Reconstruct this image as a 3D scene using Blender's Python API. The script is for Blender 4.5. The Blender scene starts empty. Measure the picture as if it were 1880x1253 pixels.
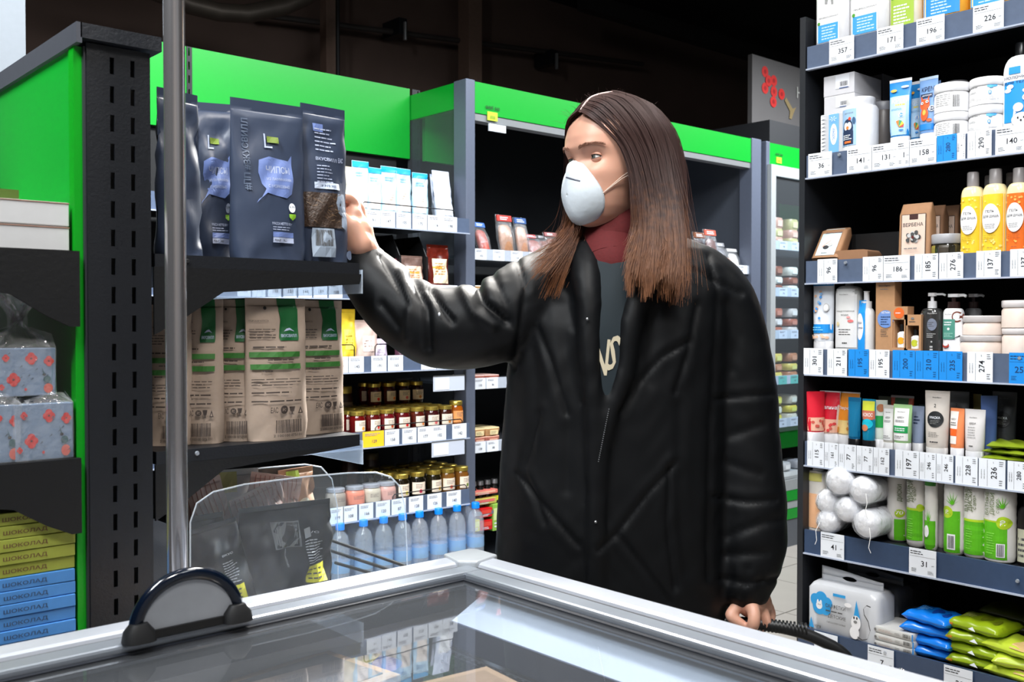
import bpy, bmesh, math, random
from mathutils import Vector, Matrix
from mathutils.geometry import tessellate_polygon
random.seed(7)
R = math.radians
SC = bpy.context.scene
COL = SC.collection

# ------------------------------------------------------------- camera, world, lights, exposure
CAMZ = 1.25
F = 1828.0
YAW = math.atan2(0.6639, 0.7478)          # view direction turned from +y towards +x
PITCH = math.atan(35.5 / F)
FW = Vector((math.sin(YAW) * math.cos(PITCH), math.cos(YAW) * math.cos(PITCH), -math.sin(PITCH)))
RT = Vector((math.cos(YAW), -math.sin(YAW), 0))
UP = RT.cross(FW)
CAMP = Vector((0, 0, CAMZ))
cd = bpy.data.cameras.new('camera'); cam = bpy.data.objects.new('camera', cd); COL.objects.link(cam)
cd.sensor_width = 36; cd.lens = 36 * F / 1880; cd.clip_start = .02; cd.clip_end = 60
cam.location = CAMP
cam.rotation_euler = Matrix((RT, UP, -FW)).transposed().to_euler()
cd.dof.use_dof = True; cd.dof.focus_distance = 2.15; cd.dof.aperture_fstop = 9.0
SC.camera = cam
SC.view_settings.view_transform = 'Standard'; SC.view_settings.look = 'None'
SC.view_settings.gamma = 1; SC.view_settings.use_curve_mapping = False
SC.view_settings.exposure = 0.0
w = bpy.data.worlds.new('world'); SC.world = w; w.use_nodes = True
w.node_tree.nodes['Background'].inputs[0].default_value = (.55, .65, .8, 1)
w.node_tree.nodes['Background'].inputs[1].default_value = .06

def area(name, loc, target, sx, sy, power, col=(1, .97, .93), spread=120):
    l = bpy.data.lights.new(name, 'AREA'); l.shape = 'RECTANGLE'; l.size = sx; l.size_y = sy
    l.energy = power; l.color = col; l.spread = R(spread)
    o = bpy.data.objects.new(name, l); COL.objects.link(o); o.location = loc
    o.rotation_euler = (Vector(target) - Vector(loc)).to_track_quat('-Z', 'Y').to_euler()
    return o
COOL = (.93, .97, 1)
area('ceiling_or_fill_light', (1.45, .55, 2.95), (2.6, 1.25, 1.0), .25, 1.4, 16, COOL)      # onto the right-hand rack
area('ceiling_or_fill_light', (2.6, 2.1, 2.95), (2.5, 3.3, 1.2), 2.6, .2, 34, COOL)       # onto the chilled wall
area('ceiling_or_fill_light', (.7, 2.35, 2.95), (.75, 3.3, 1.3), 1.2, .2, 42, COOL)
area('ceiling_or_fill_light', (-.35, 1.2, 2.9), (.5, 2.0, 1.5), .25, .9, 34, COOL)        # left aisle
area('ceiling_or_fill_light', (1.75, 1.75, 2.95), (1.4, 1.3, 1.3), .3, .9, 28, (1, .96, .9))   # above the shopper
area('ceiling_or_fill_light', (.55, .35, 2.9), (1.3, 1.35, 1.2), .5, .3, 14, (1, .95, .9))
area('ceiling_or_fill_light', (-.6, -1.0, 3.2), (-1.2, -2.4, .8), 1.2, .4, 55, (1, .93, .85), 160)  # fill lamp added behind the camera to brighten the front wall and reflections
area('ceiling_or_fill_light', (1.6, -1.4, 3.2), (2.2, -2.6, .8), .5, .5, 30, (.9, .96, 1), 160)  # another added fill lamp, aimed at the unseen front wall
area('ceiling_or_fill_light', (1.75, 2.35, 2.9), (.85, 1.75, .9), .3, .3, 16, (1, .96, .9), 70)  # spot added in the aisle to brighten the packs below the shelf board
area('ceiling_or_fill_light', (3.6, 2.7, 2.9), (.8, 1.6, .75), .25, .25, 16, (1, .97, .93), 26)  # low-angle spot added to reach the striped packs in the clear bin
area('ceiling_or_fill_light', (4.9, 2.2, 2.95), (4.8, 3.3, 1.0), 1.8, .3, 45, COOL)

# ------------------------------------------------------------- pixel helpers (used to read real positions off the photograph)
def ray(px, py):
    return FW + RT * ((px - 940) / F) + UP * ((626.5 - py) / F)
def on_x(px, py, X):
    r = ray(px, py); return CAMP + r * (X / r.x)
def on_y(px, py, Y):
    r = ray(px, py); return CAMP + r * (Y / r.y)
def on_z(px, py, Z):
    r = ray(px, py); return CAMP + r * ((Z - CAMZ) / r.z)
def at_d(px, py, d):
    return CAMP + ray(px, py) * d

# ------------------------------------------------------------- materials
MATS = {}
def mat(col, rough=.5, metal=0., kind='', emit=0, noise=.06, scale=60, bump=.0):
    """procedural principled surface; col is an sRGB triple 0-1"""
    key = (tuple(col), rough, metal, kind, emit, noise, scale, bump)
    if key in MATS: return MATS[key]
    m = bpy.data.materials.new('surface_%d' % len(MATS)); m.use_nodes = True
    nt = m.node_tree; n = nt.nodes; L = nt.links
    b = n['Principled BSDF']
    lin = [c / 12.92 if c <= .04045 else ((c + .055) / 1.055) ** 2.4 for c in col]
    b.inputs['Roughness'].default_value = rough; b.inputs['Metallic'].default_value = metal
    m.diffuse_color = (*col, 1)
    if noise or bump:
        tc = n.new('ShaderNodeTexCoord'); nz = n.new('ShaderNodeTexNoise')
        nz.inputs['Scale'].default_value = scale; nz.inputs['Detail'].default_value = 2
        L.new(tc.outputs['Object'], nz.inputs['Vector'])
        mx = n.new('ShaderNodeMix'); mx.data_type = 'RGBA'
        mx.inputs[6].default_value = (*[c * (1 - noise) for c in lin], 1)
        mx.inputs[7].default_value = (*[min(1, c * (1 + noise)) for c in lin], 1)
        L.new(nz.outputs['Fac'], mx.inputs[0]); L.new(mx.outputs[2], b.inputs['Base Color'])
        if bump:
            bp = n.new('ShaderNodeBump'); bp.inputs['Strength'].default_value = bump; bp.inputs['Distance'].default_value = .002
            L.new(nz.outputs['Fac'], bp.inputs['Height']); L.new(bp.outputs[0], b.inputs['Normal'])
    else:
        b.inputs['Base Color'].default_value = (*lin, 1)
    if kind == 'cloth':
        b.inputs['Sheen Weight'].default_value = .2
    if kind == 'coat':
        b.inputs['Coat Weight'].default_value = .6; b.inputs['Coat Roughness'].default_value = .12
    if kind == 'skin':
        b.inputs['Subsurface Weight'].default_value = .12; b.inputs['Subsurface Radius'].default_value = (.01, .004, .002)
    if emit:
        b.inputs['Emission Color'].default_value = (*lin, 1); b.inputs['Emission Strength'].default_value = emit
    MATS[key] = m
    return m
def film(tint=(1, 1, 1), alpha=.25, rough=.08, refl=.5, bump=0., scale=14):
    """clear sheet: mostly see-through, with real gloss that grows at grazing angles"""
    key = ('film', tint, alpha, rough, refl, bump, scale)
    if key in MATS: return MATS[key]
    m = bpy.data.materials.new('clear_%d' % len(MATS)); m.use_nodes = True
    nt = m.node_tree; n = nt.nodes; L = nt.links; n.clear()
    out = n.new('ShaderNodeOutputMaterial'); tr = n.new('ShaderNodeBsdfTransparent'); gl = n.new('ShaderNodeBsdfGlossy')
    di = n.new('ShaderNodeBsdfDiffuse'); m1 = n.new('ShaderNodeMixShader'); m2 = n.new('ShaderNodeMixShader')
    fr = n.new('ShaderNodeLayerWeight'); fr.inputs['Blend'].default_value = refl
    tr.inputs[0].default_value = (*tint, 1); di.inputs[0].default_value = (*tint, 1)
    gl.inputs['Roughness'].default_value = rough
    m1.inputs[0].default_value = alpha
    L.new(tr.outputs[0], m1.inputs[1]); L.new(di.outputs[0], m1.inputs[2])
    L.new(m1.outputs[0], m2.inputs[1]); L.new(gl.outputs[0], m2.inputs[2])
    ge = n.new('ShaderNodeNewGeometry'); mu = n.new('ShaderNodeMath'); mu.operation = 'SUBTRACT'; mu.inputs[0].default_value = 1; mu2 = n.new('ShaderNodeMath'); mu2.operation = 'MULTIPLY'
    L.new(ge.outputs['Backfacing'], mu.inputs[1]); L.new(mu.outputs[0], mu2.inputs[0]); L.new(fr.outputs['Fresnel'], mu2.inputs[1]); L.new(mu2.outputs[0], m2.inputs[0])
    L.new(m2.outputs[0], out.inputs[0])
    if bump:
        nz = n.new('ShaderNodeTexNoise'); nz.inputs['Scale'].default_value = scale; nz.inputs['Detail'].default_value = 4
        tc = n.new('ShaderNodeTexCoord'); L.new(tc.outputs['Object'], nz.inputs['Vector'])
        bp = n.new('ShaderNodeBump'); bp.inputs['Strength'].default_value = bump; bp.inputs['Distance'].default_value = .02
        L.new(nz.outputs['Fac'], bp.inputs['Height'])
        for q in (gl, di, fr): L.new(bp.outputs[0], q.inputs['Normal'])
    m.diffuse_color = (.8, .85, .9, .4)
    MATS[key] = m
    return m
WHITE = (.93, .93, .93); BLACK = (.035, .04, .05)
blackmetal = mat((.085, .095, .115), .42, .0, noise=.15, scale=260, bump=.2)
blackflat = mat((.045, .05, .06), .6)
greypost = mat((.40, .43, .50), .4, .2)
green = mat((.05, .62, .18), .32, noise=.03)
chrome = mat((.82, .81, .82), .17, .88, noise=.02)
steel = mat((.78, .79, .8), .3, .9, noise=.05)
ink = mat((.1, .1, .13), .6, noise=0)
paper = mat((.90, .92, .95), .6, noise=.02)
paperblue = mat((.06, .54, .88), .55, noise=.03)

# ------------------------------------------------------------- objects
def link(name, me, parent=None, loc=None, rz=0):
    o = bpy.data.objects.new(name, me); COL.objects.link(o)
    if parent: o.parent = parent
    if loc is not None: o.location = loc
    if rz: o.rotation_euler.z = rz
    return o
def thing(name, label, cat, loc=(0, 0, 0), rz=0, group=None):
    o = link(name, None, None, loc, rz); o.empty_display_size = .05
    return tag(o, label, cat, group)
def tag(o, label, cat, group=None):
    o['label'] = label; o['category'] = cat
    if group: o['group'] = group
    return o
def struct(o):
    o['kind'] = 'structure'; return o
def stuff(o):
    o['kind'] = 'stuff'; return o

class MB:
    def __init__(s): s.v = []; s.f = []; s.m = []; s.mats = []; s.smooth = []
    def mi(s, m):
        if m not in s.mats: s.mats.append(m)
        return s.mats.index(m)
    def add(s, vs, fs, m, smooth=False, M=None):
        k = len(s.v); i = s.mi(m)
        s.v += [tuple(M @ Vector(v)) if M else tuple(v) for v in vs]
        for f in fs: s.f.append([k + a for a in f]); s.m.append(i); s.smooth.append(smooth)
        return s
    def box(s, x0, y0, z0, x1, y1, z1, m, M=None):
        vs = [(x0, y0, z0), (x1, y0, z0), (x1, y1, z0), (x0, y1, z0), (x0, y0, z1), (x1, y0, z1), (x1, y1, z1), (x0, y1, z1)]
        return s.add(vs, [(0, 3, 2, 1), (4, 5, 6, 7), (0, 1, 5, 4), (1, 2, 6, 5), (2, 3, 7, 6), (3, 0, 4, 7)], m, False, M)
    def prism(s, pts, a, b, axis, m):
        """outline pts in the two other axes, extruded a..b along axis 'x','y','z'"""
        def P(p, t):
            return {'x': (t, p[0], p[1]), 'y': (p[0], t, p[1]), 'z': (p[0], p[1], t)}[axis]
        n = len(pts); vs = [P(p, a) for p in pts] + [P(p, b) for p in pts]
        fs = [tuple(range(n))[::-1], tuple(range(n, 2 * n))] + [(i, (i + 1) % n, n + (i + 1) % n, n + i) for i in range(n)]
        return s.add(vs, fs, m)
    def tube(s, pts, r, m, n=8, closed=False, radii=None):
        pts = [Vector(p) for p in pts]; vs = []; fs = []; N = len(pts)
        up = Vector((0, 0, 1))
        t0 = (pts[1] - pts[0]).normalized()
        if abs(t0.dot(up)) > .9: up = Vector((1, 0, 0))
        nrm = (up - t0 * up.dot(t0)).normalized()
        for i, p in enumerate(pts):
            a = pts[i - 1] if (i or closed) else p; b = pts[(i + 1) % N] if (i < N - 1 or closed) else p
            t = (b - a).normalized(); nrm = (nrm - t * nrm.dot(t)).normalized(); bn = t.cross(nrm)
            rr = radii[i] if radii else r
            for k in range(n):
                c = 2 * math.pi * k / n; vs.append(p + nrm * math.cos(c) * rr + bn * math.sin(c) * rr)
        for i in range(N if closed else N - 1):
            j = (i + 1) % N
            for k in range(n): fs.append((i * n + k, i * n + (k + 1) % n, j * n + (k + 1) % n, j * n + k))
        if not closed: fs += [tuple(range(n))[::-1], tuple(range((N - 1) * n, N * n))]
        return s.add(vs, fs, m, True)
    def loft(s, secs, m, n=28, M=None, cap=True, smooth=True):
        """secs: (z, a, b, e, cx, cy) super-ellipse rings"""
        vs = []; fs = []
        for q in secs:
            z, a, b, e, cx, cy = (list(q) + [2, 0, 0][len(q) - 3:])[:6]
            for k in range(n):
                t = 2 * math.pi * (k + .5) / n; c, d = math.cos(t), math.sin(t)
                vs.append((cx + a * math.copysign(abs(c) ** (2 / e), c), cy + b * math.copysign(abs(d) ** (2 / e), d), z))
        for i in range(len(secs) - 1):
            for k in range(n): fs.append((i * n + k, i * n + (k + 1) % n, (i + 1) * n + (k + 1) % n, (i + 1) * n + k))
        if cap: fs += [tuple(range(n))[::-1], tuple(range((len(secs) - 1) * n, len(secs) * n))]
        return s.add(vs, fs, m, smooth, M)
    def mesh(s, name):
        me = bpy.data.meshes.new(name); me.from_pydata(s.v, [], s.f)
        for m in s.mats: me.materials.append(m)
        me.polygons.foreach_set('material_index', s.m); me.polygons.foreach_set('use_smooth', s.smooth)
        me.validate(); me.update()
        if any(s.smooth):
            try: me.set_sharp_from_angle(angle=R(42))
            except Exception: pass
        return me
    def obj(s, name, parent=None, loc=None, rz=0, bevel=0):
        o = link(name, s.mesh(name), parent, loc, rz)
        if bevel:
            b = o.modifiers.new('bevel', 'BEVEL'); b.width = bevel; b.segments = 2; b.limit_method = 'ANGLE'
        return o
def B(x0, y0, z0, x1, y1, z1, m): return MB().box(min(x0, x1), min(y0, y1), min(z0, z1), max(x0, x1), max(y0, y1), max(z0, z1), m)

def surf_of(secs):
    S = [(list(q) + [2, 0, 0][len(q) - 3:])[:6] for q in secs]
    def f(x, z):
        if z <= S[0][0]: q = S[0]
        elif z >= S[-1][0]: q = S[-1]
        else:
            for i in range(len(S) - 1):
                if S[i][0] <= z <= S[i + 1][0]:
                    d = S[i + 1][0] - S[i][0]; t = (z - S[i][0]) / d if d > 1e-9 else 0
                    q = [S[i][k] * (1 - t) + S[i + 1][k] * t for k in range(6)]; break
        u = min(1, abs((x - q[4]) / max(q[1], 1e-6)))
        return q[5] - q[2] * (1 - u ** q[3]) ** (1 / q[3])
    return f

GLY = {}
def glyphs(t):
    if t in GLY: return GLY[t]
    c = bpy.data.curves.new('t', 'FONT'); c.body = t; c.resolution_u = 2; c.offset = .012
    o = bpy.data.objects.new('t', c); me = o.to_mesh()
    vs = [(v.co.x, v.co.y) for v in me.vertices]; fs = [tuple(p.vertices) for p in me.polygons]
    o.to_mesh_clear(); bpy.data.objects.remove(o); bpy.data.curves.remove(c)
    x0 = min(v[0] for v in vs); x1 = max(v[0] for v in vs); y0 = min(v[1] for v in vs); y1 = max(v[1] for v in vs)
    vs = [((v[0] - (x0 + x1) / 2) / (y1 - y0), (v[1] - (y0 + y1) / 2) / (y1 - y0)) for v in vs]
    GLY[t] = (vs, fs, (x1 - x0) / (y1 - y0)); return GLY[t]

class Print:
    """flat print laid onto the front of a pack. u: -1..1 across, v: 0..1 up"""
    def __init__(s, w, h, z0=0): s.w = w; s.h = h; s.z0 = z0; s.q = []; s.lay = 0
    def P(s, u, v): return (u * s.w / 2, s.z0 + v * s.h)
    def rect(s, u0, v0, u1, v1, m, nx=8, nz=4):
        s.lay += 1; vs = []; fs = []
        for j in range(nz + 1):
            for i in range(nx + 1): vs.append(s.P(u0 + (u1 - u0) * i / nx, v0 + (v1 - v0) * j / nz))
        for j in range(nz):
            for i in range(nx): a = j * (nx + 1) + i; fs.append((a, a + 1, a + nx + 2, a + nx + 1))
        s.q.append((vs, fs, m, s.lay)); return s
    def ell(s, u, v, ru, rv, m, n=20):
        """ru, rv as fractions of half width / height; rv None: round"""
        s.lay += 1; cx, cz = s.P(u, v); rx = ru * s.w / 2; rz = rx if rv is None else rv * s.h
        vs = [(cx, cz)]; fs = []
        for k in (1, 2):
            for i in range(n): t = 2 * math.pi * i / n; vs.append((cx + rx * k / 2 * math.cos(t), cz + rz * k / 2 * math.sin(t)))
        for i in range(n):
            j = (i + 1) % n; fs += [(0, 1 + i, 1 + j), (1 + i, 1 + n + i, 1 + n + j, 1 + j)]
        s.q.append((vs, fs, m, s.lay)); return s
    def poly(s, pts, m):
        s.lay += 1; vs = [s.P(*p) for p in pts]
        t = tessellate_polygon([[Vector((x, z, 0)) for x, z in vs]])
        fs = [tuple(a) for a in t]
        for _ in range(4):
            if max((Vector(vs[f[i]]) - Vector(vs[f[(i + 1) % 3]])).length for f in fs for i in range(3)) < .012: break
            mid = {}; nf = []
            def md(a, b):
                k = (min(a, b), max(a, b))
                if k not in mid: mid[k] = len(vs); vs.append(((vs[a][0] + vs[b][0]) / 2, (vs[a][1] + vs[b][1]) / 2))
                return mid[k]
            for a, b, c in fs: x, y, z = md(a, b), md(b, c), md(c, a); nf += [(a, x, z), (x, b, y), (z, y, c), (x, y, z)]
            fs = nf
        s.q.append((vs, fs, m, s.lay)); return s
    def text(s, t, u, v, hv, m, wu=None, rot=0):
        """hv: cap height as fraction of pack height; wu: full width as fraction of pack width; rot in degrees"""
        s.lay += 1; g, fs, asp = glyphs(t); hh = hv * s.h; cx, cz = s.P(u, v)
        sx = hh if wu is None else wu * s.w / asp
        c, d = math.cos(R(rot)), math.sin(R(rot)); vs = []
        for x, y in g:
            X = x * sx; Y = y * hh; vs.append((cx + X * c - Y * d, cz + X * d + Y * c))
        s.q.append((vs, fs, m, s.lay)); return s
    def lines(s, u0, v0, u1, v1, n, m, thick=.45, rag=.35):
        """rows of small print"""
        s.lay += 1; vs = []; fs = []; dv = (v1 - v0) / n
        for i in range(n):
            v = v1 - dv * (i + .5); e = u1 - random.random() * rag * (u1 - u0) if rag else u1; u = u0
            while u < e:
                L = min(e, u + (u1 - u0) * random.uniform(.12, .3)); k = len(vs)
                vs += [s.P(u, v - dv * thick / 2), s.P(L, v - dv * thick / 2), s.P(L, v + dv * thick / 2), s.P(u, v + dv * thick / 2)]
                fs.append((k, k + 1, k + 2, k + 3)); u = L + (u1 - u0) * .035
        s.q.append((vs, fs, m, s.lay)); return s
    def bars(s, u0, v0, u1, v1, m):
        s.lay += 1; vs = []; fs = []; u = u0
        while u < u1:
            L = random.choice((1, 1, 2, 3)) * (u1 - u0) / 60; k = len(vs)
            vs += [s.P(u, v0), s.P(u + L, v0), s.P(u + L, v1), s.P(u, v1)]; fs.append((k, k + 1, k + 2, k + 3))
            u += L + random.choice((1, 1, 2)) * (u1 - u0) / 55
        s.q.append((vs, fs, m, s.lay)); return s
    def obj(s, parent, surf=None, name='printed_label', y=0, M=None, gap=.0006, step=.00025):
        b = MB()
        for vs, fs, m, lay in s.q:
            P = [(x, (surf(x, z) if surf else y) - gap - lay * step, z) for x, z in vs]
            # keep the front side facing -y
            f2 = []
            for f in fs:
                a = sum(vs[f[i]][0] * vs[f[(i + 1) % len(f)]][1] - vs[f[(i + 1) % len(f)]][0] * vs[f[i]][1] for i in range(len(f)))
                f2.append(f if a > 0 else f[::-1])
            b.add(P, f2, m, False, M)
        return b.obj(name, parent)
# ------------------------------------------------------------- layout planes
def zat(px, py, d): return at_d(px, py, d).z
XR = at_d(1480, 591, 2.85).x                 # face of the right-hand rack
YR0 = on_x(1476, 591, XR).y                  # its far end
YL = at_d(155, 591, 1.48).y                  # end face of the left gondola
XLa = at_d(155, 591, 1.48).x
XLb = on_y(281, 591, YL).x
XB = on_y(660, 591, YL).x                    # shelf nose on the right side of the left gondola
YC = at_d(850, 591, 3.9).y                   # shelf noses of the dry-goods wall
YBK = on_y(753, 163, 1).y and 3.52
YF = YC + .10                                # front of the chilled cabinets
ZRIM = .86
print('XR %.3f YR0 %.3f YL %.3f XLa %.3f XLb %.3f XB %.3f YC %.3f' % (XR, YR0, YL, XLa, XLb, XB, YC))

# ------------------------------------------------------------- room shell
tilem = [mat((.74, .71, .68), .35, noise=.05, scale=9), mat((.72, .69, .66), .4, noise=.06, scale=8)]
floor = struct(B(-4, -3, -.06, 8, 6.5, -.008, mat((.45, .43, .42), .8)).obj('floor'))
tms = []
for m in tilem:
    tms.append(MB().box(.003, .003, -.008, .447, .447, 0, m).mesh('tile'))
for i in range(12):
    for j in range(12):
        link('floor_tile', random.choice(tms), floor, (1.0 + i * .45, -1.2 + j * .45, 0))
struct(B(-4, 5.3, 0, 8, 5.5, 3.6, mat((.36, .29, .26), .9, noise=.2, scale=3, bump=.3)).obj('wall_back'))
struct(B(7.8, -3, 0, 8, 5.3, 3.6, mat((.13, .12, .12), .9, noise=.2, scale=3)).obj('wall_right'))
struct(B(-4, -3, 0, -3.8, 5.3, 3.6, mat((.16, .15, .15), .9, noise=.2, scale=3)).obj('wall_left'))
struct(B(-4, -3.2, 0, 8, -3, 3.6, mat((.55, .54, .54), .8, noise=.35, scale=2)).obj('wall_front'))
struct(B(-4, -3.2, 3.6, 8, 5.5, 3.7, mat((.05, .05, .055), .9)).obj('ceiling'))
# duct and services above the shelves
duct = mat((.30, .27, .24), .45, .5, noise=.3, scale=12)
p = [on_y(px, py, 4.6) for px, py in ((250, -30), (345, 8), (400, 22), (450, 26), (520, 12), (560, -6), (610, -40))]
tag(MB().tube(p, .045, duct, 14).obj('air_duct'), 'bent grey air duct hanging under the dark ceiling above the left shelves', 'duct')
for (px, wd, lab) in ((863, .11, 'square brown steel column behind the chilled cabinets'), (603, .07, 'thin brown steel column behind the green header panel')):
    q = on_y(px, 100, 5.1)
    t = tag(MB().box(-wd / 2, -wd / 2, 0, wd / 2, wd / 2, 3.6, mat((.45, .36, .31), .7, noise=.15)).obj('steel_column', None, (q.x, 5.1, 0)), lab, 'column')
q = on_y(620, 60, 4.98)
tag(MB().tube([(q.x, 4.98, 1.8), (q.x, 4.98, 3.6)], .012, blackflat).obj('cable'), 'black vertical cable running up the dark back wall', 'cable')
a = on_y(460, 25, 5.15); b = on_y(1180, 118, 5.15)
tag(MB().tube([a, b], .018, mat((.2, .18, .17), .6)).obj('conduit'), 'thin dark conduit running along the dark back wall', 'pipe')
for px, py in ((735, 50), (1013, 106)):
    q = on_y(px, py, 5.1)
    c = thing('wall_bracket', 'small dark pipe bracket %s on the back wall' % ('left of the square column' if px < 800 else 'right of the square column'), 'bracket', q)
    MB().box(-.03, -.03, -.05, .03, .15, .05, blackmetal).obj('clamp', c); MB().tube([(0, -.05, .02), (0, -.05, -.09)], .012, steel).obj('bolt', c)
a = on_y(1060, 12, 4.7); b = on_y(1480, 60, 4.7)
tag(MB().box(a.x, 4.62, a.z - .03, b.x + .4, 4.7, a.z + .08, mat((.12, .11, .11), .7)).obj('ceiling_beam'), 'dark beam under the ceiling above the chilled cabinets', 'beam')
# bright pillar at the far left
q0 = on_y(47, 60, 3.2)
tag(B(q0.x - .6, 3.2, 0, q0.x, 3.5, 3.6, mat((.42, .44, .46), .8)).obj('pillar'), 'pale grey painted pillar at the far left behind the shelves', 'pillar')

# ------------------------------------------------------------- right-hand rack
def shelf_z(py, px=1480, X=None): return on_x(px, py, X or XR).z
ST = [shelf_z(v) for v in (85, 285, 478.5, 640, 809.5, 972)]       # strip tops
SB = [shelf_z(v) for v in (130, 330, 523, 690, 857, 1018)]
XR7 = XR - .03
ST.append(on_x(1462, 1148, XR7).z); SB.append(ST[-1] - .075)
YR1 = YR0 - 1.0
YTAG = on_x(1480, 591, XR).y
rack = thing('shelving_rack', 'tall black shelving rack on the right filled with toiletries', 'shelving')
B(XR, YR0, 0, XR + .46, YR0 + .018, 2.12, mat((.12, .13, .15), .45, noise=.1, scale=150)).obj('side_panel', rack)
B(XR + .42, YR1, 0, XR + .46, YR0 - .002, 2.12, mat((.03, .032, .04), .8)).obj('back_panel', rack)
B(XR + .05, YR1, 0, XR + .41, YR0 - .002, ST[6] - .16, blackflat).obj('plinth', rack)
railm = film((.80, .86, .95), .28, .12, .35, .15, 40)
railback = mat((.33, .38, .47), .35, noise=.12, scale=60)
rivet = mat((.75, .78, .82), .25, .6)
for i in range(7):
    x0 = XR if i < 6 else XR7
    B(x0 + .012, YR1, ST[i] - .032, XR + .415, YR0 - .003, ST[i] - .008, blackmetal).obj('shelf_board', rack)
    r = B(x0 + .004, YR1, SB[i] + .004, x0 + .011, YR0 - .003, ST[i] - .002, mat((.20, .27, .38), .35, noise=.12, scale=60) if i > 4 else railback).obj('price_rail', rack)
    MB().box(x0 - .003, YR1, SB[i], x0 + .011, YR0 - .003, SB[i] + .004, mat((.78, .82, .9), .2, .3)).obj('rail_lip', r)
for (px, i) in ((1539, 1), (1552, 2), (1482, 6), (1873, 5), (1630, 6), (1873, 3)):
    q = on_x(px, 591, XR if i < 6 else XR7); zz = (ST[i] - .012) if i != 5 else (ST[i] + SB[i]) / 2
    m_ = MB().loft([(-.001, .005, .005), (.003, .004, .004)], rivet, 12, Matrix.Translation((q.x - .001, q.y, zz)) @ Matrix.Rotation(R(-90), 4, 'Y'))
    m_.obj('rivet', rack)

def price_tag(txt, px0, px1, i, rot=False, blue=False, label=None, dz=0, plane=None, dark=None):
    """a tag in the rail of shelf i"""
    X = (XR if i < 6 else XR7)
    a = on_x(px0, 591, X); b = on_x(px1, 591, X)
    w = abs(a.y - b.y); h = (ST[i] - SB[i]) - .003
    t = thing('price_tag', label, 'price tag', (X - .0015, (a.y + b.y) / 2, SB[i] + .004 + dz), R(-90), 'price tags on the right-hand rack')
    MB().box(-w / 2, -.0006, 0, w / 2, .0006, h, paperblue if blue else paper).obj('card', t)
    dk = mat((.02, .22, .42), .6, noise=0) if blue else ink
    P = Print(w, h)
    if rot:
        P.text(txt, .15, .52, .17 * w / h * 1.35, dk, None, 90)
        P.rect(-.35, .04, -.33, .96, dk, 1, 1)
        for k in range(2):
            P.text('КРЕМ ДЛЯ РУК И ТЕЛА'[:14 + k], -.78 + k * .22, .45, .035, dk, None, 90)
        P.text('руб.', .12, .88, .035, dk, None, 90)
        P.lines(.55, .75, .9, .95, 3, dk, .3); P.lines(.55, .08, .85, .3, 3, dk, .3)
    else:
        P.text(txt, .12, .45, .21, dk)
        P.rect(-.94, .70, .94, .708, dk, 1, 1); P.lines(-.9, .76, .3, .93, 2, dk, .35); P.lines(-.8, .1, -.3, .26, 3, dk, .3); P.lines(.4, .08, .85, .22, 3, dk, .3)
        P.text('руб.', .78, .42, .05, dk)
    P.obj(t, None, 'print', -.0006, gap=.0003, step=.00008)
    return t
ORD = ['first', 'second', 'third', 'fourth', 'fifth', 'sixth', 'seventh', 'eighth', 'ninth', 'tenth', 'eleventh']
SHN = ['top', 'second', 'third', 'fourth', 'fifth', 'sixth', 'lowest']
TAGS = [(0, [('357', 1520, 1565), ('171', 1607, 1655), ('196', 1679, 1730), ('226', 1782, 1838)]),
 (1, [('36', 1483, 1526), ('141', 1554, 1598.5), ('131', 1599.5, 1646), ('1', 1646.5, 1667), ('158', 1668, 1717), ('280', 1718, 1754, 'rb', ' blue'), ('9', 1755, 1770, 'r'), ('290', 1774, 1818, 'r'), ('140', 1825, 1880)]),
 (2, [('96', 1501, 1537, 'r', ' left'), ('96', 1584, 1621, 'r', ' right'), ('186', 1622, 1670), ('185', 1679, 1722, 'r'), ('276', 1724, 1768, 'r'), ('137', 1792, 1837, 'r', ' left'), ('137', 1854, 1898, 'r', ' right')]),
 (3, [('301', 1476.5, 1512, 'r'), ('211', 1520, 1556, 'r'), ('195', 1559, 1596, 'rb', ' blue'), ('195', 1597, 1634, 'r', ' white'), ('200', 1640, 1681, 'rb', ' blue'), ('210', 1682, 1724.5, 'rb', ' blue'), ('235', 1725.5, 1768, 'rb', ' blue'), ('274', 1777, 1824, 'r'), ('257', 1854, 1896, 'b', ' blue')]),
 (4, [('115', 1484, 1515, 'r'), ('161', 1516, 1541, 'r'), ('77', 1542, 1574, 'r', ' left'), ('77', 1575, 1605, 'r', ' right'), ('162', 1606, 1635, 'r'), ('197', 1646, 1690, 'r'), ('246', 1691, 1721, 'r', ' left'), ('246', 1722, 1753, 'r', ' right'), ('228', 1757, 1798, 'r'), ('236', 1800, 1849, 'r'), ('280', 1853, 1890, 'r')]),
 (5, [('41', 1510, 1553), ('31', 1673, 1723)]),
 (6, [('205', 1499, 1542), ('7', 1598, 1646), ('28', 1739, 1792)])]
for i, row in TAGS:
    for q in row:
        fl = q[3] if len(q) > 3 else ''; ad = q[4] if len(q) > 4 else ''
        cw = 'blue' if 'b' in fl else 'white'
        side = ', the left one of the two' if ad == ' left' else ', the right one of the two' if ad == ' right' else ''
        price_tag(q[0], q[1], q[2], i, 'r' in fl, 'b' in fl, '%s price tag reading %s, %s from left on the %s rail of right rack' % (cw, q[0], ORD[row.index(q)], SHN[i]), dz=-.003 if i == 6 else 0)

# ------------------------------------------------------------- left gondola, seen end-on
ZT = on_y(150, 45, YL).z
gon = thing('gondola_shelving', 'black double-sided gondola shelving with slotted end post on the left', 'shelving')
YLe = YL + .95
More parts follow.
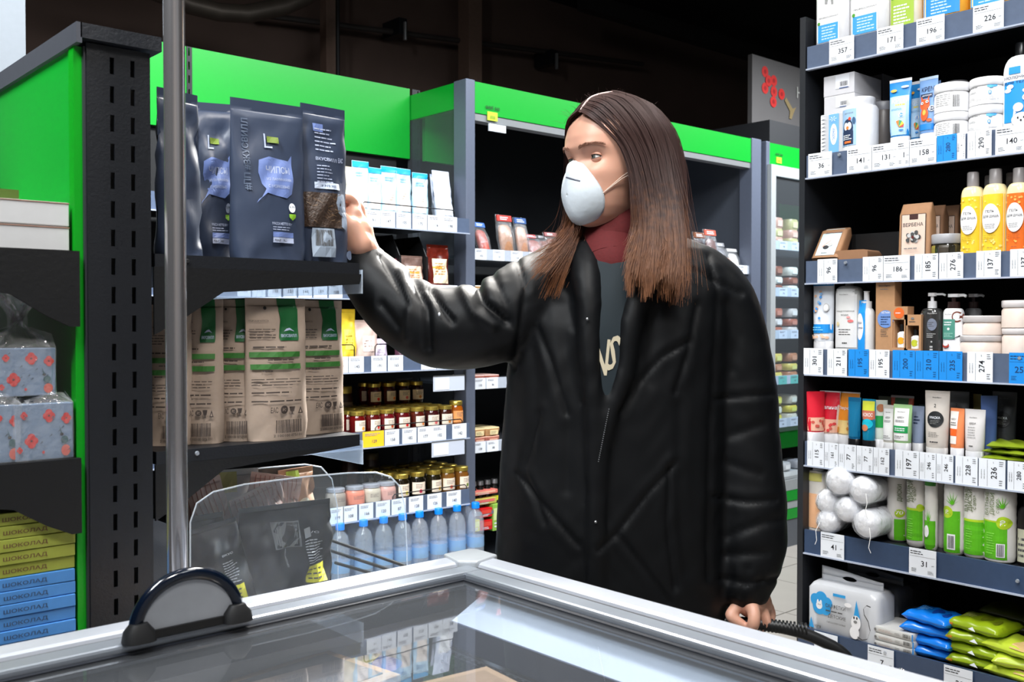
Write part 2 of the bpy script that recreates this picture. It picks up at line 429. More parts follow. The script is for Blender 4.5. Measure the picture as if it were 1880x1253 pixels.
# slotted end post: a plate with two columns of open slots
def slotted(x0, x1, y, z0, z1, pitch, m, cols):
    b = MB(); xs = [x0]
    for c in cols: xs += [c - .0032, c + .0032]
    xs.append(x1); z = z0
    while z < z1:
        for k in range(len(xs) - 1):
            hole = k % 2 == 1
            for (a, e) in (((z, z + pitch * .42),) if hole else ((z, z + pitch),)):
                b.box(xs[k], y, a, xs[k + 1], y + .003, min(e, z1), m)
        z += pitch
    return b
wpo = XLb - XLa
post = slotted(XLa + .006, XLb - .002, YL, .05, ZT - .025, .0432, blackmetal, (XLa + .006 + (wpo) * .36, XLa + .006 + wpo * .66)).obj('slotted_post', gon)
B(XLa + .008, YL + .02, .05, XLb - .004, YL + .06, ZT - .03, mat((.012, .013, .016), .8)).obj('post_core', gon)
sp = slotted(0, .04, 0, .05, ZT - .03, .0432, mat((.16, .17, .19), .5), (.02,)).obj('slotted_upright', gon); sp.rotation_euler.z = R(90); sp.location = (XLa + .006, YL + .004, 0)
B(XLa - .006, YL - .012, ZT - .022, XLb + .012, YLe, ZT, mat((.13, .14, .16), .4, noise=.12, scale=200, bump=.3)).obj('top_cap', gon)
B(XLa - .012, YL - .012, ZT - .03, XLa - .004, YLe, ZT + .0, mat((.33, .34, .37), .4, .3)).obj('cap_edge_lit_tone', gon)  # paler than the cap: light on this side is put into the colour
B(XLa - .005, YL + .035, .05, XLa + .003, YLe, ZT - .03, green).obj('back_panel', gon)
B(XLa - .009, YL + .012, .05, XLa + .004, YL + .034, ZT - .03, mat((.02, .6, .1), .3)).obj('panel_edge', gon)
B(XLb - .004, YL + .03, .05, XLb + .004, YLe, ZT - .03, blackflat).obj('back_panel', gon)
B(XLa - .4, YL + .02, 0, XB, YLe, .1, blackflat).obj('plinth', gon)
ZA = [on_y(75, 458, YL).z, on_y(75, 848, YL).z, on_y(75, 1200, YL).z]
ZB = [on_y(500, 476, YL).z, on_y(500, 812, YL).z, on_y(500, 1130, YL).z]
dark = mat((.03, .034, .042), .5, noise=.1, scale=150, bump=.2)
for i, z in enumerate(ZA):
    MB().box(XLa - .40, YL + .0, z - .022, XLa - .006, YLe, z, dark).obj('shelf_board', gon)
    MB().prism([(XLa - .006, z - .022), (XLa - .006, z - .112), (XLa - .02, z - .112), (XLa - .055, z - .095), (XLa - .10, z - .066), (XLa - .16, z - .055), (XLa - .40, z - .04), (XLa - .40, z - .022)], YL, YL + .004, 'y', dark).obj('shelf_bracket', gon)
for i, z in enumerate(ZB):
    MB().box(XLb + .004, YL + .0, z - .020, XB, YLe, z, blackmetal).obj('shelf_board', gon)
    zb = on_y(345, (580, 915, 1253)[i], YL).z
    e = on_y(660, (522, 818, 1150)[i], YL).z
    xa = on_y(345, 591, YL).x; xc = on_y(410, 591, YL).x; ze = on_y(412, (537, 862, 1200)[i], YL).z
    MB().prism([(XLb + .002, z - .02), (XLb + .002, zb - .03), (xa, zb), (xc, ze), (XB, e), (XB + .004, z - .02)][::-1], YL - .001, YL + .004, 'y', dark).obj('shelf_bracket', gon)
    r = B(XB + .004, YL - .002, z - .055, XB + .006, YLe, z - .012, film((.85, .92, 1), .35, .1, .5)).obj('price_rail', gon)
for (px, py) in ((344, 480), (362, 833)):
    q = on_y(px, py, YL - .001)
    MB().loft([(0, .004, .004), (.002, .003, .003)], rivet if py > 600 else blackflat, 10, Matrix.Translation(q) @ Matrix.Rotation(R(90), 4, 'X')).obj('rivet', gon)
# wire fences at the shelf ends
def wire_fence(x0, z0, h, name_label, y0=None, y1=None, x1=None):
    y0 = YL + .085 if y0 is None else y0; y1 = y0 + .4 if y1 is None else y1
    t = thing('wire_fence', name_label, 'wire guard', (x0, y0, z0))
    w = y1 - y0; fr = MB().tube([(0, 0, 0), (0, 0, h - .012), (0, .004, h - .003), (0, .014, h), (0, w - .014, h), (0, w, h - .012), (0, w, 0)], .0028, dark, 8).obj('frame', t)
    for k in range(2):
        MB().tube([(0, 0, h * (.36 + .3 * k)), (0, w, h * (.36 + .3 * k))], .0016, dark, 6).obj('wire', t)
    return t
wire_fence(XB - .004, ZB[0], .052, 'black wire guard at the open end of the upper shelf beside her hand')
wire_fence(XB - .004, ZB[1], .062, 'black wire guard at the open end of the middle shelf beside the brown packs')
# fence across the front edge of the middle shelf
# chrome pole
q = on_y(323, 591, YL - .18)
pole = thing('chrome_pole', 'shiny chrome pole rising in front of the left gondola', 'pole', (q.x, q.y, 0))
MB().loft([(0, .0145, .0145), (3.6, .0145, .0145)], chrome, 32).obj('tube', pole)
MB().loft([(0, .05, .05), (.008, .05, .05), (.012, .02, .02), (.03, .02, .02)], chrome, 24).obj('floor_flange', pole)
# ------------------------------------------------------------- chest freezer in front
C0 = on_z(868, 1012, ZRIM)
XF1, YF1 = C0.x, C0.y; XF0, YF0 = XF1 - 1.95, YF1 - 1.0
alu = mat((.80, .82, .86), .32, .35, noise=.04, scale=80)
alu2 = mat((.62, .65, .69), .3, .5, noise=.04, scale=80)
liner = mat((.86, .87, .88), .45, noise=.03, scale=20)
fz = thing('chest_freezer', 'large chest freezer with aluminium rim and flat glass lids in the foreground', 'freezer')
def ring(b, x0, y0, x1, y1, w_, z0, z1, m):
    b.box(x0, y1 - w_, z0, x1, y1, z1, m); b.box(x0, y0, z0, x1, y0 + w_, z1, m)
    b.box(x0, y0 + w_, z0, x0 + w_, y1 - w_, z1, m); b.box(x1 - w_, y0 + w_, z0, x1, y1 - w_, z1, m)
for (n_, a) in (('rim_rail', (XF0, YF1 - .05, XF1, YF1)), ('rim_rail', (XF1 - .05, YF0, XF1, YF1 - .0505)), ('rim_rail', (XF0, YF0, XF1 - .0505, YF0 + .05)), ('rim_rail', (XF0, YF0 + .0505, XF0 + .05, YF1 - .0505))):
    B(a[0], a[1], ZRIM - .045, a[2], a[3], ZRIM, alu).obj(n_, fz, bevel=.008)
b = MB(); ring(b, XF0 + .051, YF0 + .051, XF1 - .051, YF1 - .051, .006, ZRIM - .03, ZRIM - .006, mat((.12, .12, .13), .6)); b.obj('rubber_seal', fz)
b = MB(); ring(b, XF0 + .058, YF0 + .058, XF1 - .058, YF1 - .058, .036, ZRIM - .03, ZRIM - .003, alu2); b.obj('lid_frame', fz, bevel=.004)
b = MB(); ring(b, XF0 + .095, YF0 + .095, XF1 - .095, YF1 - .095, .008, ZRIM - .022, ZRIM - .012, mat((.07, .09, .13), .5)); b.obj('lid_gasket', fz)
# corner cap
MB().prism([(XF1 - .075, YF1 - .052), (XF1 - .052, YF1 - .075), (XF1 + .004, YF1 - .060), (XF1 + .006, YF1 - .006), (XF1 - .006, YF1 + .006), (XF1 - .060, YF1 + .004)], ZRIM - .045, ZRIM + .004, 'z', mat((.74, .76, .78), .4, .2)).obj('corner_cap', fz, bevel=.003)
lid = B(XF0 + .10, YF0 + .10, ZRIM - .018, XF1 - .10, YF1 - .10, ZRIM - .014, film((.86, .90, .95), .03, .012, .43, .012, 3)).obj('glass_lid', fz)
b = MB()
zb = .42
# outer cabinet
for a in ((XF0 + .01, YF1 - .05, XF1 - .01, YF1 - .01), (XF0 + .01, YF0 + .01, XF1 - .01, YF0 + .05), (XF0 + .01, YF0 + .05, XF0 + .05, YF1 - .05), (XF1 - .05, YF0 + .05, XF1 - .01, YF1 - .05)):
    b.box(a[0], a[1], .05, a[2], a[3], ZRIM - .045, liner)
b.box(XF0 + .05, YF0 + .05, .30, XF1 - .05, YF1 - .05, zb, liner)
b.obj('cabinet', fz)
B(XF0 + .05, YF0 + .05, 0, XF1 - .05, YF1 - .05, .06, blackflat).obj('plinth', fz)
# dark frame under the glass and white sloping liner along the right wall
navy = mat((.13, .17, .24), .45, noise=.08)
B(XF1 - .075, YF0 + .06, ZRIM - .044, XF1 - .05, YF1 - .05, ZRIM - .032, navy).obj('inner_ledge', fz)
B(XF0 + .06, YF1 - .085, ZRIM - .060, XF1 - .076, YF1 - .05, ZRIM - .036, navy).obj('inner_ledge', fz)
MB().prism([(XF1 - .062, ZRIM - .024), (XF1 - .150, ZRIM - .066), (XF1 - .150, ZRIM - .062), (XF1 - .062, ZRIM - .020)], YF0 + .07, YF1 - .13, 'y', liner).obj('sloping_liner', fz)
B(XF1 - .152, YF0 + .07, ZRIM - .098, XF1 - .148, YF1 - .13, ZRIM - .060, mat((.20, .23, .30), .5)).obj('liner_shelf', fz)
grid = MB(); x_ = XF1 - .165
for k in range(46):
    y = YF1 - .14 - k * .0155
    grid.box(x_ - .003, y - .003, ZRIM - .16, x_, y + .003, ZRIM - .098, mat((.10, .115, .14), .6))
for k in range(5):
    grid.box(x_ - .004, YF0 + .07, ZRIM - .16 + k * .0135, x_ - .001, YF1 - .13, ZRIM - .156 + k * .0135, mat((.10, .115, .14), .6))
stuff(grid.obj('wire_grille', fz))
B(x_ + .001, YF0 + .07, zb, x_ + .004, YF1 - .13, ZRIM - .098, mat((.2, .2, .21), .6)).obj('divider_panel', fz)
# scrap of paper stuck on the liner
q = on_z(915, 1142, ZRIM - .10)
# oval handle standing on the rim
hy = on_z(426, 1138, ZRIM).y
ha = on_y(248, 1176, hy); hb = on_y(436, 1126, hy); hc = (ha + hb) / 2; hw = (hb.x - ha.x) / 2
def arc(rx, rz, n, a0=0, a1=180): return [(hc.x + rx * math.cos(R(a0 + (a1 - a0) * k / n)), hy, ZRIM + .008 + rz * math.sin(R(a0 + (a1 - a0) * k / n))) for k in range(n + 1)]
hn = thing('lid_handle', 'navy arched handle with grey inner plate and black feet on the freezer rim', 'handle')
MB().tube(arc(hw, .062, 24), .0085, mat((.03, .07, .13), .15, kind='coat'), 12).obj('arch', hn)
pts = [(p[0], p[2]) for p in arc(hw - .004, .056, 24)]
MB().prism(pts[::-1], hy - .004, hy + .003, 'y', mat((.63, .65, .68), .2)).obj('inner_plate', hn)
B(hc.x - hw - .004, hy - .008, ZRIM - .0005, hc.x + hw, hy + .006, ZRIM + .009, mat((.03, .035, .04), .5)).obj('base_bar', hn)
for sx in (-1, 1):
    MB().loft([(0, .020, .017, 3), (.012, .018, .015, 3), (.022, .010, .010, 3)], blackflat, 16, Matrix.Translation((hc.x + sx * hw * .95, hy - .004, ZRIM - .001))).obj('foot', hn)
# frozen goods
kraft = mat((.70, .55, .40), .75, noise=.08, scale=90)
def froz(px, py, z, wx, wy, h, rz, lab, top, edge=kraft):
    p_ = on_z(px, py, z + h)
    t = thing('frozen_food_box', lab, 'food box', (p_.x, p_.y, z), R(rz), 'frozen food in the chest freezer')
    B(-wx / 2, -wy / 2, 0, wx / 2, wy / 2, h, edge).obj('carton', t, bevel=.002)
    MB().box(-wx * .42, -wy * .38, h, wx * .42, wy * .38, h + .0015, top).obj('top_window', t)
B(XF0 + .06, YF0 + .06, zb, x_ - .01, YF1 - .09, .72, mat((.25, .22, .2), .7)).obj('inner_floor', fz)
froz(560, 1250, .7206, .20, .16, .05, 8, 'brown cardboard frozen food box with grey window under the glass lid', mat((.33, .31, .30), .5, noise=.4, scale=60))
froz(838, 1276, .7206, .18, .13, .06, -6, 'plain kraft frozen food box near the dark grille in the freezer', mat((.62, .48, .34), .7))
froz(330, 1225, .7206, .17, .12, .05, 4, 'brown frozen food box beneath the arched lid handle', mat((.48, .33, .24), .6, noise=.4, scale=40))
froz(120, 1262, .7206, .16, .12, .05, -5, 'golden brown frozen food box at the left end under the glass', mat((.55, .47, .30), .6, noise=.4, scale=40))
for (px, py, rz, k) in ((600, 1202, 20, 'upper'), (655, 1225, 35, 'lower')):
    p_ = on_z(px, py, .735)
    t = thing('frozen_bag', 'small blue and yellow frozen food bag in the freezer, the %s of two' % k, 'food bag', (p_.x, p_.y, .7206), R(rz), 'frozen food in the chest freezer')
    b = MB()
    b.loft([(0, .030, .055, 3), (.008, .042, .07, 3), (.020, .040, .068, 3), (.028, .02, .05, 3)], mat((.05, .30, .70), .35), 20); b.obj('bag', t)
    B(-.02, -.03, .0285, .02, .02, .0295, mat((.95, .85, .1), .5)).obj('label', t)
for k in range(4):
    B(XF0 + .2 + k * .33, YF0 + .2, zb + .02, XF0 + .5 + k * .33, YF0 + .6, zb + .1, mat(((.5, .4, .3), (.2, .35, .5), (.5, .5, .5), (.55, .35, .25))[k], .6))if 0 else None

# ------------------------------------------------------------- dry-goods shelving on the back wall
X_l = on_y(230, 591, YC).x; X_r = on_y(862, 591, YC).x
ws = thing('wall_shelving', 'dark wall shelving under the green header behind the left gondola', 'shelving')
zt = on_y(753, 163.5, YBK).z; zb_ = on_y(753, 292, YBK).z
for (a, b_) in ((150, 345), (353.5, 753)):
    xa, xb = on_y(a, 591, YBK).x, on_y(b_, 591, YBK).x
    B(xa, YBK, zb_, xb, YBK + .02, zt, green).obj('header_panel', ws)
xa, xb = on_y(781, 591, YBK).x, on_y(851, 591, YBK).x
B(xa, YBK, zb_, xb, YBK + .02, zt - .02, green).obj('header_panel', ws)
for px in (349, 767):
    x = on_y(px, 591, YBK).x
    u = slotted(x - .03 if px > 700 else x - .008, x + .012, YBK - .004, .1, zt, .05, blackmetal, (x,)).obj('slotted_upright', ws)
B(X_l, YBK + .022, .1, X_r, YBK + .03, zb_, blackflat).obj('back_panel', ws)
B(X_l, YC + .05, 0, X_r, YBK, .12, blackflat).obj('plinth', ws)
CZ = [on_y(840, y, YC).z for y in (427, 552, 677, 806, 928)]       # rail bottoms
RH = on_y(840, 400, YC).z - CZ[0]
for z in CZ:
    zz = z + RH - .012
    B(X_l, YC + .012, zz - .02, X_r, YBK - .005, zz, blackmetal).obj('shelf_board', ws)
    r = B(X_l, YC + .002, z, X_r, YC + .010, z + RH, railback).obj('price_rail', ws)
    B(X_l, YC - .004, z - .004, X_r, YC + .010, z, mat((.78, .82, .9), .2, .3)).obj('rail_lip', r)
B(X_l, YC + .012, CZ[4] - .30, X_r, YBK - .005, CZ[4] - .28, mat((.45, .48, .53), .4)).obj('shelf_board', ws)
ctag_n = 0
def wall_tag(px0, px1, row, txt=None, lab=None, col=None, Y=None, z=None, zh=None):
    Y = YC if Y is None else Y; xa, xb = on_y(px0, 591, Y).x, on_y(px1, 591, Y).x
    z0 = CZ[row] + .001 if z is None else z; h = RH if zh is None else zh; w_ = xb - xa
    t = thing('price_tag', lab, 'price tag', ((xa + xb) / 2, Y, z0), 0, 'price tags on the back wall shelves')
    MB().box(-w_ / 2, -.001, 0, w_ / 2, .0002, h, col or paper).obj('card', t)
    P = Print(w_, h); gy = mat((.35, .35, .38), .6, noise=0)
    P.text(txt or str(random.randint(85, 199)), .1, .36, .2, gy); P.lines(-.8, .7, .6, .9, 2, mat((.6, .6, .63), .6, noise=0), .4)
    P.obj(t, None, 'print', -.001)
def tags(row, edges, w_, words, skip=(), **k):
    for i, px in enumerate(edges):
        wall_tag(px, px + w_, row, None, '%s white price tag from the left %s' % (ORD[i], words), **k)
tags(0, (671.5, 699, 728, 757.5, 785.5, 812.5), 26.5, 'in the row below the sky blue packs')
tags(1, (436, 463, 492, 520, 548, 576, 604, 790, 815), 24.5, 'on the rail seen beneath the clear shelf strip')
tags(2, (611, 640, 681.5, 712, 773, 802, 831), 27.5, 'on the rail under the yellow pasta pack')
wall_tag(665, 704, 3, '129', 'price tag in a yellow frame at the left end of the jam shelf rail', mat((.96, .76, .15), .5))
tags(3, (706, 738, 766.5, 792.5, 830), 26, 'on the rail below the jam jars')
tags(4, (604, 628.5, 658, 689, 718, 750, 784, 819.5), 26, 'on the rail above the water bottles')
for (z_, px0, px1, nm) in ((2, 793, 850, 'upper'), (3, 790, 850, 'lower')):
    xa, xb = on_y(px0, 591, YC).x, on_y(px1, 591, YC).x; zq = on_y(820, (706, 825)[z_ - 2], YC).z
    t = thing('hanging_label', '%s tilted clear strip with a price card hanging under a rail by the grey post' % nm, 'sign', ((xa + xb) / 2, YC - .008, zq - .025))
    w_ = (xb - xa) / 2
    B(-w_, -.001, 0, w_, .001, .055, film((.85, .9, 1), .55, .2, .3)).obj('clear_strip', t)
    B(-w_ * .9, -.002, .006, 0, -.0015, .05, paper).obj('card', t)
    B(-w_, -.001, .055, w_, .001, .06, steel).obj('top_clip', t)

# ---- jars
gold = mat((.85, .74, .35), .28, .85); 
def jar(name, label, loc, r, h, contents, lidm, lab, dot=None, group=None, cat='jar'):
    t = thing(name, label, cat, loc, R(random.uniform(-15, 15)), group)
    secs = [(0, r * .9, r * .9), (.004, r, r), (h * .70, r, r), (h * .80, r * .86, r * .86), (h * .84, r * .82, r * .82)]
    MB().loft(secs, contents, 20).obj('glass_body', t)
    MB().loft([(h * .83, r * .92, r * .92), (h * .98, r * .92, r * .92), (h, r * .86, r * .86)], lidm, 20).obj('lid', t)
    P = Print(r * 2, h)
    P.rect(-.85, .16, .85, .62, lab, 10, 1)
    P.lines(-.5, .38, .6, .56, 3, mat((.4, .35, .35), .6, noise=0), .4)
    if dot: P.ell(.1, .28, .22, None, dot)
    P.obj(t, surf_of([(0, r, r), (h, r, r)]), 'paper_label')
    return t
def copy_thing(o, loc, label=None, rz=None, scale=None):
    c = o.copy(); COL.objects.link(c); c.location = loc
    if rz is not None: c.rotation_euler.z = rz
    if label: c['label'] = label
    if scale: c.scale = scale
    for ch in list(o.children):
        d = ch.copy(); COL.objects.link(d); d.parent = c
        for g in ch.children:
            e = g.copy(); COL.objects.link(e); e.parent = d
    return c
jam = lambda c: mat(c, .12, kind='coat')
cream = mat((.93, .86, .78), .6); pinkish = mat((.93, .75, .70), .6)
zj = CZ[3] + RH - .012; zk = CZ[4] + RH - .012
specs = [(655, (.35, .04, .04), (.9, .6, .2), 'dark red'), (683, (.3, .05, .05), (.9, .2, .15), 'red'), (709, (.35, .05, .08), (.8, .3, .1), 'crimson'), (738, (.30, .03, .05), (.9, .1, .1), 'ruby'), (765, (.28, .08, .05), (.95, .5, .1), 'brownish red'), (792, (.2, .05, .06), (.9, .4, .4), 'purple'), (817, (.22, .08, .05), (.8, .5, .2), 'dark brown')]
for px, c, d, wd in specs:
    q = on_y(px, 591, YC + .045)
    t0 = jar('jam_jar', 'glass jar of %s jam with cream label and gold lid in the front row' % wd, (q.x, YC + .045, zj), .029, .085, jam(c), gold, cream, mat(d, .5), 'jam jars on the back wall')
    for k in range(1, 5):
        copy_thing(t0, (q.x + random.uniform(-.004, .004), YC + .045 + k * .064, zj), 'jar of jam with gold lid standing in the rows behind the front jars')
        if k > 2 and px > 720: copy_thing(t0, (q.x, YC + .045 + k * .064, zj + .0855), 'jam jar with gold lid stacked on top at the back of the jam shelf')
for px, wd in ((840, 'left'), (858, 'right')):
    q = on_y(px, 591, YC + .04)
    if px < 850: jar('jam_jar', 'amber jar with orange label at the right end of the jam shelf', (q.x - .005, YC + .045, zj), .028, .1, jam((.6, .3, .05)), gold, mat((.9, .6, .35), .6), None, 'jam jars on the back wall')
specs = [(735, (.10, .07, .03), (.9, .85, .3), 'black olives'), (765, (.06, .05, .03), (.85, .1, .3), 'olives with pink dot'), (795, (.10, .08, .03), (.9, .7, .2), 'green-brown pickles'), (820, (.45, .30, .12), (.9, .4, .3), 'tan paste'), (846, (.45, .28, .10), (.4, .5, .1), 'honey-brown spread')]
for px, c, d, wd in specs:
    q = on_y(px, 591, YC + .045)
    t0 = jar('preserve_jar', 'jar of %s with gold lid on the shelf above the water bottles' % wd, (q.x, YC + .045, zk), .031, .098, jam(c), gold, cream, mat(d, .5), 'preserve jars on the back wall')
    for k in range(1, 4): copy_thing(t0, (q.x + random.uniform(-.004, .004), YC + .045 + k * .066, zk), 'preserve jar with gold lid behind the front row above the water bottles')
for px, c, wd in ((615, (.6, .55, .5), 'white'), (650, (.85, .5, .4), 'orange'), (680, (.75, .7, .62), 'cream'), (708, (.8, .6, .55), 'pink')):
    q = on_y(px, 591, YC + .045)
    jar('preserve_jar', 'squat jar with %s contents seen through the clear bin side' % wd, (q.x, YC + .045, zk), .036, .075, mat(c, .3), mat((.75, .75, .78), .3, .5), mat(c, .6), None, 'squat jars behind the clear bin')
for px in (640, 680):
    q = on_y(px, 591, YC + .3)
    jar('preserve_jar', 'tall brown jar at the back of the shelf, %s of the two' % ('left' if px == 640 else 'right'), (q.x, YC + .3, zk), .035, .15, mat((.2, .1, .07), .3), mat((.3, .25, .15), .3, .5), mat((.5, .35, .3), .6), None)
# cans seen above the wire guard
for px in (630, 652):
    q = on_y(px, 591, YC + .22)
    jar('brown_jar', 'brown jar beside the brown packs on the jam shelf, %s of the pair' % ('left' if px == 630 else 'right'), (q.x, YC + .3, zj), .033, .16, mat((.25, .13, .08), .3), gold, mat((.6, .5, .4), .6), None)
# ---- stand-up packs: shared builder
def pouch_secs(w_, h, d, top=.06, flare=1.0):
    a = w_ / 2
    return [(0, a * .94, d / 2, 3), (h * .02, a * .97, d / 2, 2.6), (h * .12, a * 1.0, d * .5, 2.2), (h * .35, a * 1.0 * flare, d * .46, 2), (h * .6, a * .99, d * .32, 2), (h * .8, a * .98, d * .15, 2), (h * (.99 - top), a * .985, .004, 2.5), (h * (1 - top), a * .99, .0012, 3), (h, a * .99, .0012, 3)]
def pouch(name, label, cat, loc, rz, w_, h, d, m, P=None, group=None, top=.06, crumple=.0025, tear=None, tilt=0):
    t = thing(name, label, cat, loc, rz, group)
    if tilt: t.rotation_euler.x = tilt
    secs = pouch_secs(w_, h, d, top)
    # refine
    S = []
    for i in range(len(secs) - 1):
        for k in range(3):
            f = k / 3; S.append(tuple(secs[i][j] * (1 - f) + secs[i + 1][j] * f for j in range(4)))
    S.append(secs[-1])
    b = MB().loft(S, m, 36)
    o = b.obj('pouch_body', t)
    rnd = random.Random(hash(label) % 1000 if 0 else len(label) * 7 + int(w_ * 1e4)); ph = [rnd.uniform(0, 6) for _ in range(6)]
    def dis(x, z):
        k = min(1, max(0, (h * (1 - top) - z) / (h * .15)))
        return crumple * k * (math.sin(x * 95 + z * 42 + ph[0]) + .7 * math.sin(z * 88 - x * 60 + ph[1]) + .5 * math.sin(x * 190 - z * 120 + ph[2]))
    for v in o.data.vertices:
        v.co.y += dis(v.co.x, v.co.z) * (1 if v.co.y < 0 else -1)
    sf = surf_of(S)
    if P: P.obj(t, (lambda x, z: sf(x, z) + dis(x, z)), 'printed_label', gap=.0012)
    return t
skyb = mat((.22, .70, .92), .4); paleb = mat((.72, .86, .95), .4)
for i, (px, top_) in enumerate(((662, 296), (687, 308), (714, 306), (741, 310), (771, 318))):
    q = on_y(px, 591, YC + .05); z0 = CZ[0] + RH - .012; h = on_y(px, top_, YC + .05).z - z0; w_ = .07
    P = Print(w_, h); P.rect(-.97, .88, .97, .99, mat((.08, .62, .85), .4), 6, 2); P.rect(-.72, .12, .6, .62, mat((.95, .90, .86), .5), 8, 6); P.lines(-.5, .3, .5, .5, 4, mat((.8, .75, .7), .5, noise=0)); P.lines(-.6, .7, .5, .8, 2, mat((.5, .7, .85), .5, noise=0))
    pouch('snack_pouch', '%s sky blue snack pack in the row on the top back wall shelf' % ('leftmost', 'second from left', 'middle', 'second from right', 'rightmost')[i], 'snack pack', (q.x, YC + .05, z0), R(random.uniform(-6, 6)), w_, h, .035, paleb, P, 'sky blue packs on the top shelf')
for i, (px, w__) in enumerate(((640, 'at the left end behind her fingers'),)):
    q = on_y(px, 591, YC + .06); z0 = CZ[0] + RH - .012
    pouch('snack_pouch', 'cream snack pack with sky blue top %s' % w__, 'snack pack', (q.x, YC + .06, z0), 0, .07, .17, .03, mat((.9, .84, .72), .5))
for px, lab in ((808, 'pale lilac bag leaning at the right end of the top shelf'), (829, 'crinkled silver bag at the right end of the top shelf')):
    q = on_y(px, 591, YC + .1); z0 = CZ[0] + RH - .012
    P = Print(.09, .22); P.rect(-.7, .1, .7, .5, mat((.95, .96, .98), .4), 6, 6)
    pouch('snack_pouch', lab, 'snack pack', (q.x, YC + (.07 if px < 815 else .16), z0), 0, .085, .205, .04, mat((.80, .84, .93) if px < 815 else (.6, .63, .72), .3), P, None, tilt=R(-8))
# second row: nut packs
z0 = CZ[1] + RH - .012
for px, tp, c, c2, lab in ((803, 450, (.35, .10, .06), (.93, .85, .72), 'amber nut pack with cream label right of her sleeve'), (755, 470, (.42, .33, .30), (.93, .75, .66), 'nut pack with pink and white label above her forearm'), (722, 475, (.55, .30, .35), (.9, .85, .5), 'purple and yellow pack above her forearm')):
    q = on_y(px, 591, YC + .04); h = on_y(px, tp, YC + .04).z - z0; w_ = .105
    P = Print(w_, h); P.rect(-.6, .12, .75, .68, mat(c2, .5), 6, 6); P.lines(-.4, .3, .6, .6, 5, mat((.7, .5, .3), .5, noise=0)); P.rect(-.6, .45, .5, .5, mat((.85, .6, .2), .5), 3, 1)
    pouch('nut_pack', lab, 'snack pack', (q.x, YC + .04, z0), 0, w_, h, .04, mat(c, .25, noise=.5, scale=90), P, 'nut packs on the second shelf')
    hk = thing('shelf_divider', 'dark vertical shelf divider beside the %s' % lab.split(' right')[0].split(' above')[0], 'divider', (q.x - w_ / 2 - .014, YC + .02, z0))
    MB().prism([(0, 0), (.3, 0), (.3, .2), (.05, .2), (0, .12)], -.002, .002, 'x', dark).obj('plate', hk); B(-.004, -.004, 0, .004, 0, .12, dark).obj('front_edge', hk)
# third row: pasta, candies
z0 = CZ[2] + RH - .012
for px, tp, w_, c, lab in ((633, 568, .075, (.92, .78, .22), 'yellow pasta pack beside the brown packs'), (668, 588, .10, (.80, .70, .66), 'clear pack of pale sweets under her sleeve'), (690, 622, .08, (.78, .72, .8), 'small lilac flowered pack on the third back shelf'), (742, 622, .1, (.30, .15, .22), 'dark plum pack under her elbow'), (770, 625, .09, (.45, .35, .3), 'dark brown pack next to the plum pack'), (845, 655, .09, (.5, .25, .2), 'dark red bag at the right end of the third shelf'), (800, 640, .09, (.7, .65, .6), 'silvery bag near the right end of the third shelf')):
    q = on_y(px, 591, YC + .06); h = max(.03, on_y(px, tp, YC + .06).z - z0)
    P = Print(w_, h); P.rect(-.5, .2, .5, .6, mat([min(1, k + .12) for k in c], .5), 4, 3); P.lines(-.4, .3, .4, .5, 3, mat([k * .7 for k in c], .5, noise=0))
    pouch('sweets_pack', lab, 'food pack', (q.x, YC + .05, z0), 0, w_, h, .05, mat(c, .3, noise=.2, scale=40), P)
for px0, px1, z, hh, lab in ((600, 652, CZ[2] + RH, .045, 'wire guard in front of the yellow pasta pack'), (690, 750, CZ[2] + RH, .045, 'wire guard on the third back shelf below her arm'), (668, 836, CZ[0] + RH, .03, 'long black wire guard in front of the sky blue packs'), (690, 850, CZ[3] + RH, .02, 'low wire guard along the jam jars'), (722, 858, CZ[4] + RH, .02, 'low wire guard along the preserve jars')):
    xa, xb = on_y(px0, 591, YC).x, on_y(px1, 591, YC).x
    t = thing('wire_guard', lab, 'wire guard', (xa, YC + .006, z - .01))
    L_ = xb - xa
    MB().tube([(0, 0, 0), (0, 0, hh), (.008, 0, hh + .008), (L_ - .008, 0, hh + .008), (L_, 0, hh), (L_, 0, 0)], .0022, dark, 6).obj('frame', t)
# ---- water bottles on the low shelf
zw = CZ[4] - .28
blu = mat((.04, .50, .90), .35)
pet = film((.88, .93, 1), .16, .05, .35, .3, 30)
def water(loc, lab):
    t = thing('water_bottle', lab, 'bottle', loc, 0, 'water bottles on the low shelf')
    MB().loft([(0, .028, .028), (.01, .034, .034), (.10, .034, .034), (.105, .032, .032), (.11, .034, .034), (.155, .034, .034), (.185, .026, .026), (.2, .013, .013), (.212, .0125, .0125)], pet, 20).obj('bottle_body', t)
    MB().loft([(.205, .016, .016), (.225, .016, .016), (.228, .014, .014)], blu, 16).obj('cap', t)
    MB().loft([(.055, .0345, .0345), (.095, .0345, .0345)], film((.45, .68, .92), .35, .2, .2), 20, cap=False).obj('wrap_label', t)
    return t
w0 = None
for j in range(4):
    for px in (612, 655, 692, 727, 758, 793, 827, 861):
        q = on_y(px, 591, YC + .03)
        y = YC - .01 + j * .078; x = q.x + .012 * j
        lab = ('clear water bottle with blue cap, %s from the left in the front row' % ('first', 'second', 'third', 'fourth', 'fifth', 'sixth', 'seventh', 'eighth')[(612, 655, 692, 727, 758, 793, 827, 861).index(px)] if j == 0 else 'clear water bottle with blue cap in the rows behind on the low shelf')
        zz = on_y(px, 962, YC).z - .228
        if w0 is None: w0 = water((x, y, zz), lab); zw = zz
        else: copy_thing(w0, (x, y, zz if 0 else zw), lab)
B(X_l, YC - .06, zw - .02, X_r, YBK - .03, zw - .001, mat((.5, .53, .58), .4)).obj('shelf_board', ws)
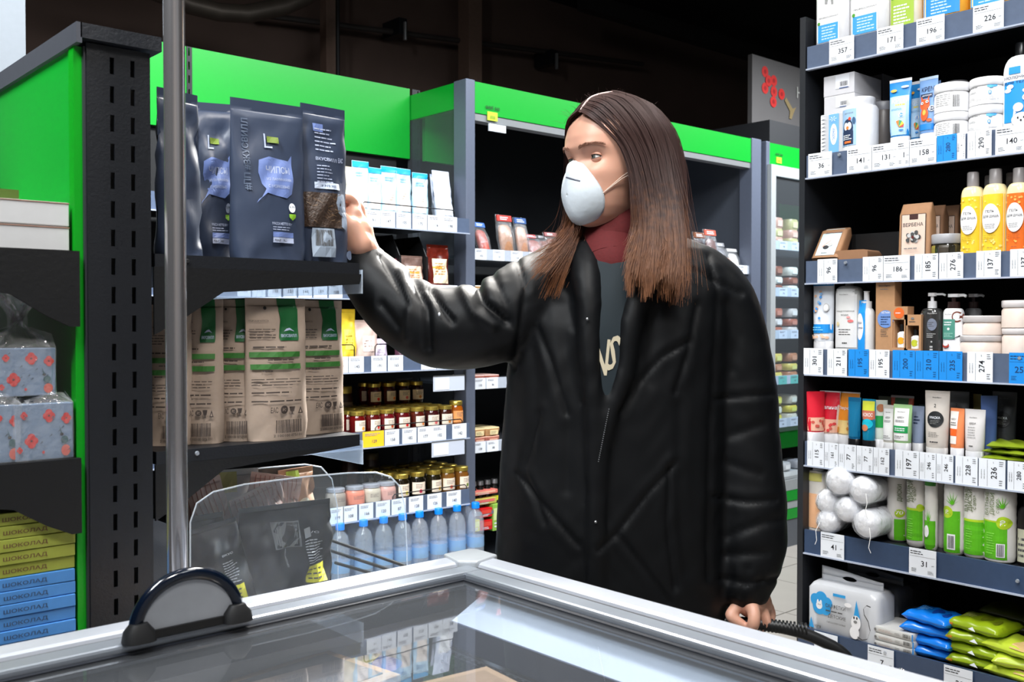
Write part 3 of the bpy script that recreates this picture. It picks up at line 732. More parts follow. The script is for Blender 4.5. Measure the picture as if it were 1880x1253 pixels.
B(X_l, YC - .064, zw - .09, X_r, YC - .056, zw, mat((.05, .60, .16), .4)).obj('base_fascia', ws)
# shelf divider rods
for k, lab in enumerate(('upper', 'middle', 'lower')):
    a = on_y(600 + k * 8, 990 + k * 22, YL + .28)
    b_ = on_y(745 - k * 20, 1040 + k * 10, YL + .05)
    MB().tube([a, b_], .0035, dark, 8).obj('divider_rod', gon)

# ------------------------------------------------------------- chilled cabinets
def cabinet(name, label, xs, xe, zt_, zb2, open_side=False):
    t = thing(name, label, 'fridge')
    B(xs, YF - .004, zb2, xe, YF + .012, zt_, green).obj('fascia', t)
    B(xs, YF + .013, zt_ - .006, xe, YF + .6, zt_, blackflat).obj('roof', t)
    B(xs, YF + .6, .2, xe, YF + .62, zt_, mat((.075, .08, .09), .5)).obj('back_panel', t)
    B(xs, YF + .0, zb2 - .03, xe, YF + .05, zb2 - .001, mat((.55, .56, .57), .4, .3)).obj('light_housing', t)
    return t
xs = on_y(870.5, 591, YF).x; xe = on_y(1383, 591, YF).x
ztf = on_y(1383, 256, YF).z; zbf = on_y(1383, 299.5, YF).z
fr = cabinet('chilled_cabinet', 'long open chilled cabinet with green fascia behind the shopper', xs, xe, ztf, zbf)
for px in (852.5, 1376):
    xp = on_y(px, 591, YF).x; xq = on_y(px + 17, 591, YF).x
    B(xp, YF - .012, .0, xq, YF + .07, ztf + .004, greypost).obj('end_post', fr, bevel=.004)
xs0 = on_y(853, 591, YF).x
B(xe - .01, YF + .07, .1, xe, YF + .62, ztf - .01, mat((.30, .32, .36), .45)).obj('end_panel', fr)
B(xs0 + .004, YF + .07, zbf + .02, xs0 + .02, YBK + .02, ztf, green).obj('side_fascia', fr)
B(xs0 + .004, YF + .07, .1, xs0 + .008, YBK + .02, zbf + .02, film((.9, .95, 1), .03, .03, .2)).obj('side_glass', fr)
FZ = [on_y(900, y, YF).z for y in (478, 600, 714, 830)]
fzh = .045
for z in FZ:
    B(xs, YF + .02, z + .01, xe, YF + .55, z + .022, mat((.5, .52, .55), .4)).obj('shelf_board', fr)
    B(xs, YF + .004, z, xe, YF + .018, z + fzh, mat((.70, .73, .78), .3)).obj('price_rail', fr)
zb3 = on_y(1440, 1005, YF).z
B(xs, YF - .03, .02, xe, YF + .58, .12, mat((.45, .47, .5), .4)).obj('base', fr)
B(xs, YF - .035, .12, xe, YF - .01, .19, green).obj('base_stripe', fr)
B(xs, YF - .035, .19, xe, YF + .01, .215, paperblue).obj('base_rail', fr)
B(xs, YF + .0, .2, xe, YF + .56, .23, mat((.4, .42, .45), .4)).obj('base_shelf', fr)
for row, edges in ((0, (872, 905, 938, 972, 1300, 1325, 1350)), (2, (870, 893)), (3, (870, 894))):
    for px in edges:
        wall_tag(px, px + 21, 0, None, '%s white price tag from the left on the %s chilled cabinet rail' % (ORD[edges.index(px)], 'upper' if row == 0 else 'third' if row == 2 else 'lowest'), None, YF + .003, FZ[row], fzh)
# chilled meat packs
clearf = film((.95, .97, 1), .10, .06, .35, .5, 40)
def meat(px, tp, w_, h, zz, c, cap, lab, tilt=-12, Y=None, rz=0, name='meat_pack'):
    Y = YF + .05 if Y is None else Y; q = on_y(px, 591, Y)
    t = thing(name, lab, 'meat pack', (q.x, Y, zz), R(rz), 'vacuum packed meat in the chilled cabinet'); t.rotation_euler.x = R(tilt)
    mm = mat(c, .3, noise=.35, scale=70, bump=.4)
    MB().loft([(.012, w_ * .30, .009, 2.4), (h * .1, w_ * .38, .014, 2.4), (h * .4, w_ * .42, .018, 2.4), (h * .68, w_ * .38, .014, 2.4), (h * .76, w_ * .25, .006, 2.4)], mm, 20).obj('meat', t)
    MB().loft([(0, w_ / 2, .002, 6), (.01, w_ / 2, .008, 6), (h * .5, w_ / 2, .022, 4), (h * .8, w_ / 2, .008, 6), (h, w_ / 2, .002, 6)], clearf, 20).obj('clear_film', t)
    MB().box(-w_ * .48, -.010, h * .84, w_ * .48, -.004, h * .98, mat(cap, .4)).obj('header_card', t)
    P = Print(w_, h); P.lines(-.6, .86, .6, .95, 2, paper, .5); P.obj(t, None, 'print', -.0102)
z1 = FZ[0] + .022
meat(893, 0, .075, .15, z1, (.72, .33, .28), (.1, .4, .75), 'pink ham pack with blue header leaning behind the post', -20, rz=12)
meat(933, 0, .085, .185, z1, (.66, .48, .36), (.75, .15, .08), 'tan bacon pack with a red header card')
meat(962, 0, .07, .18, z1, (.70, .52, .42), (.1, .3, .55), 'tan bacon pack with a navy header card')
meat(988, 0, .09, .12, z1, (.55, .25, .22), (.7, .1, .1), 'dark red salami pack low beside her hair', -28)
meat(1008, 0, .09, .12, z1, (.45, .2, .18), (.3, .3, .32), 'dark red salami pack partly behind her hair', -28)
meat(1020, 0, .08, .13, z1, (.5, .28, .22), (.5, .1, .1), 'reddish pack right behind her hair', -20)
meat(1310, 0, .10, .21, z1, (.35, .15, .12), (.75, .35, .28), 'brown meat pack with pink header right of her head', -10)
meat(1290, 0, .10, .20, z1, (.25, .12, .1), (.5, .3, .2), 'dark brown meat pack just right of her head', -10, Y=YF + .12)
meat(1350, 0, .09, .12, z1, (.8, .78, .75), (.8, .8, .8), 'pale meat pack near the right end post', -18)
meat(1262, 0, .09, .15, z1, (.6, .58, .55), (.85, .85, .85), 'silver meat pack half hidden by her shoulder', -18)
meat(1330, 0, .08, .15, z1, (.3, .3, .33), (.5, .5, .52), 'grey vacuum pack between the brown and the pale pack', -18)
def tray(px, z, w_, h, d, c, c2, lab, Y=None):
    Y = YF + .03 if Y is None else Y; q = on_y(px, 591, Y)
    t = thing('food_tray', lab, 'food tray', (q.x, Y + d / 2, z), R(random.uniform(-3, 3)), 'food trays in the chilled cabinet')
    MB().loft([(0, w_ * .44, d * .44, 5), (h * .7, w_ * .5, d * .5, 5), (h, w_ * .5, d * .5, 5)], mat(c, .35, noise=.3, scale=50), 24).obj('tray', t)
    MB().loft([(h, w_ * .5, d * .5, 5), (h + .003, w_ * .49, d * .49, 5)], mat(c2, .3, noise=.1), 24).obj('lid', t)
    P = Print(w_, h); P.rect(-.5, .15, .5, .8, mat(c2, .5), 3, 1); P.lines(-.4, .25, .4, .65, 2, mat([k * .6 for k in c2], .5, noise=0)); P.obj(t, None, 'printed_label', -d / 2 - .001)
z2 = FZ[1] + .022
for k, (px, c, c2) in enumerate(((876, (.72, .55, .35), (.95, .93, .9)), (905, (.85, .83, .8), (.96, .95, .93)), (940, (.9, .88, .86), (.9, .92, .95)), (975, (.75, .7, .65), (.95, .9, .85)), (1355, (.8, .78, .75), (.9, .88, .85)))):
    for j in range(3):
        tray(px, z2 + j * .05, .085, .045, .12, c, c2, '%s tub of salad stacked on the second chilled shelf, column %s' % (('bottom', 'middle', 'top')[j], ('by the grey post', 'second from the post', 'third from the post', 'behind her shoulder', 'by the right end post')[k]))
z3 = FZ[2] + .022; z4 = FZ[3] + .022
for k, px in enumerate((880, 906)):
    tray(px, z3, .09, .03, .14, (.65, .35, .28), (.85, .7, .66), 'flat tray of pink sausages on the third chilled shelf, %s' % ('left' if k == 0 else 'right'))
    tray(px, z4, .09, .035, .14, (.75, .45, .38), (.9, .7, .6), 'lower tray of sliced sausage on the lowest chilled shelf, %s' % ('left' if k == 0 else 'right'))
    tray(px, z4 + .04, .09, .03, .14, (.78, .6, .4), (.93, .85, .65), 'upper tray of sliced cheese on the lowest chilled shelf, %s' % ('left' if k == 0 else 'right'))
# bottom of cabinet: bottles and boxes
for k, px in enumerate((874, 887, 900, 913)):
    q = on_y(px, 591, YF + .06); z = .46
    t = thing('sauce_bottle', 'small dark sauce bottle with silver top and yellow band, %s in the chilled cabinet row' % ('first', 'second', 'third', 'fourth')[k], 'bottle', (q.x, YF + .08, z))
    MB().loft([(0, .021, .021), (.07, .021, .021), (.09, .010, .010), (.10, .010, .010)], mat((.12, .11, .1), .2, kind='coat'), 16).obj('bottle_body', t)
    MB().loft([(.10, .014, .014), (.118, .013, .013)], steel, 16).obj('cap', t)
    MB().loft([(.03, .0215, .0215), (.05, .0215, .0215)], mat((.85, .85, .15), .5), 16, cap=False).obj('label_band', t)
B(xs, YF + .02, .445, xe, YF + .5, .459, mat((.4, .42, .45), .4)).obj('shelf_board', fr)
def carton(px0, px1, py0, py1, Y, c, c2, lab, d=.08, name='food_carton', cat='food box'):
    a = on_y(px0, py1, Y); b_ = on_y(px1, py0, Y); w_ = b_.x - a.x; h = b_.z - a.z
    t = thing(name, lab, cat, ((a.x + b_.x) / 2, Y + d / 2, a.z))
    MB().box(-w_ / 2, -d / 2, 0, w_ / 2, d / 2, h, mat(c, .4)).obj('carton', t, bevel=.002)
    P = Print(w_, h); P.rect(-.8, .4, .8, .85, mat(c2, .5), 2, 1); P.lines(-.6, .1, .5, .35, 2, paper); P.obj(t, None, 'printed_label', -d / 2)
carton(882, 904, 932, 952, YF + .02, (.8, .08, .1), (.85, .25, .2), 'upper red carton at the bottom of the chilled cabinet')
carton(882, 904, 954, 976, YF + .02, (.8, .08, .1), (.85, .25, .2), 'lower red carton at the bottom of the chilled cabinet')
carton(869, 881, 954, 978, YF + .02, (.85, .8, .1), (.9, .9, .5), 'small yellow carton beside the red cartons')
carton(905, 918, 925, 976, YF + .02, (.55, .72, .3), (.8, .85, .6), 'light green carton beside the red cartons')
carton(868, 914, 898, 912, YF + .04, (.85, .45, .4), (.9, .7, .6), 'flat pink carton lying on the bottom stack')
carton(870, 912, 913, 930, YF + .03, (.75, .7, .35), (.85, .4, .4), 'flat yellow-green carton under the pink carton')
# tag and lettering on the green fascia
def ftag(px, py0, py1, w_, lab, txt, c=(.72, .85, .2), hd=True):
    a = on_y(px, py1, YF - .006); h = on_y(px, py0, YF - .006).z - a.z
    t = thing('shelf_label', lab, 'sign', (a.x, YF - .0065, a.z))
    MB().box(-w_ / 2, -.001, 0, w_ / 2, .001, h, mat(c, .5)).obj('card', t)
    P = Print(w_, h); P.rect(-.5, .2, .5, .55, mat([k * .75 for k in c], .5), 1, 1)
    if txt: P.text(txt, 0, 1.45, .4, mat((.03, .1, .05), .6, noise=0))
    P.obj(t, None, 'print', -.001)
ftag(904, 206, 222, .055, 'small yellow-green label with black lettering on the long green fascia', '0И0Е 500')
ftag(1430, 289, 300, .05, 'small yellow-green label on the fascia of the door fridge', '070Е 200')
a = on_y(911, 243, YF)
tag(B(a.x - .045, YF - .01, a.z, a.x + .045, YF - .002, a.z + .03, paper).obj('ticket'), 'white ticket hanging under the green fascia near the grey post', 'sign')
# ---- door fridge at the right
xd0 = on_y(1403, 591, YF).x; xd1 = on_y(1640, 591, YF).x
ztd = on_y(1440, 268, YF).z; zbd = on_y(1440, 309, YF).z
df = cabinet('door_fridge', 'fridge with pale framed glass door right of the shopper', xd0, xd1, ztd, zbd)
B(xd0 - .004, YF - .012, 0, xd0 + .03, YF + .07, ztd + .004, greypost).obj('end_post', df, bevel=.004)
B(on_y(1393, 591, YF).x, YF + .02, 0, xd0 - .005, YF + .3, ztd - .05, blackflat).obj('filler_panel', df)
frm = mat((.72, .74, .75), .35, .2)
xg = on_y(1412, 591, YF - .03).x; 
zlow = on_y(1445, 790, YF).z
MB().box(xg, YF - .04, zlow, xg + .045, YF - .014, zbd, frm).obj('door_frame', df)
MB().box(xg + .045, YF - .04, zbd - .06, xd1, YF - .014, zbd, frm).obj('door_frame', df)
B(xg + .045, YF - .03, zlow, xd1, YF - .025, zbd - .06, film((.9, .95, 1), .03, .03, .2)).obj('door_glass', df)
DZ = [on_y(1445, y, YF + .1).z for y in (460, 545, 622, 705, 783)]
for i, z in enumerate(DZ):
    B(xd0 + .05, YF + .1, z + .004, xd1, YF + .5, z + .02, frm).obj('shelf_board', df)
    B(xd0 + .05, YF + .085, z, xd1, YF + .095, z + .05, mat((.82, .85, .88), .3)).obj('price_rail', df)
zz = on_y(1445, 830, YF).z
B(xd0 + .03, YF + .1, zz, xd1, YF + .12, DZ[4], mat((.02, .4, .1), .4)).obj('lower_panel', df)
for (pa, pb, mm_, nm, dy) in ((897, 878, frm, 'base_panel', -.05), (916, 898, green, 'base_stripe', -.053), (930, 917, frm, 'base_panel', -.05), (949, 931, green, 'base_stripe', -.053), (1003, 950, mat((.38, .40, .43), .4), 'base_panel', -.05), (1012, 1004, blackflat, 'kick_plate', -.03)):
    B(xd0, YF + dy, max(0, on_y(1445, pa, YF).z), xd1, YF + .3, on_y(1445, pb, YF).z, mm_).obj(nm, df)
B(xd0 + .03, YF - .04, on_y(1445, 877, YF).z, xd1, YF + .3, on_y(1445, 872, YF).z, frm).obj('base_shelf', df)
for i, (z, cs) in enumerate(zip(DZ + [on_y(1445, 877, YF).z], (((.85, .65, .55), (.8, .75, .5)), ((.55, .3, .2), (.9, .88, .8)), ((.7, .4, .3), (.85, .8, .75)), ((.9, .8, .4), (.75, .5, .35)), ((.93, .83, .3), (.9, .85, .75)), ((.75, .75, .75), (.6, .6, .62))))):
    for k, px in enumerate((1434, 1462)):
        q = on_y(px, 591, YF + .11)
        for j in range(3 if i < 5 else 1):
            hh = (.05, .045, .055)[j] * (1.15 if i == 0 else .9)
            t = thing('dairy_pack', 'pack on the %s shelf of the door fridge, %s, %s of its stack' % (('top', 'second', 'third', 'fourth', 'fifth', 'bottom')[i], 'left' if k == 0 else 'right', ('bottom', 'middle', 'top')[j]), 'food pack', (q.x, YF + .18 - (.06 if i == 5 else 0), z + .021 + j * .052))
            c = cs[(j + k) % 2]
            MB().loft([(0, .045, .055, 4), (hh * .3, .05, .06, 4), (hh * .8, .05, .06, 4), (hh, .045, .055, 4)], mat(c, .35, noise=.25, scale=50), 20).obj('pack_body', t)
            P = Print(.08, hh); P.rect(-.6, .2, .6, .75, mat([min(1, v + .15) for v in c], .5), 2, 1); P.obj(t, None, 'printed_label', -.06)
    if i < 5:
        for px in (1430, 1452):
            wall_tag(px, px + 15, 0, None, '%s price tag on the %s rail of the door fridge' % ('left' if px == 1430 else 'right', ('top', 'second', 'third', 'fourth', 'fifth')[i]), mat((.45, .82, .75), .5) if i == 3 else None, YF + .084, z, .048)
B(on_y(1430, 591, YF + .45).x, YF + .45, on_y(1445, 415, YF + .45).z, xd1, YF + .47, on_y(1445, 376, YF + .45).z, green).obj('inner_panel', df)
# black box and sign board on top
q = on_y(1413, 230, YF + .02)
tag(B(q.x, YF + .02, ztd + .005, xd1, YF + .6, on_y(1440, 226, YF + .02).z, mat((.15, .155, .17), .6)).obj('cabinet_housing'), 'dark grey housing on top of the door fridge', 'housing')
zbx = on_y(1440, 226, YF + .02).z
sa = on_y(1381, 116, YF + .3); sb = on_y(1381, 226, YF + .3)
sg = thing('sign_board', 'grey hanging sign with red berries and a white letter above the door fridge', 'sign', (sa.x, YF + .3, sb.z))
sb.z = zbx + .0005; sw = 1.1; sh = sa.z - sb.z
B(0, 0, 0, sw, .03, sh, mat((.38, .37, .37), .7, noise=.1, scale=5)).obj('board', sg)
P = Print(2 * sw, sh); red = mat((.80, .16, .15), .5, noise=.15, scale=80); drk = mat((.62, .10, .11), .5)
def U(px): return (on_y(px, 591, YF + .3).x - sa.x) / sw
def V(py): return (on_y(1420, py, YF + .3).z - sb.z) / sh
for px, py in ((1402, 153), (1418, 165), (1402, 183), (1418, 185), (1432, 186), (1417, 204), (1408, 168)):
    P.ell(U(px), V(py), .010 * 3.0 / 1.0, None, red); P.ell(U(px), V(py), .012, None, drk)
P.poly([(U(1440), V(190)), (U(1452), V(208)), (U(1458), V(204)), (U(1454), V(215)), (U(1450), V(228)), (U(1446), V(228)), (U(1447), V(214)), (U(1437), V(196))], mat((.55, .48, .33), .6))
P.text('Н', U(1464), V(175), .17, mat((.7, .7, .68), .6))
P.obj(sg, None, 'berry_print', 0, gap=.0015)
# ------------------------------------------------------------- toiletries on the right-hand rack
LB = {}
def RP(px0, px1, py, i, dx=.045, rnd=True):
    X = XR + dx if i < 6 else XR7 + dx
    mid = (px0 + px1) / 2; c = on_x(mid, 591, X); d = (c - CAMP).dot(FW)
    w = (px1 - px0) * d / F if rnd else abs(on_x(px0, 591, X).y - on_x(px1, 591, X).y)
    z0 = ST[i] - .008
    return Vector((X, c.y, z0)), w, on_x(mid, py, X).z - z0
RZ = R(-90)
def gray(v): return mat((v, v, v), .6, noise=0)
G6 = gray(.45); G3 = gray(.28)
def lofted(name, label, cat, loc, rz, body, bm, part='bottle_body', extra=(), P=None, group=None, n=28, surf=None, tilt=0):
    t = thing(name, label, cat, loc, rz, group)
    MB().loft(body, bm, n).obj(part, t)
    for nm, secs, m in extra: MB().loft(secs, m, 24).obj(nm, t)
    if P: P.obj(t, surf or surf_of(body), 'printed_label', gap=.0009)
    if tilt: t.rotation_euler.x = tilt
    return t
# top shelf: canisters whose tops are above the frame
for px0, px1, c, lc, lab, txt in ((1506, 1566, (.90, .90, .91), (.25, .62, .93), 'white canister with blue text block at the left end of the top shelf', 'ПРОФЕССИОНАЛ'), (1567, 1639, (.88, .88, .89), (.25, .62, .93), 'white canister with blue text block, second from the left on the top shelf', 'ПРОФЕССИОНАЛ'),
        (1640, 1697, (.90, .88, .80), (.62, .74, .25), 'canister with lime green label on the top shelf', 'СРЕДСТВО'), (1698, 1782, (.93, .66, .22), (.15, .55, .88), 'orange canister with blue text block, left of the two on the top shelf', ''), (1783, 1872, (.93, .68, .25), (.2, .6, .92), 'orange canister with blue text block, right of the two on the top shelf', '')):
    loc, w_, _ = RP(px0, px1, 60, 0, .06, False); w_ *= .985; h = .235
    body = [(0, w_ * .47, .040, 6), (.006, w_ * .5, .045, 6), (h * .78, w_ * .5, .045, 6), (h * .88, w_ * .42, .038, 4), (h * .93, w_ * .2, .02, 2), (h * .96, w_ * .2, .02, 2)]
    P = Print(w_, h); L = mat(lc, .5)
    big = px0 > 1690
    P.rect(-.80, .06, .55, .72, mat((.96, .96, .97), .5) if not big else mat((.95, .8, .55), .5))
    if px0 == 1640: P.rect(-.80, .03, .7, .38, L); P.text('СРЕДСТВО', -.1, .47, .035, G3, .6); P.lines(-.6, .06, .5, .28, 6, paper)
    else:
        P.rect(-.74 if not big else -.85, .05, .5 if not big else .75, .26 if not big else .36, L); P.lines(-.5, .07, .4, .24, 5, mat((.75, .88, .97), .5), .4)
        if txt: P.text(txt, -.1, .34, .022, G6, .6)
    P.ell(-.68, .28 if px0 != 1640 else .36, .09, None, mat((.3, .6, .2), .5))
    if not big and px0 < 1600: P.poly([(-.3, .5), (-.15, .5), (-.1, .56), (.05, .56), (.1, .48), (.22, .48), (.18, .62), (-.3, .62)], gray(.6)); P.rect(-.14, .62, .0, .68, gray(.55), 1, 1)
    lofted('cleaning_canister', lab, 'bottle', loc, RZ, body, mat(c, .35), 'canister_body', [('screw_cap', [(h * .955, w_ * .24, w_ * .24), (h * 1.05, w_ * .24, w_ * .24)], mat(WHITE, .4))], P, 'canisters on the top shelf')
# second shelf --------------------------------------------------------------
def rbox(px0, px1, py0, py1, i, dx, depth, m, lab, P=None, name='carton', cat='box', group=None, zbase=None, rz=RZ, bev=.002):
    loc, w_, _ = RP(px0, px1, py0, i, dx, False)
    zt_ = on_x((px0 + px1) / 2, py0, loc.x).z; z0 = loc.z if py1 is None else on_x((px0 + px1) / 2, py1, loc.x).z
    if zbase is not None: z0 = zbase
    h = zt_ - z0
    t = thing(name, lab, cat, (loc.x + depth / 2, loc.y, z0), rz, group)
    MB().box(-w_ / 2, -depth / 2, 0, w_ / 2, depth / 2, h, m).obj('carton', t, bevel=bev)
    if P:
        pr = Print(w_, h); P(pr); pr.obj(t, None, 'printed_label', -depth / 2, gap=.0008)
    return t, loc, w_, h, zt_
wbx = mat((.78, .78, .80), .5)
def barc(p): p.rect(-.2, .3, .7, .95, mat((.86, .87, .9), .5)); p.bars(.1, .4, .6, .62, G3); p.rect(.05, .3, .65, .34, mat((.3, .4, .6), .5))
def swab(p):
    p.rect(-.25, .02, .62, .98, mat((.45, .68, .9), .5)); p.ell(.18, .5, .3, .25, mat((.93, .95, .98), .5)); p.text('ПАЛОЧКИ', .18, .5, .07, mat((.25, .5, .8), .5), .45, 90)
    for k in range(10): p.poly([(-.9, .06 + k * .09), (-.5, .1 + k * .09), (-.9, .145 + k * .09)], mat((.97, .97, .97), .5))
    for k in range(6):
        a = k * math.pi / 3; p.poly([(.18, .86), (.18 + .3 * math.cos(a), .86 + .06 * math.sin(a)), (.18 + .3 * math.cos(a + .25), .86 + .06 * math.sin(a + .25))], paper)
_, _, _, _, zt_ = rbox(1504, 1546, 209, None, 1, .02, .10, mat((.75, .76, .78), .35), 'clear pack of cotton swabs with light blue label, left end of second shelf', swab, 'swab_pack', 'swabs')
_, _, _, _, zt2 = rbox(1510, 1566, 175, None, 1, .025, .15, wbx, 'white carton with barcode lying on the swab pack, lower of the two', barc, zbase=zt_)
rbox(1509, 1565, 137, None, 1, .025, .15, wbx, 'white carton with barcode, topmost of the stack on the second shelf', barc, zbase=zt2)
rbox(1575, 1618, 140, None, 1, .20, .12, mat((.45, .45, .47), .5), 'shadowed grey carton stack behind the penguin jar', None)  # mid grey puts the shade behind the jar into the colour
def roundjar(px0, px1, py, i, dx, lab, bm, lm, P=None, lidf=.16, name='jar', neck=.86, zbase=None, group=None, part='jar_body', rz=RZ, py1=None):
    loc, w_, h = RP(px0, px1, py, i, dx)
    if zbase is not None: h += loc.z - zbase; loc.z = zbase
    r = w_ / 2; hl = h * (1 - lidf)
    body = [(0, r * .93, r * .93), (h * .02, r, r), (hl - .008, r, r), (hl, r * .9, r * .9)]
    pr = None
    if P: pr = Print(w_, h); P(pr)
    t = lofted(name, lab, 'jar', loc, rz, body, bm, part, [('lid', [(hl, r * neck, r * neck), (hl + .003, r * (neck + .04), r * (neck + .04)), (h - .002, r * (neck + .04), r * (neck + .04)), (h, r * neck, r * neck)], lm)], pr, group, 32)
    return t, loc, h
wplast = mat((.90, .90, .91), .35)
navyp = mat((.13, .20, .33), .5)
def penguin(p):
    p.rect(-.72, .12, .28, .78, mat((.62, .76, .90), .5)); p.text('ДЕТСКАЯ', -.2, .70, .03, G6, .3)
    p.ell(-.25, .43, .36, .17, navyp); p.rect(-.62, .14, .12, .38, navyp); p.ell(-.37, .47, .15, .07, paper); p.ell(-.13, .47, .15, .07, paper); p.ell(-.25, .44, .10, .03, mat((.95, .5, .2), .5)); p.ell(-.1, .6, .09, .03, mat((.9, .3, .2), .5)); p.ell(.16, .56, .1, .06, mat((.2, .35, .5), .5)); p.lines(-.55, .22, .08, .32, 3, paper); p.rect(-.45, .16, 0, .2, mat((.9, .45, .2), .5), 3, 1)
roundjar(1546, 1609, 182, 1, .05, 'white plastic jar with a penguin picture on the second shelf', wplast, wplast, penguin, .16, neck=.78)
roundjar(1600, 1638, 189, 1, .13, 'shadowed jar standing behind the penguin jar', mat((.40, .38, .37), .4), mat((.55, .55, .57), .4))  # darker tone is shade painted into the jar's colour
def tube(px0, px1, py, i, dx, lab, m, P=None, cap=mat((.93, .93, .94), .35), crimp=None, capf=.16, yaw=0, group=None, capw=.84, bottomw=.84, name='cream_tube', zlift=0, lean=0):
    loc, w_, h = RP(px0, px1, py, i, dx)
    w_ *= 1.0; a = w_ / 2; zc = h * capf; hb = h - zc
    loc.z += zlift
    body = [(zc, a * bottomw, a * .66, 2), (zc + hb * .06, a * (bottomw + .03), a * .68, 2), (zc + hb * .35, a * .93, a * .58, 2), (zc + hb * .65, a * .97, a * .36, 2), (zc + hb * .9, a, a * .09, 2.2), (zc + hb * .955, a, .0011, 3), (h, a, .0011, 3)]
    body = [tuple(body[j][q] + (body[j + 1][q] - body[j][q]) * k / 3 for q in range(4)) for j in range(len(body) - 1) for k in range(3)] + [body[-1]]
    pr = None
    if P: pr = Print(w_, hb, zc); P(pr)
    t = lofted(name, lab, 'tube', loc, RZ + R(yaw), body, m, 'tube_body', [('cap', [(0, a * capw, a * .66), (.002, a * (capw + .02), a * .68), (zc * .95, a * (capw + .02), a * .68), (zc, a * capw, a * .6)], cap)] + ([('crimp', [(zc + hb * .95, a * 1.01, .0018, 3), (h, a * 1.01, .0018, 3)], crimp)] if crimp else []), pr, group, 30)
    if lean: t.rotation_euler.y = lean
    return t
wh = mat((.92, .92, .93), .35)
def krem1(p):
    lb = mat((.70, .84, .95), .4); p.rect(-.86, .02, .86, .70, lb, 8, 10); p.text('КРЕМ', .1, .62, .085, wh, .75); p.lines(-.3, .52, .7, .57, 1, mat((.95, .85, .4), .5), .6)
    p.lines(-.7, .45, .6, .49, 2, mat((.5, .7, .85), .5)); p.ell(.3, .36, .24, None, wh); p.ell(.3, .36, .19, None, mat((.15, .55, .85), .5)); p.text('0+', .3, .36, .05, wh)
    cs = [(.85, .25, .2), (.95, .8, .2), (.2, .6, .4), (.9, .5, .2)]
    for k in range(4):
        a0, a1 = R(-30 + k * 40), R(10 + k * 40); p.poly([(.15, .15), (.15 + .42 * math.cos(a0), .15 + .085 * math.sin(a0) + .04), (.15 + .42 * math.cos(a1), .15 + .085 * math.sin(a1) + .04)], mat(cs[k], .5))
    p.ell(.35, .1, .2, .015, mat((.1, .5, .8), .5)); p.ell(-.5, .80, .3, .025, mat((.95, .7, .3), .5)); p.ell(.5, .85, .35, .02, wh)
cb = mat((.15, .55, .85), .35)
tube(1630, 1671, 146, 1, .05, 'pale blue baby cream tube with a colourful umbrella, front left on the second shelf', cb, krem1, crimp=wh, yaw=4)
tube(1668, 1694, 150, 1, .11, 'pale blue baby cream tube behind the front one on the second shelf', cb, krem1, crimp=wh)
def krem2(p):
    p.rect(-.8, .05, .8, .16, mat((.1, .5, .8), .5)); p.text('КРЕМ', .05, .78, .085, navyp, .7); p.rect(-.7, .63, .6, .70, navyp); p.text('ДЕТСКИЙ', 0, .665, .03, wh, .5)
    o = mat((.90, .36, .16), .5); p.ell(-.15, .50, .55, .10, o); p.poly([(-.55, .55), (-.62, .66), (-.3, .6)], o); p.poly([(.1, .58), (.3, .66), (.35, .54)], o)
    p.ell(-.1, .33, .42, .12, o); p.ell(.42, .22, .25, .03, o); p.ell(-.1, .36, .18, .05, mat((.97, .7, .3), .5)); p.ell(-.4, .53, .15, None, wh); p.ell(-.38, .53, .07, None, G3); p.ell(.15, .55, .15, None, wh); p.ell(.17, .55, .07, None, G3)
    p.ell(.62, .42, .28, None, wh); p.ell(.62, .42, .22, None, navyp); p.text('0+', .62, .42, .05, wh)
tube(1684, 1720, 142, 1, .05, 'grey blue baby cream tube with an orange cat on the second shelf', mat((.45, .60, .80), .35), krem2, crimp=mat((.7, .78, .86), .4), yaw=-5)
tube(1702, 1724, 150, 1, .11, 'blue tube half hidden behind the orange cat tube', mat((.30, .45, .65), .4), None)
def cjar(p, up=True):
    p.lines(-.8, .62, .1, .74, 2, G3, .35); p.lines(-.75, .42, -.1, .5, 2, G6, .35); c_ = mat((.3, .65, .88), .5)
    for u, v in ((.42, .66), (.55, .7), (.68, .66), (.55, .62)): p.ell(u, v, .1, .05, c_)
    p.ell(.5, .42, .08, .07, c_); p.ell(.5, .42, .04, .045, wh); p.lines(-.85, .15, .9, .3, 3, gray(.75), .3)
def ljar(p): p.lines(-.6, .2, .4, .62, 6, gray(.66), .3, .2); p.bars(.45, .15, .75, .55, G3); p.ell(-.92, .6, .08, .1, mat((.2, .55, .85), .5))
_, l_, h_ = roundjar(1714, 1776, 211, 1, .055, 'lower jar of the left stack of white cream jars with printed text', wplast, wplast, ljar, .30, neck=.97)
roundjar(1714, 1776, 157, 1, .055, 'upper jar of the left stack of white cream jars with printed text', wplast, wplast, ljar, .30, neck=.97, zbase=l_.z + h_ + .0005)
_, l_, h_ = roundjar(1778, 1840, 198, 1, .055, 'lower jar of the right stack of white cream jars with a blue cloud', wplast, wplast, cjar, .30, neck=.97)
roundjar(1779, 1841, 147, 1, .055, 'upper jar of the right stack of white cream jars with a blue cloud', wplast, wplast, cjar, .30, neck=.97, zbase=l_.z + h_ + .0005)
roundjar(1728, 1775, 152, 1, .14, 'white jar stack in shadow behind the left cream jars', mat((.5, .5, .52), .4), mat((.45, .45, .47), .4))  # white jar coloured grey to carry the shade at the back
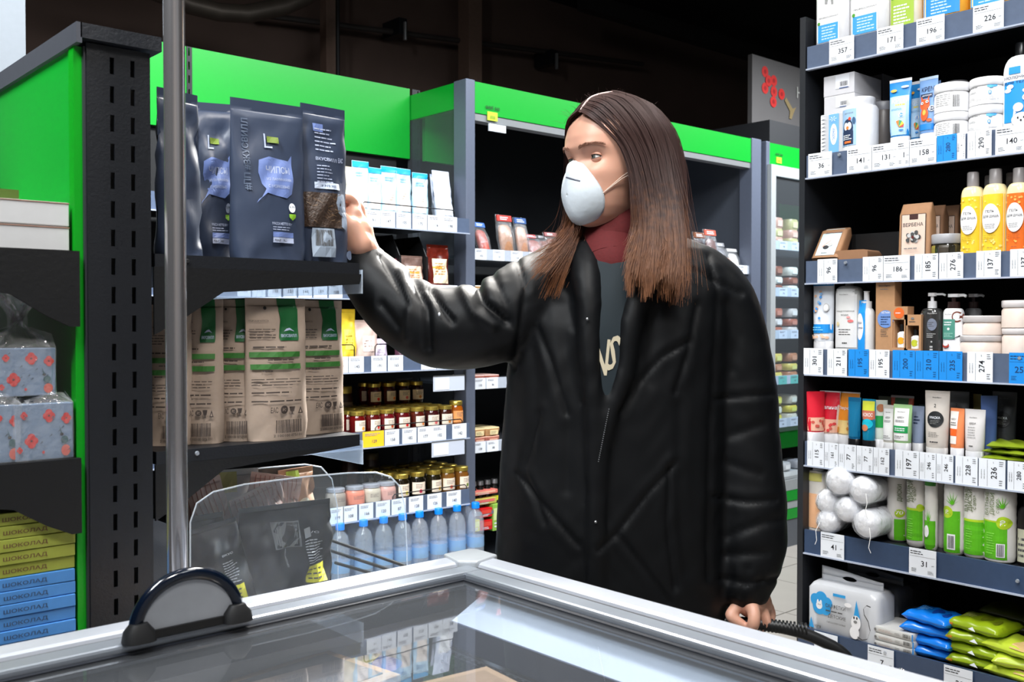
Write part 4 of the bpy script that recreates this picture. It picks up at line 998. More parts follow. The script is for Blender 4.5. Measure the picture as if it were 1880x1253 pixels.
def bottle(px0, px1, py, i, dx, lab, m, P=None, capm=wh, shoulder=.70, neck=.3, caph=.18, capr=.5, ell=.62, name='bottle', group=None, zl=0, kind='cap', yaw=0):
    loc, w_, h = RP(px0, px1, py, i, dx); a = w_ / 2; hb = h * (1 - caph); loc.z += zl
    b = a * ell
    body = [(0, a * .9, b * .9, 2.6), (h * .012, a, b, 2.6), (h * shoulder, a, b, 2.6)]
    for k in range(1, 6):
        f = k / 5; body.append((h * shoulder + (hb - h * shoulder) * math.sin(f * math.pi / 2), a * (1 - (1 - neck) * (1 - math.cos(f * math.pi / 2))), b * (1 - (1 - neck / ell if neck / ell < 1 else 0) * (1 - math.cos(f * math.pi / 2))), 2.4))
    cr = a * capr
    ex = [('cap', [(hb - .001, cr * .96, cr * .96), (hb + (h - hb) * .1, cr, cr), (h - .002, cr * .96, cr * .96), (h, cr * .86, cr * .86)], capm)]
    pr = None
    if P: pr = Print(w_, h); P(pr)
    t = lofted(name, lab, 'bottle', loc, RZ + R(yaw), body, m, 'bottle_body', ex if kind == 'cap' else [], pr, group, 32)
    if kind == 'pump':
        MB().loft([(hb - .001, cr, cr), (hb + (h - hb) * .45, cr * .95, cr * .95), (hb + (h - hb) * .47, cr * .35, cr * .35), (hb + (h - hb) * .8, cr * .35, cr * .35)], capm, 20).obj('pump_collar', t)
        MB().loft([(hb + (h - hb) * .78, cr * .9, cr * .7, 3), (h, cr * .9, cr * .7, 3)], wh, 16).obj('pump_head', t)
        MB().tube([(cr * .3, 0, h - (h - hb) * .1), (a * 1.0, 0, h - (h - hb) * .1), (a * 1.25, 0, h - (h - hb) * .18)], cr * .25, wh, 8).obj('spout', t)
    if kind == 'spray':
        MB().loft([(hb - .001, cr, cr), (hb + (h - hb) * .4, cr, cr), (hb + (h - hb) * .42, cr * .55, cr * .55), (h * .985, cr * .5, cr * .5), (h, cr * .66, cr * .66)], capm, 20).obj('spray_nozzle', t)
    return t
def milk(p):
    b_ = mat((.12, .58, .90), .5); p.rect(-.8, .10, .9, .56, b_, 10, 6); p.rect(-.5, .64, .2, .72, b_); p.text('МОЛОЧКО', -.05, .60, .032, navyp, .75); p.text('ДЛЯ ТЕЛА', -.05, .54, .032, navyp, .75)
    for u, v in ((-.55, .46), (.55, .44), (-.4, .5), (.7, .47)): p.ell(u, v, .22, .025, wh)
    p.ell(.3, .12, .6, .08, wh); p.ell(.1, .26, .3, .05, wh); p.poly([(-.2, .16), (-.15, .24), (0, .2)], wh); p.poly([(.7, .24), (.6, .16), (.8, .17)], wh); p.ell(.1, .14, .05, .012, ink); p.ell(.45, .14, .05, .012, ink); p.ell(.28, .11, .06, .01, ink); p.ell(.55, .36, .2, .035, wh); p.text('0+', .55, .36, .03, navyp)
bottle(1841, 1900, 80, 1, .05, 'tall white body milk bottle with black cap and blue label on the second shelf', wh, milk, mat((.05, .05, .06), .3), .68, .42, .15, .36)
# third shelf -----------------------------------------------------------------
kr = mat((.62, .46, .33), .75, noise=.1, scale=80)
def block(name, lab, cat, loc, rz, w_, d, h, m, top=.7, P=None, rx=0, ry=0, group=None):
    """filled paper bag: full below, folded flat on top"""
    t = thing(name, lab, cat, loc, rz, group)
    secs = [(0, w_ / 2, d / 2, 8), (h * .02, w_ / 2, d / 2, 7), (h * top, w_ / 2 * .97, d / 2 * .85, 6), (h * .97, w_ / 2 * .93, d * .12, 4), (h, w_ / 2 * .9, d * .08, 4)]
    MB().loft(secs, m, 32).obj('paper_bag', t)
    if P: pr = Print(w_, h); P(pr); pr.obj(t, surf_of(secs), 'printed_label', gap=.0012)
    t.rotation_euler = (rx, ry, rz); return t
def verb(p):
    p.rect(-.76, .02, .76, .80, mat((.14, .09, .08), .5)); p.rect(-.72, .03, .72, .79, mat((.88, .78, .72), .35)); p.rect(-.25, .70, .28, .79, mat((.25, .14, .13), .5)); p.text('ВЕРБЕНА', -.02, .61, .065, G3, .62)
    for k in range(16):
        a = k * .9; p.ell(.02 + .36 * math.cos(a) * (k % 4 + 1) / 4, .38 + .105 * math.sin(a) * (k % 4 + 1) / 4, .12, None, G3 if k % 2 else gray(.75))
    p.ell(.02, .38, .09, None, mat((.35, .12, .1), .5)); p.lines(-.5, .16, .5, .2, 1, G6)
loc, w_, h = RP(1652, 1715, 374, 2, .045)
block('paper_pouch', 'brown paper bag with a pink floral label at the front of the third shelf', 'bag', loc, RZ, w_ * .97, .05, h, kr, .8, verb, group='brown paper bags on the third shelf')
for k, (a, b_, dx) in enumerate(((1712, 1737, .12), (1734, 1764, .19))):
    loc, w_, h = RP(a - 14, b_, 378, 2, dx)
    block('paper_pouch', 'brown paper bag %s behind the floral labelled one' % ('directly' if k == 0 else 'furthest'), 'bag', loc, RZ, w_ * .97, .05, h, mat((.50, .36, .26), .8), .8, verb, group='brown paper bags on the third shelf')
def leti(p): p.rect(-.7, .06, .7, .92, mat((.80, .90, .92), .45)); p.text('ДЕТСКИЙ', .1, .75, .055, navyp, .6); p.poly([(-.4, .3), (.1, .5), (.12, .53), (-.4, .33)], mat((.85, .5, .25), .5)); p.ell(-.1, .3, .22, .06, ink); p.lines(-.3, .1, .3, .15, 1, G6); p.ell(.15, .38, .2, .06, gray(.7))
loc, w_, h = RP(1490, 1552, 415, 2, .05)
block('soap_bag', 'leaning brown bag with white and blue label at the left end of the third shelf', 'bag', (loc.x - .008, loc.y, loc.z + .004), RZ, w_ * .88, .045, .115, kr, .85, leti, rx=R(-32), group='brown paper bags on the third shelf')
loc, w_, h = RP(1537, 1606, 453, 2, .06)
t = block('soap_bag', 'brown and blue bag lying flat behind the rail of the third shelf', 'bag', (loc.x - .03, loc.y, loc.z + .016), RZ, w_ * .95, .034, .09, mat((.60, .44, .32), .75), .8, None, rx=R(-88))
B(-w_ * .4, .0177, .004, w_ * .4, .0185, .075, mat((.1, .4, .7), .5)).obj('blue_label', t)
rbox(1560, 1648, 428, None, 2, .13, .10, mat((.06, .06, .065), .5), 'black carton in the shadow on the third shelf', None)
roundjar(1711, 1765, 431, 2, .045, 'low clear jar with grey screw lid on the third shelf', mat((.16, .15, .12), .1, kind='coat'), mat((.62, .62, .64), .4), lambda p: (p.rect(-.8, .1, -.4, .5, mat((.55, .5, .2), .4)), p.rect(-.1, .1, .5, .5, mat((.25, .22, .18), .4))), .42, neck=.97)
capg = mat((.62, .60, .60), .3); 
def gel(c, c2):
    def f(p):
        p.rect(-.98, .02, .98, .70, mat(c, .3, noise=.1, scale=80), 14, 2); 
        for k in range(14): p.ell(random.uniform(-.85, .85), random.choice((random.uniform(.05, .18), random.uniform(.56, .68))), random.uniform(.05, .12), None, mat(c2, .4))
        p.ell(.0, .42, .78, .17, wh, 28); p.text('ГЕЛЬ', -.05, .50, .03, G3, .38); p.text('ДЛЯ ДУША', 0, .44, .03, G3, .68); p.lines(-.5, .30, .5, .36, 3, gray(.6), .3); p.lines(-.6, .17, .6, .23, 3, mat([k * .7 for k in c], .5), .3); p.text('250 мл', 0, .08, .015, G3, .25)
    return f
ygel = gel((.96, .80, .22), (.99, .9, .5)); ogel = gel((.94, .45, .16), (.98, .7, .35))
gelb = mat((.93, .87, .68), .2, kind='coat')
for px0, px1, py, dx, f, lab in ((1765, 1803.5, 317, .045, ygel, 'yellow shower gel bottle, leftmost of the row on the third shelf'), (1805, 1846, 311, .045, ygel, 'yellow shower gel bottle standing just left of the orange one'), (1849, 1888, 309, .045, ogel, 'orange shower gel bottle on the third shelf'), (1798, 1833, 323, .125, ygel, 'yellow shower gel bottle behind the two front yellow ones'), (1838, 1870, 318, .125, ygel, 'yellow shower gel bottle behind the orange one')):
    bottle(px0, px1, py, 2, dx, lab, gelb, f, capg, .72, .56, .175, .54, .9, 'shower_gel_bottle', 'shower gels on the third shelf')
# fourth shelf ----------------------------------------------------------------
def mud(p):
    b_ = mat((.10, .55, .86), .4); p.rect(-.98, .82, .98, 1.0, b_, 8, 2); p.text('СИЛА', .2, .93, .045, wh, .45); p.text('ГРЯЗИ', .3, .86, .045, wh, .5); p.rect(-.93, .12, .93, .25, b_, 8, 2)
    for k in range(12): p.ell(random.uniform(-.8, 0), random.uniform(.3, .75), .13, .02, mat(random.choice(((.3, .6, .9), (.55, .75, .93), (.95, .75, .6))), .5))
    for k in range(8): p.ell(random.uniform(-.8, .8), random.uniform(.04, .1), .14, .02, mat((.95, .78, .66), .5))
    p.ell(.55, .5, .25, .06, gray(.75)); p.ell(.55, .5, .18, .045, wh); p.lines(-.6, .15, .6, .22, 2, mat((.5, .8, .95), .5), .4)
tube(1491, 1534, 503, 3, .045, 'large blue and white tube at the left end of the fourth shelf', mat((.88, .90, .93), .35), mud, capf=.13)
def mic(p):
    p.rect(-.85, .06, .85, .86, mat((.87, .87, .87), .4), 10, 8); p.text('МИЦЕЛЛЯРНАЯ', 0, .55, .026, G6, .7); p.text('ВОДА', 0, .50, .026, G6, .3); p.lines(-.5, .22, .5, .32, 3, G3, .3); p.lines(-.2, .1, .3, .14, 1, G3, .4); p.text('ВкусВилл', -.1, .78, .02, G6, .35)
    p.ell(.45, .42, .22, .02, mat((.85, .45, .45), .5)); p.ell(.3, .47, .15, .015, mat((.9, .6, .6), .5)); p.ell(-.55, .38, .12, .03, mat((.85, .78, .6), .5))
bottle(1534, 1584, 512, 3, .05, 'pale translucent cleansing water bottle on the fourth shelf', mat((.72, .72, .71), .2, kind='coat'), mic, gray(.6), .82, .5, .1, .3, .6)
def spr(p): p.rect(-.95, .05, .25, .85, mat((.12, .58, .90), .4), 8, 4); p.ell(-.45, .42, .5, .22, wh); p.text('НАША', -.45, .48, .035, navyp, .3); p.text('СПРЕЙ', -.42, .4, .035, navyp, .35)
loc, w_, h = RP(1576, 1607, 535, 3, .045)
bottle(1576, 1606, 535, 3, .04, 'white spray bottle with blue label on the fourth shelf', mat((.86, .86, .86), .35), spr, wh, .60, .5, .28, .62, .8, kind='spray')
kr2 = mat((.70, .53, .38), .75, noise=.08, scale=90)
def k1(p): p.text('ВкусВилл', -.05, .83, .03, G3, .6); p.lines(-.5, .78, .4, .80, 1, G6); p.ell(.1, .42, .85, .11, mat((.42, .56, .80), .5)); p.text('КЕТЫН', .1, .5, .025, wh, .4); p.lines(-.4, .34, .6, .46, 4, navyp, .35); p.lines(-.4, .2, .4, .3, 5, G3, .3)
rbox(1607, 1642, 500, None, 3, .015, .04, kr2, 'tall kraft carton with a blue round label on the fourth shelf', k1)
def openbox(px0, px1, py, circ, lab, vialc, lc):
    loc, w_, h = RP(px0, px1, py, 3, .012, False); d = .035
    t = thing('vial_carton', lab, 'box', (loc.x + d / 2, loc.y, loc.z), RZ)
    b = MB(); e = .003
    b.box(-w_ / 2, -d / 2, 0, w_ / 2, d / 2, h * .12, kr2); b.box(-w_ / 2, -d / 2, h * .72, w_ / 2, d / 2, h, kr2)
    b.box(-w_ / 2, -d / 2, h * .12, -w_ * .38, d / 2, h * .72, kr2); b.box(w_ * .38, -d / 2, h * .12, w_ / 2, d / 2, h * .72, kr2); b.box(-w_ * .38, d / 2 - e, h * .12, w_ * .38, d / 2, h * .72, mat((.5, .38, .28), .8))
    b.obj('carton', t)
    MB().loft([(h * .125, w_ * .28, .011), (h * .42, w_ * .28, .011), (h * .47, w_ * .12, .005)], mat(lc, .4), 18, Matrix.Translation((.001, 0, 0))).obj('vial', t)
    MB().loft([(h * .46, w_ * .15, .006), (h * .62, w_ * .13, .005)], mat(vialc, .3), 14).obj('vial_cap', t)
    p = Print(w_, h)
    if circ: p.ell(0, .86, .62, None, mat(circ, .5)); p.lines(-.4, .84, .4, .88, 1, paper)
    else: p.lines(-.4, .80, .4, .84, 1, G3); p.ell(0, .9, .2, .03, G6)
    p.lines(-.4, .03, .5, .08, 1, G3, .6); p.obj(t, None, 'printed_label', -d / 2)
    q = Print(w_ * .56, h); q.ell(.15, .27, .7, None, mat((.92, .65, .12) if circ else (.75, .78, .2), .5)); q.obj(t, surf_of([(0, w_ * .28, .011), (h, w_ * .28, .011)]), 'vial_label')
openbox(1635, 1666, 563, (.88, .40, .15), 'open kraft carton with an orange circle showing a dropper vial', (.06, .05, .05), (.93, .93, .92))
openbox(1660, 1691, 578, None, 'smaller open kraft carton with a yellow-green vial label', (.04, .04, .04), (.93, .93, .92))
def blkp(p):
    p.rect(-.9, .03, -.45, .72, mat((.12, .12, .13), .4)); p.lines(-.85, .1, -.5, .68, 10, gray(.55), .3); p.text('ВкусВилл', .35, .66, .03, gray(.7), .4); p.ell(.35, .48, .42, .10, mat((.45, .48, .55), .5)); p.lines(.0, .44, .6, .53, 3, gray(.25), .3); p.lines(-.1, .26, .7, .34, 3, gray(.75), .35); p.ell(.35, .2, .08, .015, gray(.7)); p.lines(.2, .05, .5, .14, 2, gray(.75), .6)
bottle(1692, 1731, 538, 3, .045, 'dark grey pump bottle with white dispenser on the fourth shelf', mat((.20, .20, .20), .15, kind='coat'), blkp, wh, .66, .5, .25, .42, .8, kind='pump')
def coco(p):
    p.ell(.62, .62, .5, .09, mat((.45, .2, .13), .5)); p.ell(.62, .62, .38, .065, wh); p.rect(-.95, .25, .45, .58, mat((.30, .56, .50), .5), 8, 4); p.lines(-.7, .47, .3, .55, 2, paper); p.ell(-.2, .42, .13, None, wh); p.lines(-.7, .28, .3, .36, 3, mat((.6, .8, .75), .5)); p.ell(-.5, .15, .4, .045, mat((.7, .25, .2), .5)); p.ell(-.5, .17, .3, .03, wh); p.text('ВкусВилл', -.2, .66, .02, G6, .35); p.poly([(.2, .25), (.9, .32), (.95, .3)], ink)
dkb = mat((.17, .09, .08), .3)
bottle(1733, 1769, 540, 3, .045, 'white coconut lotion bottle with dark pump collar on the fourth shelf', wh, coco, dkb, .68, .62, .24, .62, .7, kind='pump')
bottle(1772, 1802, 540, 3, .13, 'white lotion bottle with pump behind the flat cream jars', mat((.6, .6, .61), .4), None, dkb, .68, .62, .24, .62, .7, kind='pump')  # white body toned grey, shade put into its colour
pj = mat((.88, .82, .78), .4); pl = mat((.82, .80, .80), .3)
_, l_, h_ = roundjar(1766, 1842, 616, 3, .06, 'lower wide cream jar of the pair on the fourth shelf', pj, pl, None, .30, neck=.97, name='cream_jar')
roundjar(1771, 1842, 580, 3, .06, 'upper wide cream jar of the pair on the fourth shelf', pj, pl, None, .34, neck=.97, name='cream_jar', zbase=l_.z + h_ + .0005)
_, l_, h_ = roundjar(1843, 1905, 603, 3, .05, 'lower tall cream jar at the right edge of the fourth shelf', pj, pl, None, .22, neck=.97, name='cream_jar')
roundjar(1842, 1905, 552, 3, .05, 'upper tall cream jar at the right edge of the fourth shelf', pj, pl, None, .26, neck=.97, name='cream_jar', zbase=l_.z + h_ + .0005)
# fifth shelf ------------------------------------------------------------------
def fruit(top, low, dots, txt):
    def f(p):
        p.rect(-.97, .34, .97, .97, mat(top, .4), 8, 8); p.rect(-.95, .03, .95, .34, mat(low, .4), 8, 4)
        for k in range(9): p.ell(random.uniform(-.7, .7), random.uniform(.07, .3), .13, None, mat(random.choice(dots), .5))
        if txt: p.text(txt, .1, .62, .09, wh, .75)
    return f
rd = fruit((.85, .10, .20), (.93, .72, .62), ((.85, .25, .25), (.75, .6, .3), (.8, .35, .3)), 'Малина'); og = fruit((.93, .58, .15), (.95, .83, .55), ((.85, .55, .2), (.6, .5, .3)), 'Персик')
tube(1480, 1517, 719, 4, .035, 'red fruity hand cream tube turned sideways at the left end of the fifth shelf', mat((.86, .14, .22), .35), lambda p: (p.rect(-.9, .03, .9, .36, mat((.93, .72, .62), .4), 8, 4), [p.ell(random.uniform(-.6, .6), random.uniform(.07, .3), .15, None, mat((.8, .35, .3), .5)) for k in range(7)]), yaw=62, capf=.22)
tube(1504, 1546, 718, 4, .075, 'red tube with pink fruit lower part lettered in white on the fifth shelf', mat((.90, .80, .76), .35), rd, capf=.18, crimp=wh)
tube(1536, 1582, 720, 4, .085, 'orange fruity tube behind the teal tubes on the fifth shelf', mat((.93, .85, .7), .35), og, capf=.18, crimp=wh)
blkc = mat((.035, .035, .04), .35)
def teal(p): p.rect(-.9, .05, .9, .9, mat((.06, .42, .58), .3), 8, 8)
def kok(p): p.rect(-.9, .72, .9, .95, mat((.80, .82, .25), .4), 6, 3); p.rect(-.95, .5, .95, .72, mat((.75, .42, .32), .4), 6, 3); p.text('КОКОС', 0, .62, .09, wh, .72); p.ell(0, .40, .8, .12, mat((.1, .7, .8), .3)); p.ell(-.3, .3, .5, .08, mat((.8, .5, .35), .4))
tube(1557.5, 1583, 730, 4, .03, 'teal blue tube with black cap standing left of the coconut tube', mat((.05, .38, .55), .25), teal, blkc, capf=.17, capw=.92)
tube(1583.5, 1610, 733, 4, .03, 'teal coconut tube with yellow top band and black cap', mat((.05, .48, .62), .2), kok, blkc, capf=.17, capw=.92)
tube(1606, 1630, 735, 4, .05, 'slim green and white tube beside the coconut tube', mat((.82, .86, .82), .35), lambda p: (p.rect(-.8, .3, .8, .6, mat((.15, .6, .3), .4), 4, 3), p.ell(0, .8, .6, .1, mat((.7, .45, .3), .4))), capf=.2, yaw=35)
def whp(c=None):
    def f(p):
        p.rect(-.8, .06, .75, .9, mat((.90, .90, .90), .4), 8, 8); p.text('ВкусВилл', -.05, .80, .03, G3, .4); p.text('КРЕМ', -.05, .66, .055, G3, .35); p.lines(-.6, .53, .5, .6, 2, G6)
        if c: p.rect(-.8, .26, .75, .44, mat(c, .4), 8, 3); p.lines(-.6, .3, .5, .4, 2, paper)
        p.lines(-.6, .1, .5, .2, 2, gray(.6))
    return f
tube(1622, 1646, 744, 4, .045, 'small white cream tube left of the green banded one', mat((.80, .78, .74), .35), whp(), capf=.17)
tube(1641, 1677, 743, 4, .03, 'white cream tube with a green band on the fifth shelf', mat((.62, .78, .55), .35), whp((.10, .58, .30)), capf=.2)
tube(1636, 1680, 727, 4, .11, 'tube with orange and dark green pattern at the back of the fifth shelf', mat((.70, .25, .12), .4), lambda p: p.rect(-.6, .7, .6, .95, mat((.12, .3, .12), .4)), crimp=mat((.7, .7, .7), .4))
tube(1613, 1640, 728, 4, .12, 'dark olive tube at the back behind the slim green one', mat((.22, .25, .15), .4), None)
tube(1675, 1699, 746, 4, .06, 'grey blue cream tube between the green banded one and the mask tube', mat((.55, .60, .70), .4), lambda p: p.lines(-.5, .5, .5, .75, 3, navyp), capf=.2)
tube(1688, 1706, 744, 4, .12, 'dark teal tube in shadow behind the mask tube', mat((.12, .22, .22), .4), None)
def mask_(c, dk=(.10, .11, .12)):
    def f(p):
        p.text('ВкусВилл', 0, .88, .022, G3 if c else gray(.4), .35); p.text('2', -.08, .74, .06, G3); p.ell(0, .50, .66, None, mat(dk, .4), 28); p.text('МАСКА', -.02, .53, .045, paper, .42); p.lines(-.4, .41, .4, .49, 3, gray(.5), .3); p.lines(-.5, .18, .5, .28, 4, G3, .3); p.lines(-.35, .08, .35, .12, 1, ink, .5)
    return f
tube(1700, 1745, 718, 4, .03, 'tall beige mask tube with a black circle on the fifth shelf', mat((.78, .75, .72), .35), mask_(1), mat((.88, .87, .86), .35), capf=.13, yaw=4)
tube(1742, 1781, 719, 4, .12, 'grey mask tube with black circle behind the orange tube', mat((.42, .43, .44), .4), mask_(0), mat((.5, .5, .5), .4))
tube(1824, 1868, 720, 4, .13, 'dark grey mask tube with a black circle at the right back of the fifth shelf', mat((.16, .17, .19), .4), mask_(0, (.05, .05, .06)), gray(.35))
tube(1745, 1774, 750, 4, .03, 'white and orange cream tube right of the mask tube', mat((.93, .55, .35), .35), lambda p: (p.rect(-.9, .1, .3, .92, mat((.92, .90, .88), .4), 6, 6), p.rect(-.9, .30, .3, .48, mat((.90, .38, .12), .4), 6, 3), p.text('КРЕМ', -.3, .72, .05, G6, .35), p.lines(-.7, .55, .2, .66, 2, G6)), capf=.2, yaw=-12)
tube(1773, 1811, 752, 4, .03, 'silvery white cream tube at the right of the fifth shelf', mat((.84, .83, .83), .25), lambda p: (p.text('ВкусВилл', -.1, .80, .03, G3, .35), p.text('КРЕМ', -.1, .66, .05, G3, .3), p.lines(-.5, .3, .3, .6, 5, gray(.55), .25), p.lines(-.3, .1, .1, .15, 1, G3, .5)), capf=.17)
tube(1803, 1832, 727, 4, .07, 'blue tube tilted behind the silvery white one', mat((.30, .40, .62), .35), None, gray(.5), yaw=40, capf=.12)
tube(1788, 1803, 724, 4, .14, 'pale yellow tube at the back right of the fifth shelf', mat((.6, .56, .35), .4), None, gray(.5))
def pillow(name, lab, cat, loc, rz, w_, d, h, m, P=None, group=None, rx=0, ry=0, crimpm=None, wav=.002):
    """flow-wrapped pack lying flat: width along x, crimped ends at +-x"""
    t = thing(name, lab, cat, loc, rz, group); t.rotation_euler = (rx, ry, rz)
    nx, ny = 22, 16; b = MB(); vs = []; fs = []
    rnd = random.Random(len(lab) * 13 + int(w_ * 1000)); ph = rnd.uniform(0, 6)
    def H(u, v):
        e = max(0, 1 - abs(u) ** 6 * 1.0); g = max(0, 1 - abs(v) ** 5)
        f = 1 if abs(u) < .86 else max(0, (1 - abs(u)) / .14) ** .6
        return (h / 2) * (f * g ** .5) + wav * math.sin(u * 9 + v * 5 + ph) * f * g
    def D(u): return d / 2 * (1 if abs(u) < .8 else 1 + .06 * (abs(u) - .8) / .2)
    for s in (1, -1):
        for i in range(nx + 1):
            for j in range(ny + 1):
                u = -1 + 2 * i / nx; v = -1 + 2 * j / ny
                vs.append((u * w_ / 2, v * D(u), h / 2 + s * max(.0006, H(u, v))))
    N = (nx + 1) * (ny + 1)
    for i in range(nx):
        for j in range(ny):
            a = i * (ny + 1) + j; fs.append((a, a + ny + 1, a + ny + 2, a + 1)); fs.append((N + a, N + a + 1, N + a + ny + 2, N + a + ny + 1))
    for i in range(nx):
        a = i * (ny + 1); fs.append((a, N + a, N + a + ny + 1, a + ny + 1)); a += ny; fs.append((a, a + ny + 1, N + a + ny + 1, N + a))
    for j in range(ny):
        a = j; fs.append((a, a + 1, N + a + 1, N + a)); a = nx * (ny + 1) + j; fs.append((a, N + a, N + a + 1, a + 1))
    b.add(vs, fs, m, True); b.obj('wrapper', t)
    if P:
        pr = Print(w_, d); P(pr); mb = MB()
        for vs_, fs_, m_, lay in pr.q:
            pts = [(x, z - d / 2, h / 2 + H(x / (w_ / 2), (z - d / 2) / (d / 2)) + .0009 + lay * .0002) for x, z in vs_]
            f2 = []
            for f in fs_:
                a = sum(vs_[f[i]][0] * vs_[f[(i + 1) % len(f)]][1] - vs_[f[(i + 1) % len(f)]][0] * vs_[f[i]][1] for i in range(len(f))); f2.append(f if a > 0 else f[::-1])
            mb.add(pts, f2, m_)
        mb.obj('printed_label', t)
    return t
olive = mat((.50, .58, .12), .35)
for k, (px, dz, r_) in enumerate(((1862, .0, 8), (1872, .016, -6), (1868, .032, 12))):
    q = on_x(px, 591, XR + .07)
    pillow('face_mask_sachet', '%s olive green sachet in the pile at the right of the fifth shelf' % ('bottom', 'middle', 'top')[k], 'sachet', (XR + .08, q.y, ST[4] - .006 + dz), RZ + R(r_), .12, .13, .014, olive, None, 'green sachets on the fifth shelf')
# sixth shelf -------------------------------------------------------------------
bottle(1487, 1521, 860, 5, .05, 'white bottle with orange label behind the cotton bags at the left end', mat((.85, .83, .80), .35), lambda p: (p.rect(-.8, .05, .8, .6, mat((.93, .72, .55), .4), 8, 4), p.rect(-.8, .8, .8, .93, mat((.8, .78, .45), .4), 8, 2)), wh, .9, .8, .04, .6, .8)
cotton = mat((.90, .90, .91), .85, noise=.12, scale=90, bump=.9)
cl = film((.97, .98, 1), .16, .10, .45, .8, 55)
for k, (px, py, rp, dx, wd) in enumerate(((1541, 884, 27, -.005, 'top left'), (1583, 901, 27, .0, 'top right'), (1520, 922, 24, .012, 'middle left'), (1552, 936, 24, .0, 'middle centre'), (1521, 960, 24, .012, 'bottom left'), (1590, 963, 27, -.006, 'bottom right'))):
    X = XR + dx; c = on_x(px, py, X); r = rp * (c - CAMP).dot(FW) / F
    lowest = ST[5] - .007 + r
    c.z = max(c.z, lowest)
    t = thing('cotton_roll_bag', 'bagged roll of white cotton balls, %s of the heap on the sixth shelf' % wd, 'cotton bag', c, R(-90 + random.uniform(-9, 9)), 'cotton bags on the sixth shelf')
    M_ = Matrix.Rotation(R(-90), 4, 'X')
    S_ = [(-.012, r * .35, r * .33), (-.008, r * .7, r * .66), (0, r * .93, r * .9), (.012, r * .99, r * .96), (.12, r * .98, r * .95), (.16, r * .8, r * .7)]
    b = MB().loft(S_, cotton, 24, M_); o = b.obj('cotton', t)
    rr = random.Random(k)
    for v in o.data.vertices: v.co += Vector((rr.uniform(-1, 1), rr.uniform(-1, 1), rr.uniform(-1, 1))) * .0016
    MB().loft([(-.022, r * .3, r * .3), (-.014, r * .85, r * .82), (0, r * 1.05, r * 1.02), (.13, r * 1.05, r * 1.02), (.17, r * .85, r * .75)], cl, 24, M_, cap=False).obj('clear_bag', t)
    if k in (0, 3): MB().box(r * .2, .06, r * 1.02, r * .8, .10, r * 1.05, mat((.75, .2, .2), .5)).obj('label', t)
    if k in (1, 4, 5):
        s = -1 if k == 4 else 1
        MB().tube([(r * .5 * s, -.018, -r * .1), (r * .7 * s, -.026, -r * .7), (r * .6 * s, -.028, -r * 1.4 + (0 if k != 1 else .006)), (r * .75 * s, -.027, -r * 1.75)], .0010, mat(WHITE, .8), 6).obj('drawstring', t)
lime = mat((.35, .70, .10), .4, noise=.08, scale=120); lime2 = mat((.66, .78, .15), .4); dkt = mat((.45, .50, .35), .6, noise=0)
def pads(kind):
    def f(p):
        if kind == 0: p.rect(.1, .03, .95, .32, lime, 6, 6); p.ell(.55, .40, .4, None, lime2); p.text('70', .55, .41, .05, wh, .3); p.rect(-.1, .92, .7, 1, mat((.25, .55, .2), .5)); p.text('ДИСКИ', .6, .68, .06, dkt, None, 90)
        if kind == 1: p.rect(-.95, .10, .9, .50, lime, 8, 8); p.rect(-.95, .5, .9, .53, lime2, 8, 1); p.ell(.7, .54, .3, .05, lime2); p.text('ВАТНЫЕ', -.55, .72, .10, dkt, None, 90) if 0 else None; p.text('ДИСКИ', .05, .72, .16, dkt, .85 if 0 else None, 90) if 0 else None
        if kind == 2: p.rect(-.9, .02, .9, .4, lime, 8, 6); p.rect(-.9, .86, .9, .99, mat((.25, .55, .2), .5), 6, 2); [p.poly([(-.1, .38), (-.1 + .7 * math.cos(R(a)), .38 + .17 * math.sin(R(a)) + .01), (.1, .38)], lime) for a in (40, 65, 90, 115, 140)]; p.ell(-.3, .26, .42, .08, wh)
        if kind == 3: p.rect(-.85, .04, .85, .58, lime, 8, 8); p.ell(-.35, .56, .62, None, lime2); p.text('70', -.35, .56, .045, wh, None, 90); p.rect(-.3, .08, .5, .28, wh, 2, 2); p.bars(-.2, .1, .4, .26, ink); [p.poly([(.2, .66), (.2 + .75 * math.cos(R(a)), .68 + .16 * math.sin(R(a))), (.35, .67)], lime) for a in (20, 50, 80, 110, 140, 165)]
        if kind == 4: p.rect(-.8, .06, .95, .48, lime, 8, 8); p.rect(-.8, .48, .95, .51, lime2, 8, 1)
        if kind == 5: p.rect(-.95, .06, .75, .52, lime, 8, 8); p.rect(-.95, .52, .75, .54, lime2, 8, 1); p.ell(.55, .52, .42, .08, lime2); p.text('70', .52, .52, .055, wh, None, 90); p.rect(.15, .09, .65, .26, wh, 2, 2); p.bars(.2, .1, .6, .25, ink); [p.poly([(.5, .70), (.5 + .5 * math.cos(R(a)), .72 + .14 * math.sin(R(a))), (.6, .71)], lime) for a in (10, 40, 65, 90, 120, 150, 175)]
        if kind in (1, 4, 5):
            p.text('ВАТНЫЕ', -.5, .75, .050, dkt, .30, 90) if 0 else p.text('ВАТНЫЕ', -.52, .75, .055, dkt, None, 90); p.text('ДИСКИ', -.1, .75, .070, dkt, None, 90); p.text('с алоэ', .26, .73, .034, dkt, None, 90)
        p.lines(-.5, .12, .1, .4, 9, mat((.5, .8, .3), .5), .3) if kind in (1, 4, 5) else None
    return f
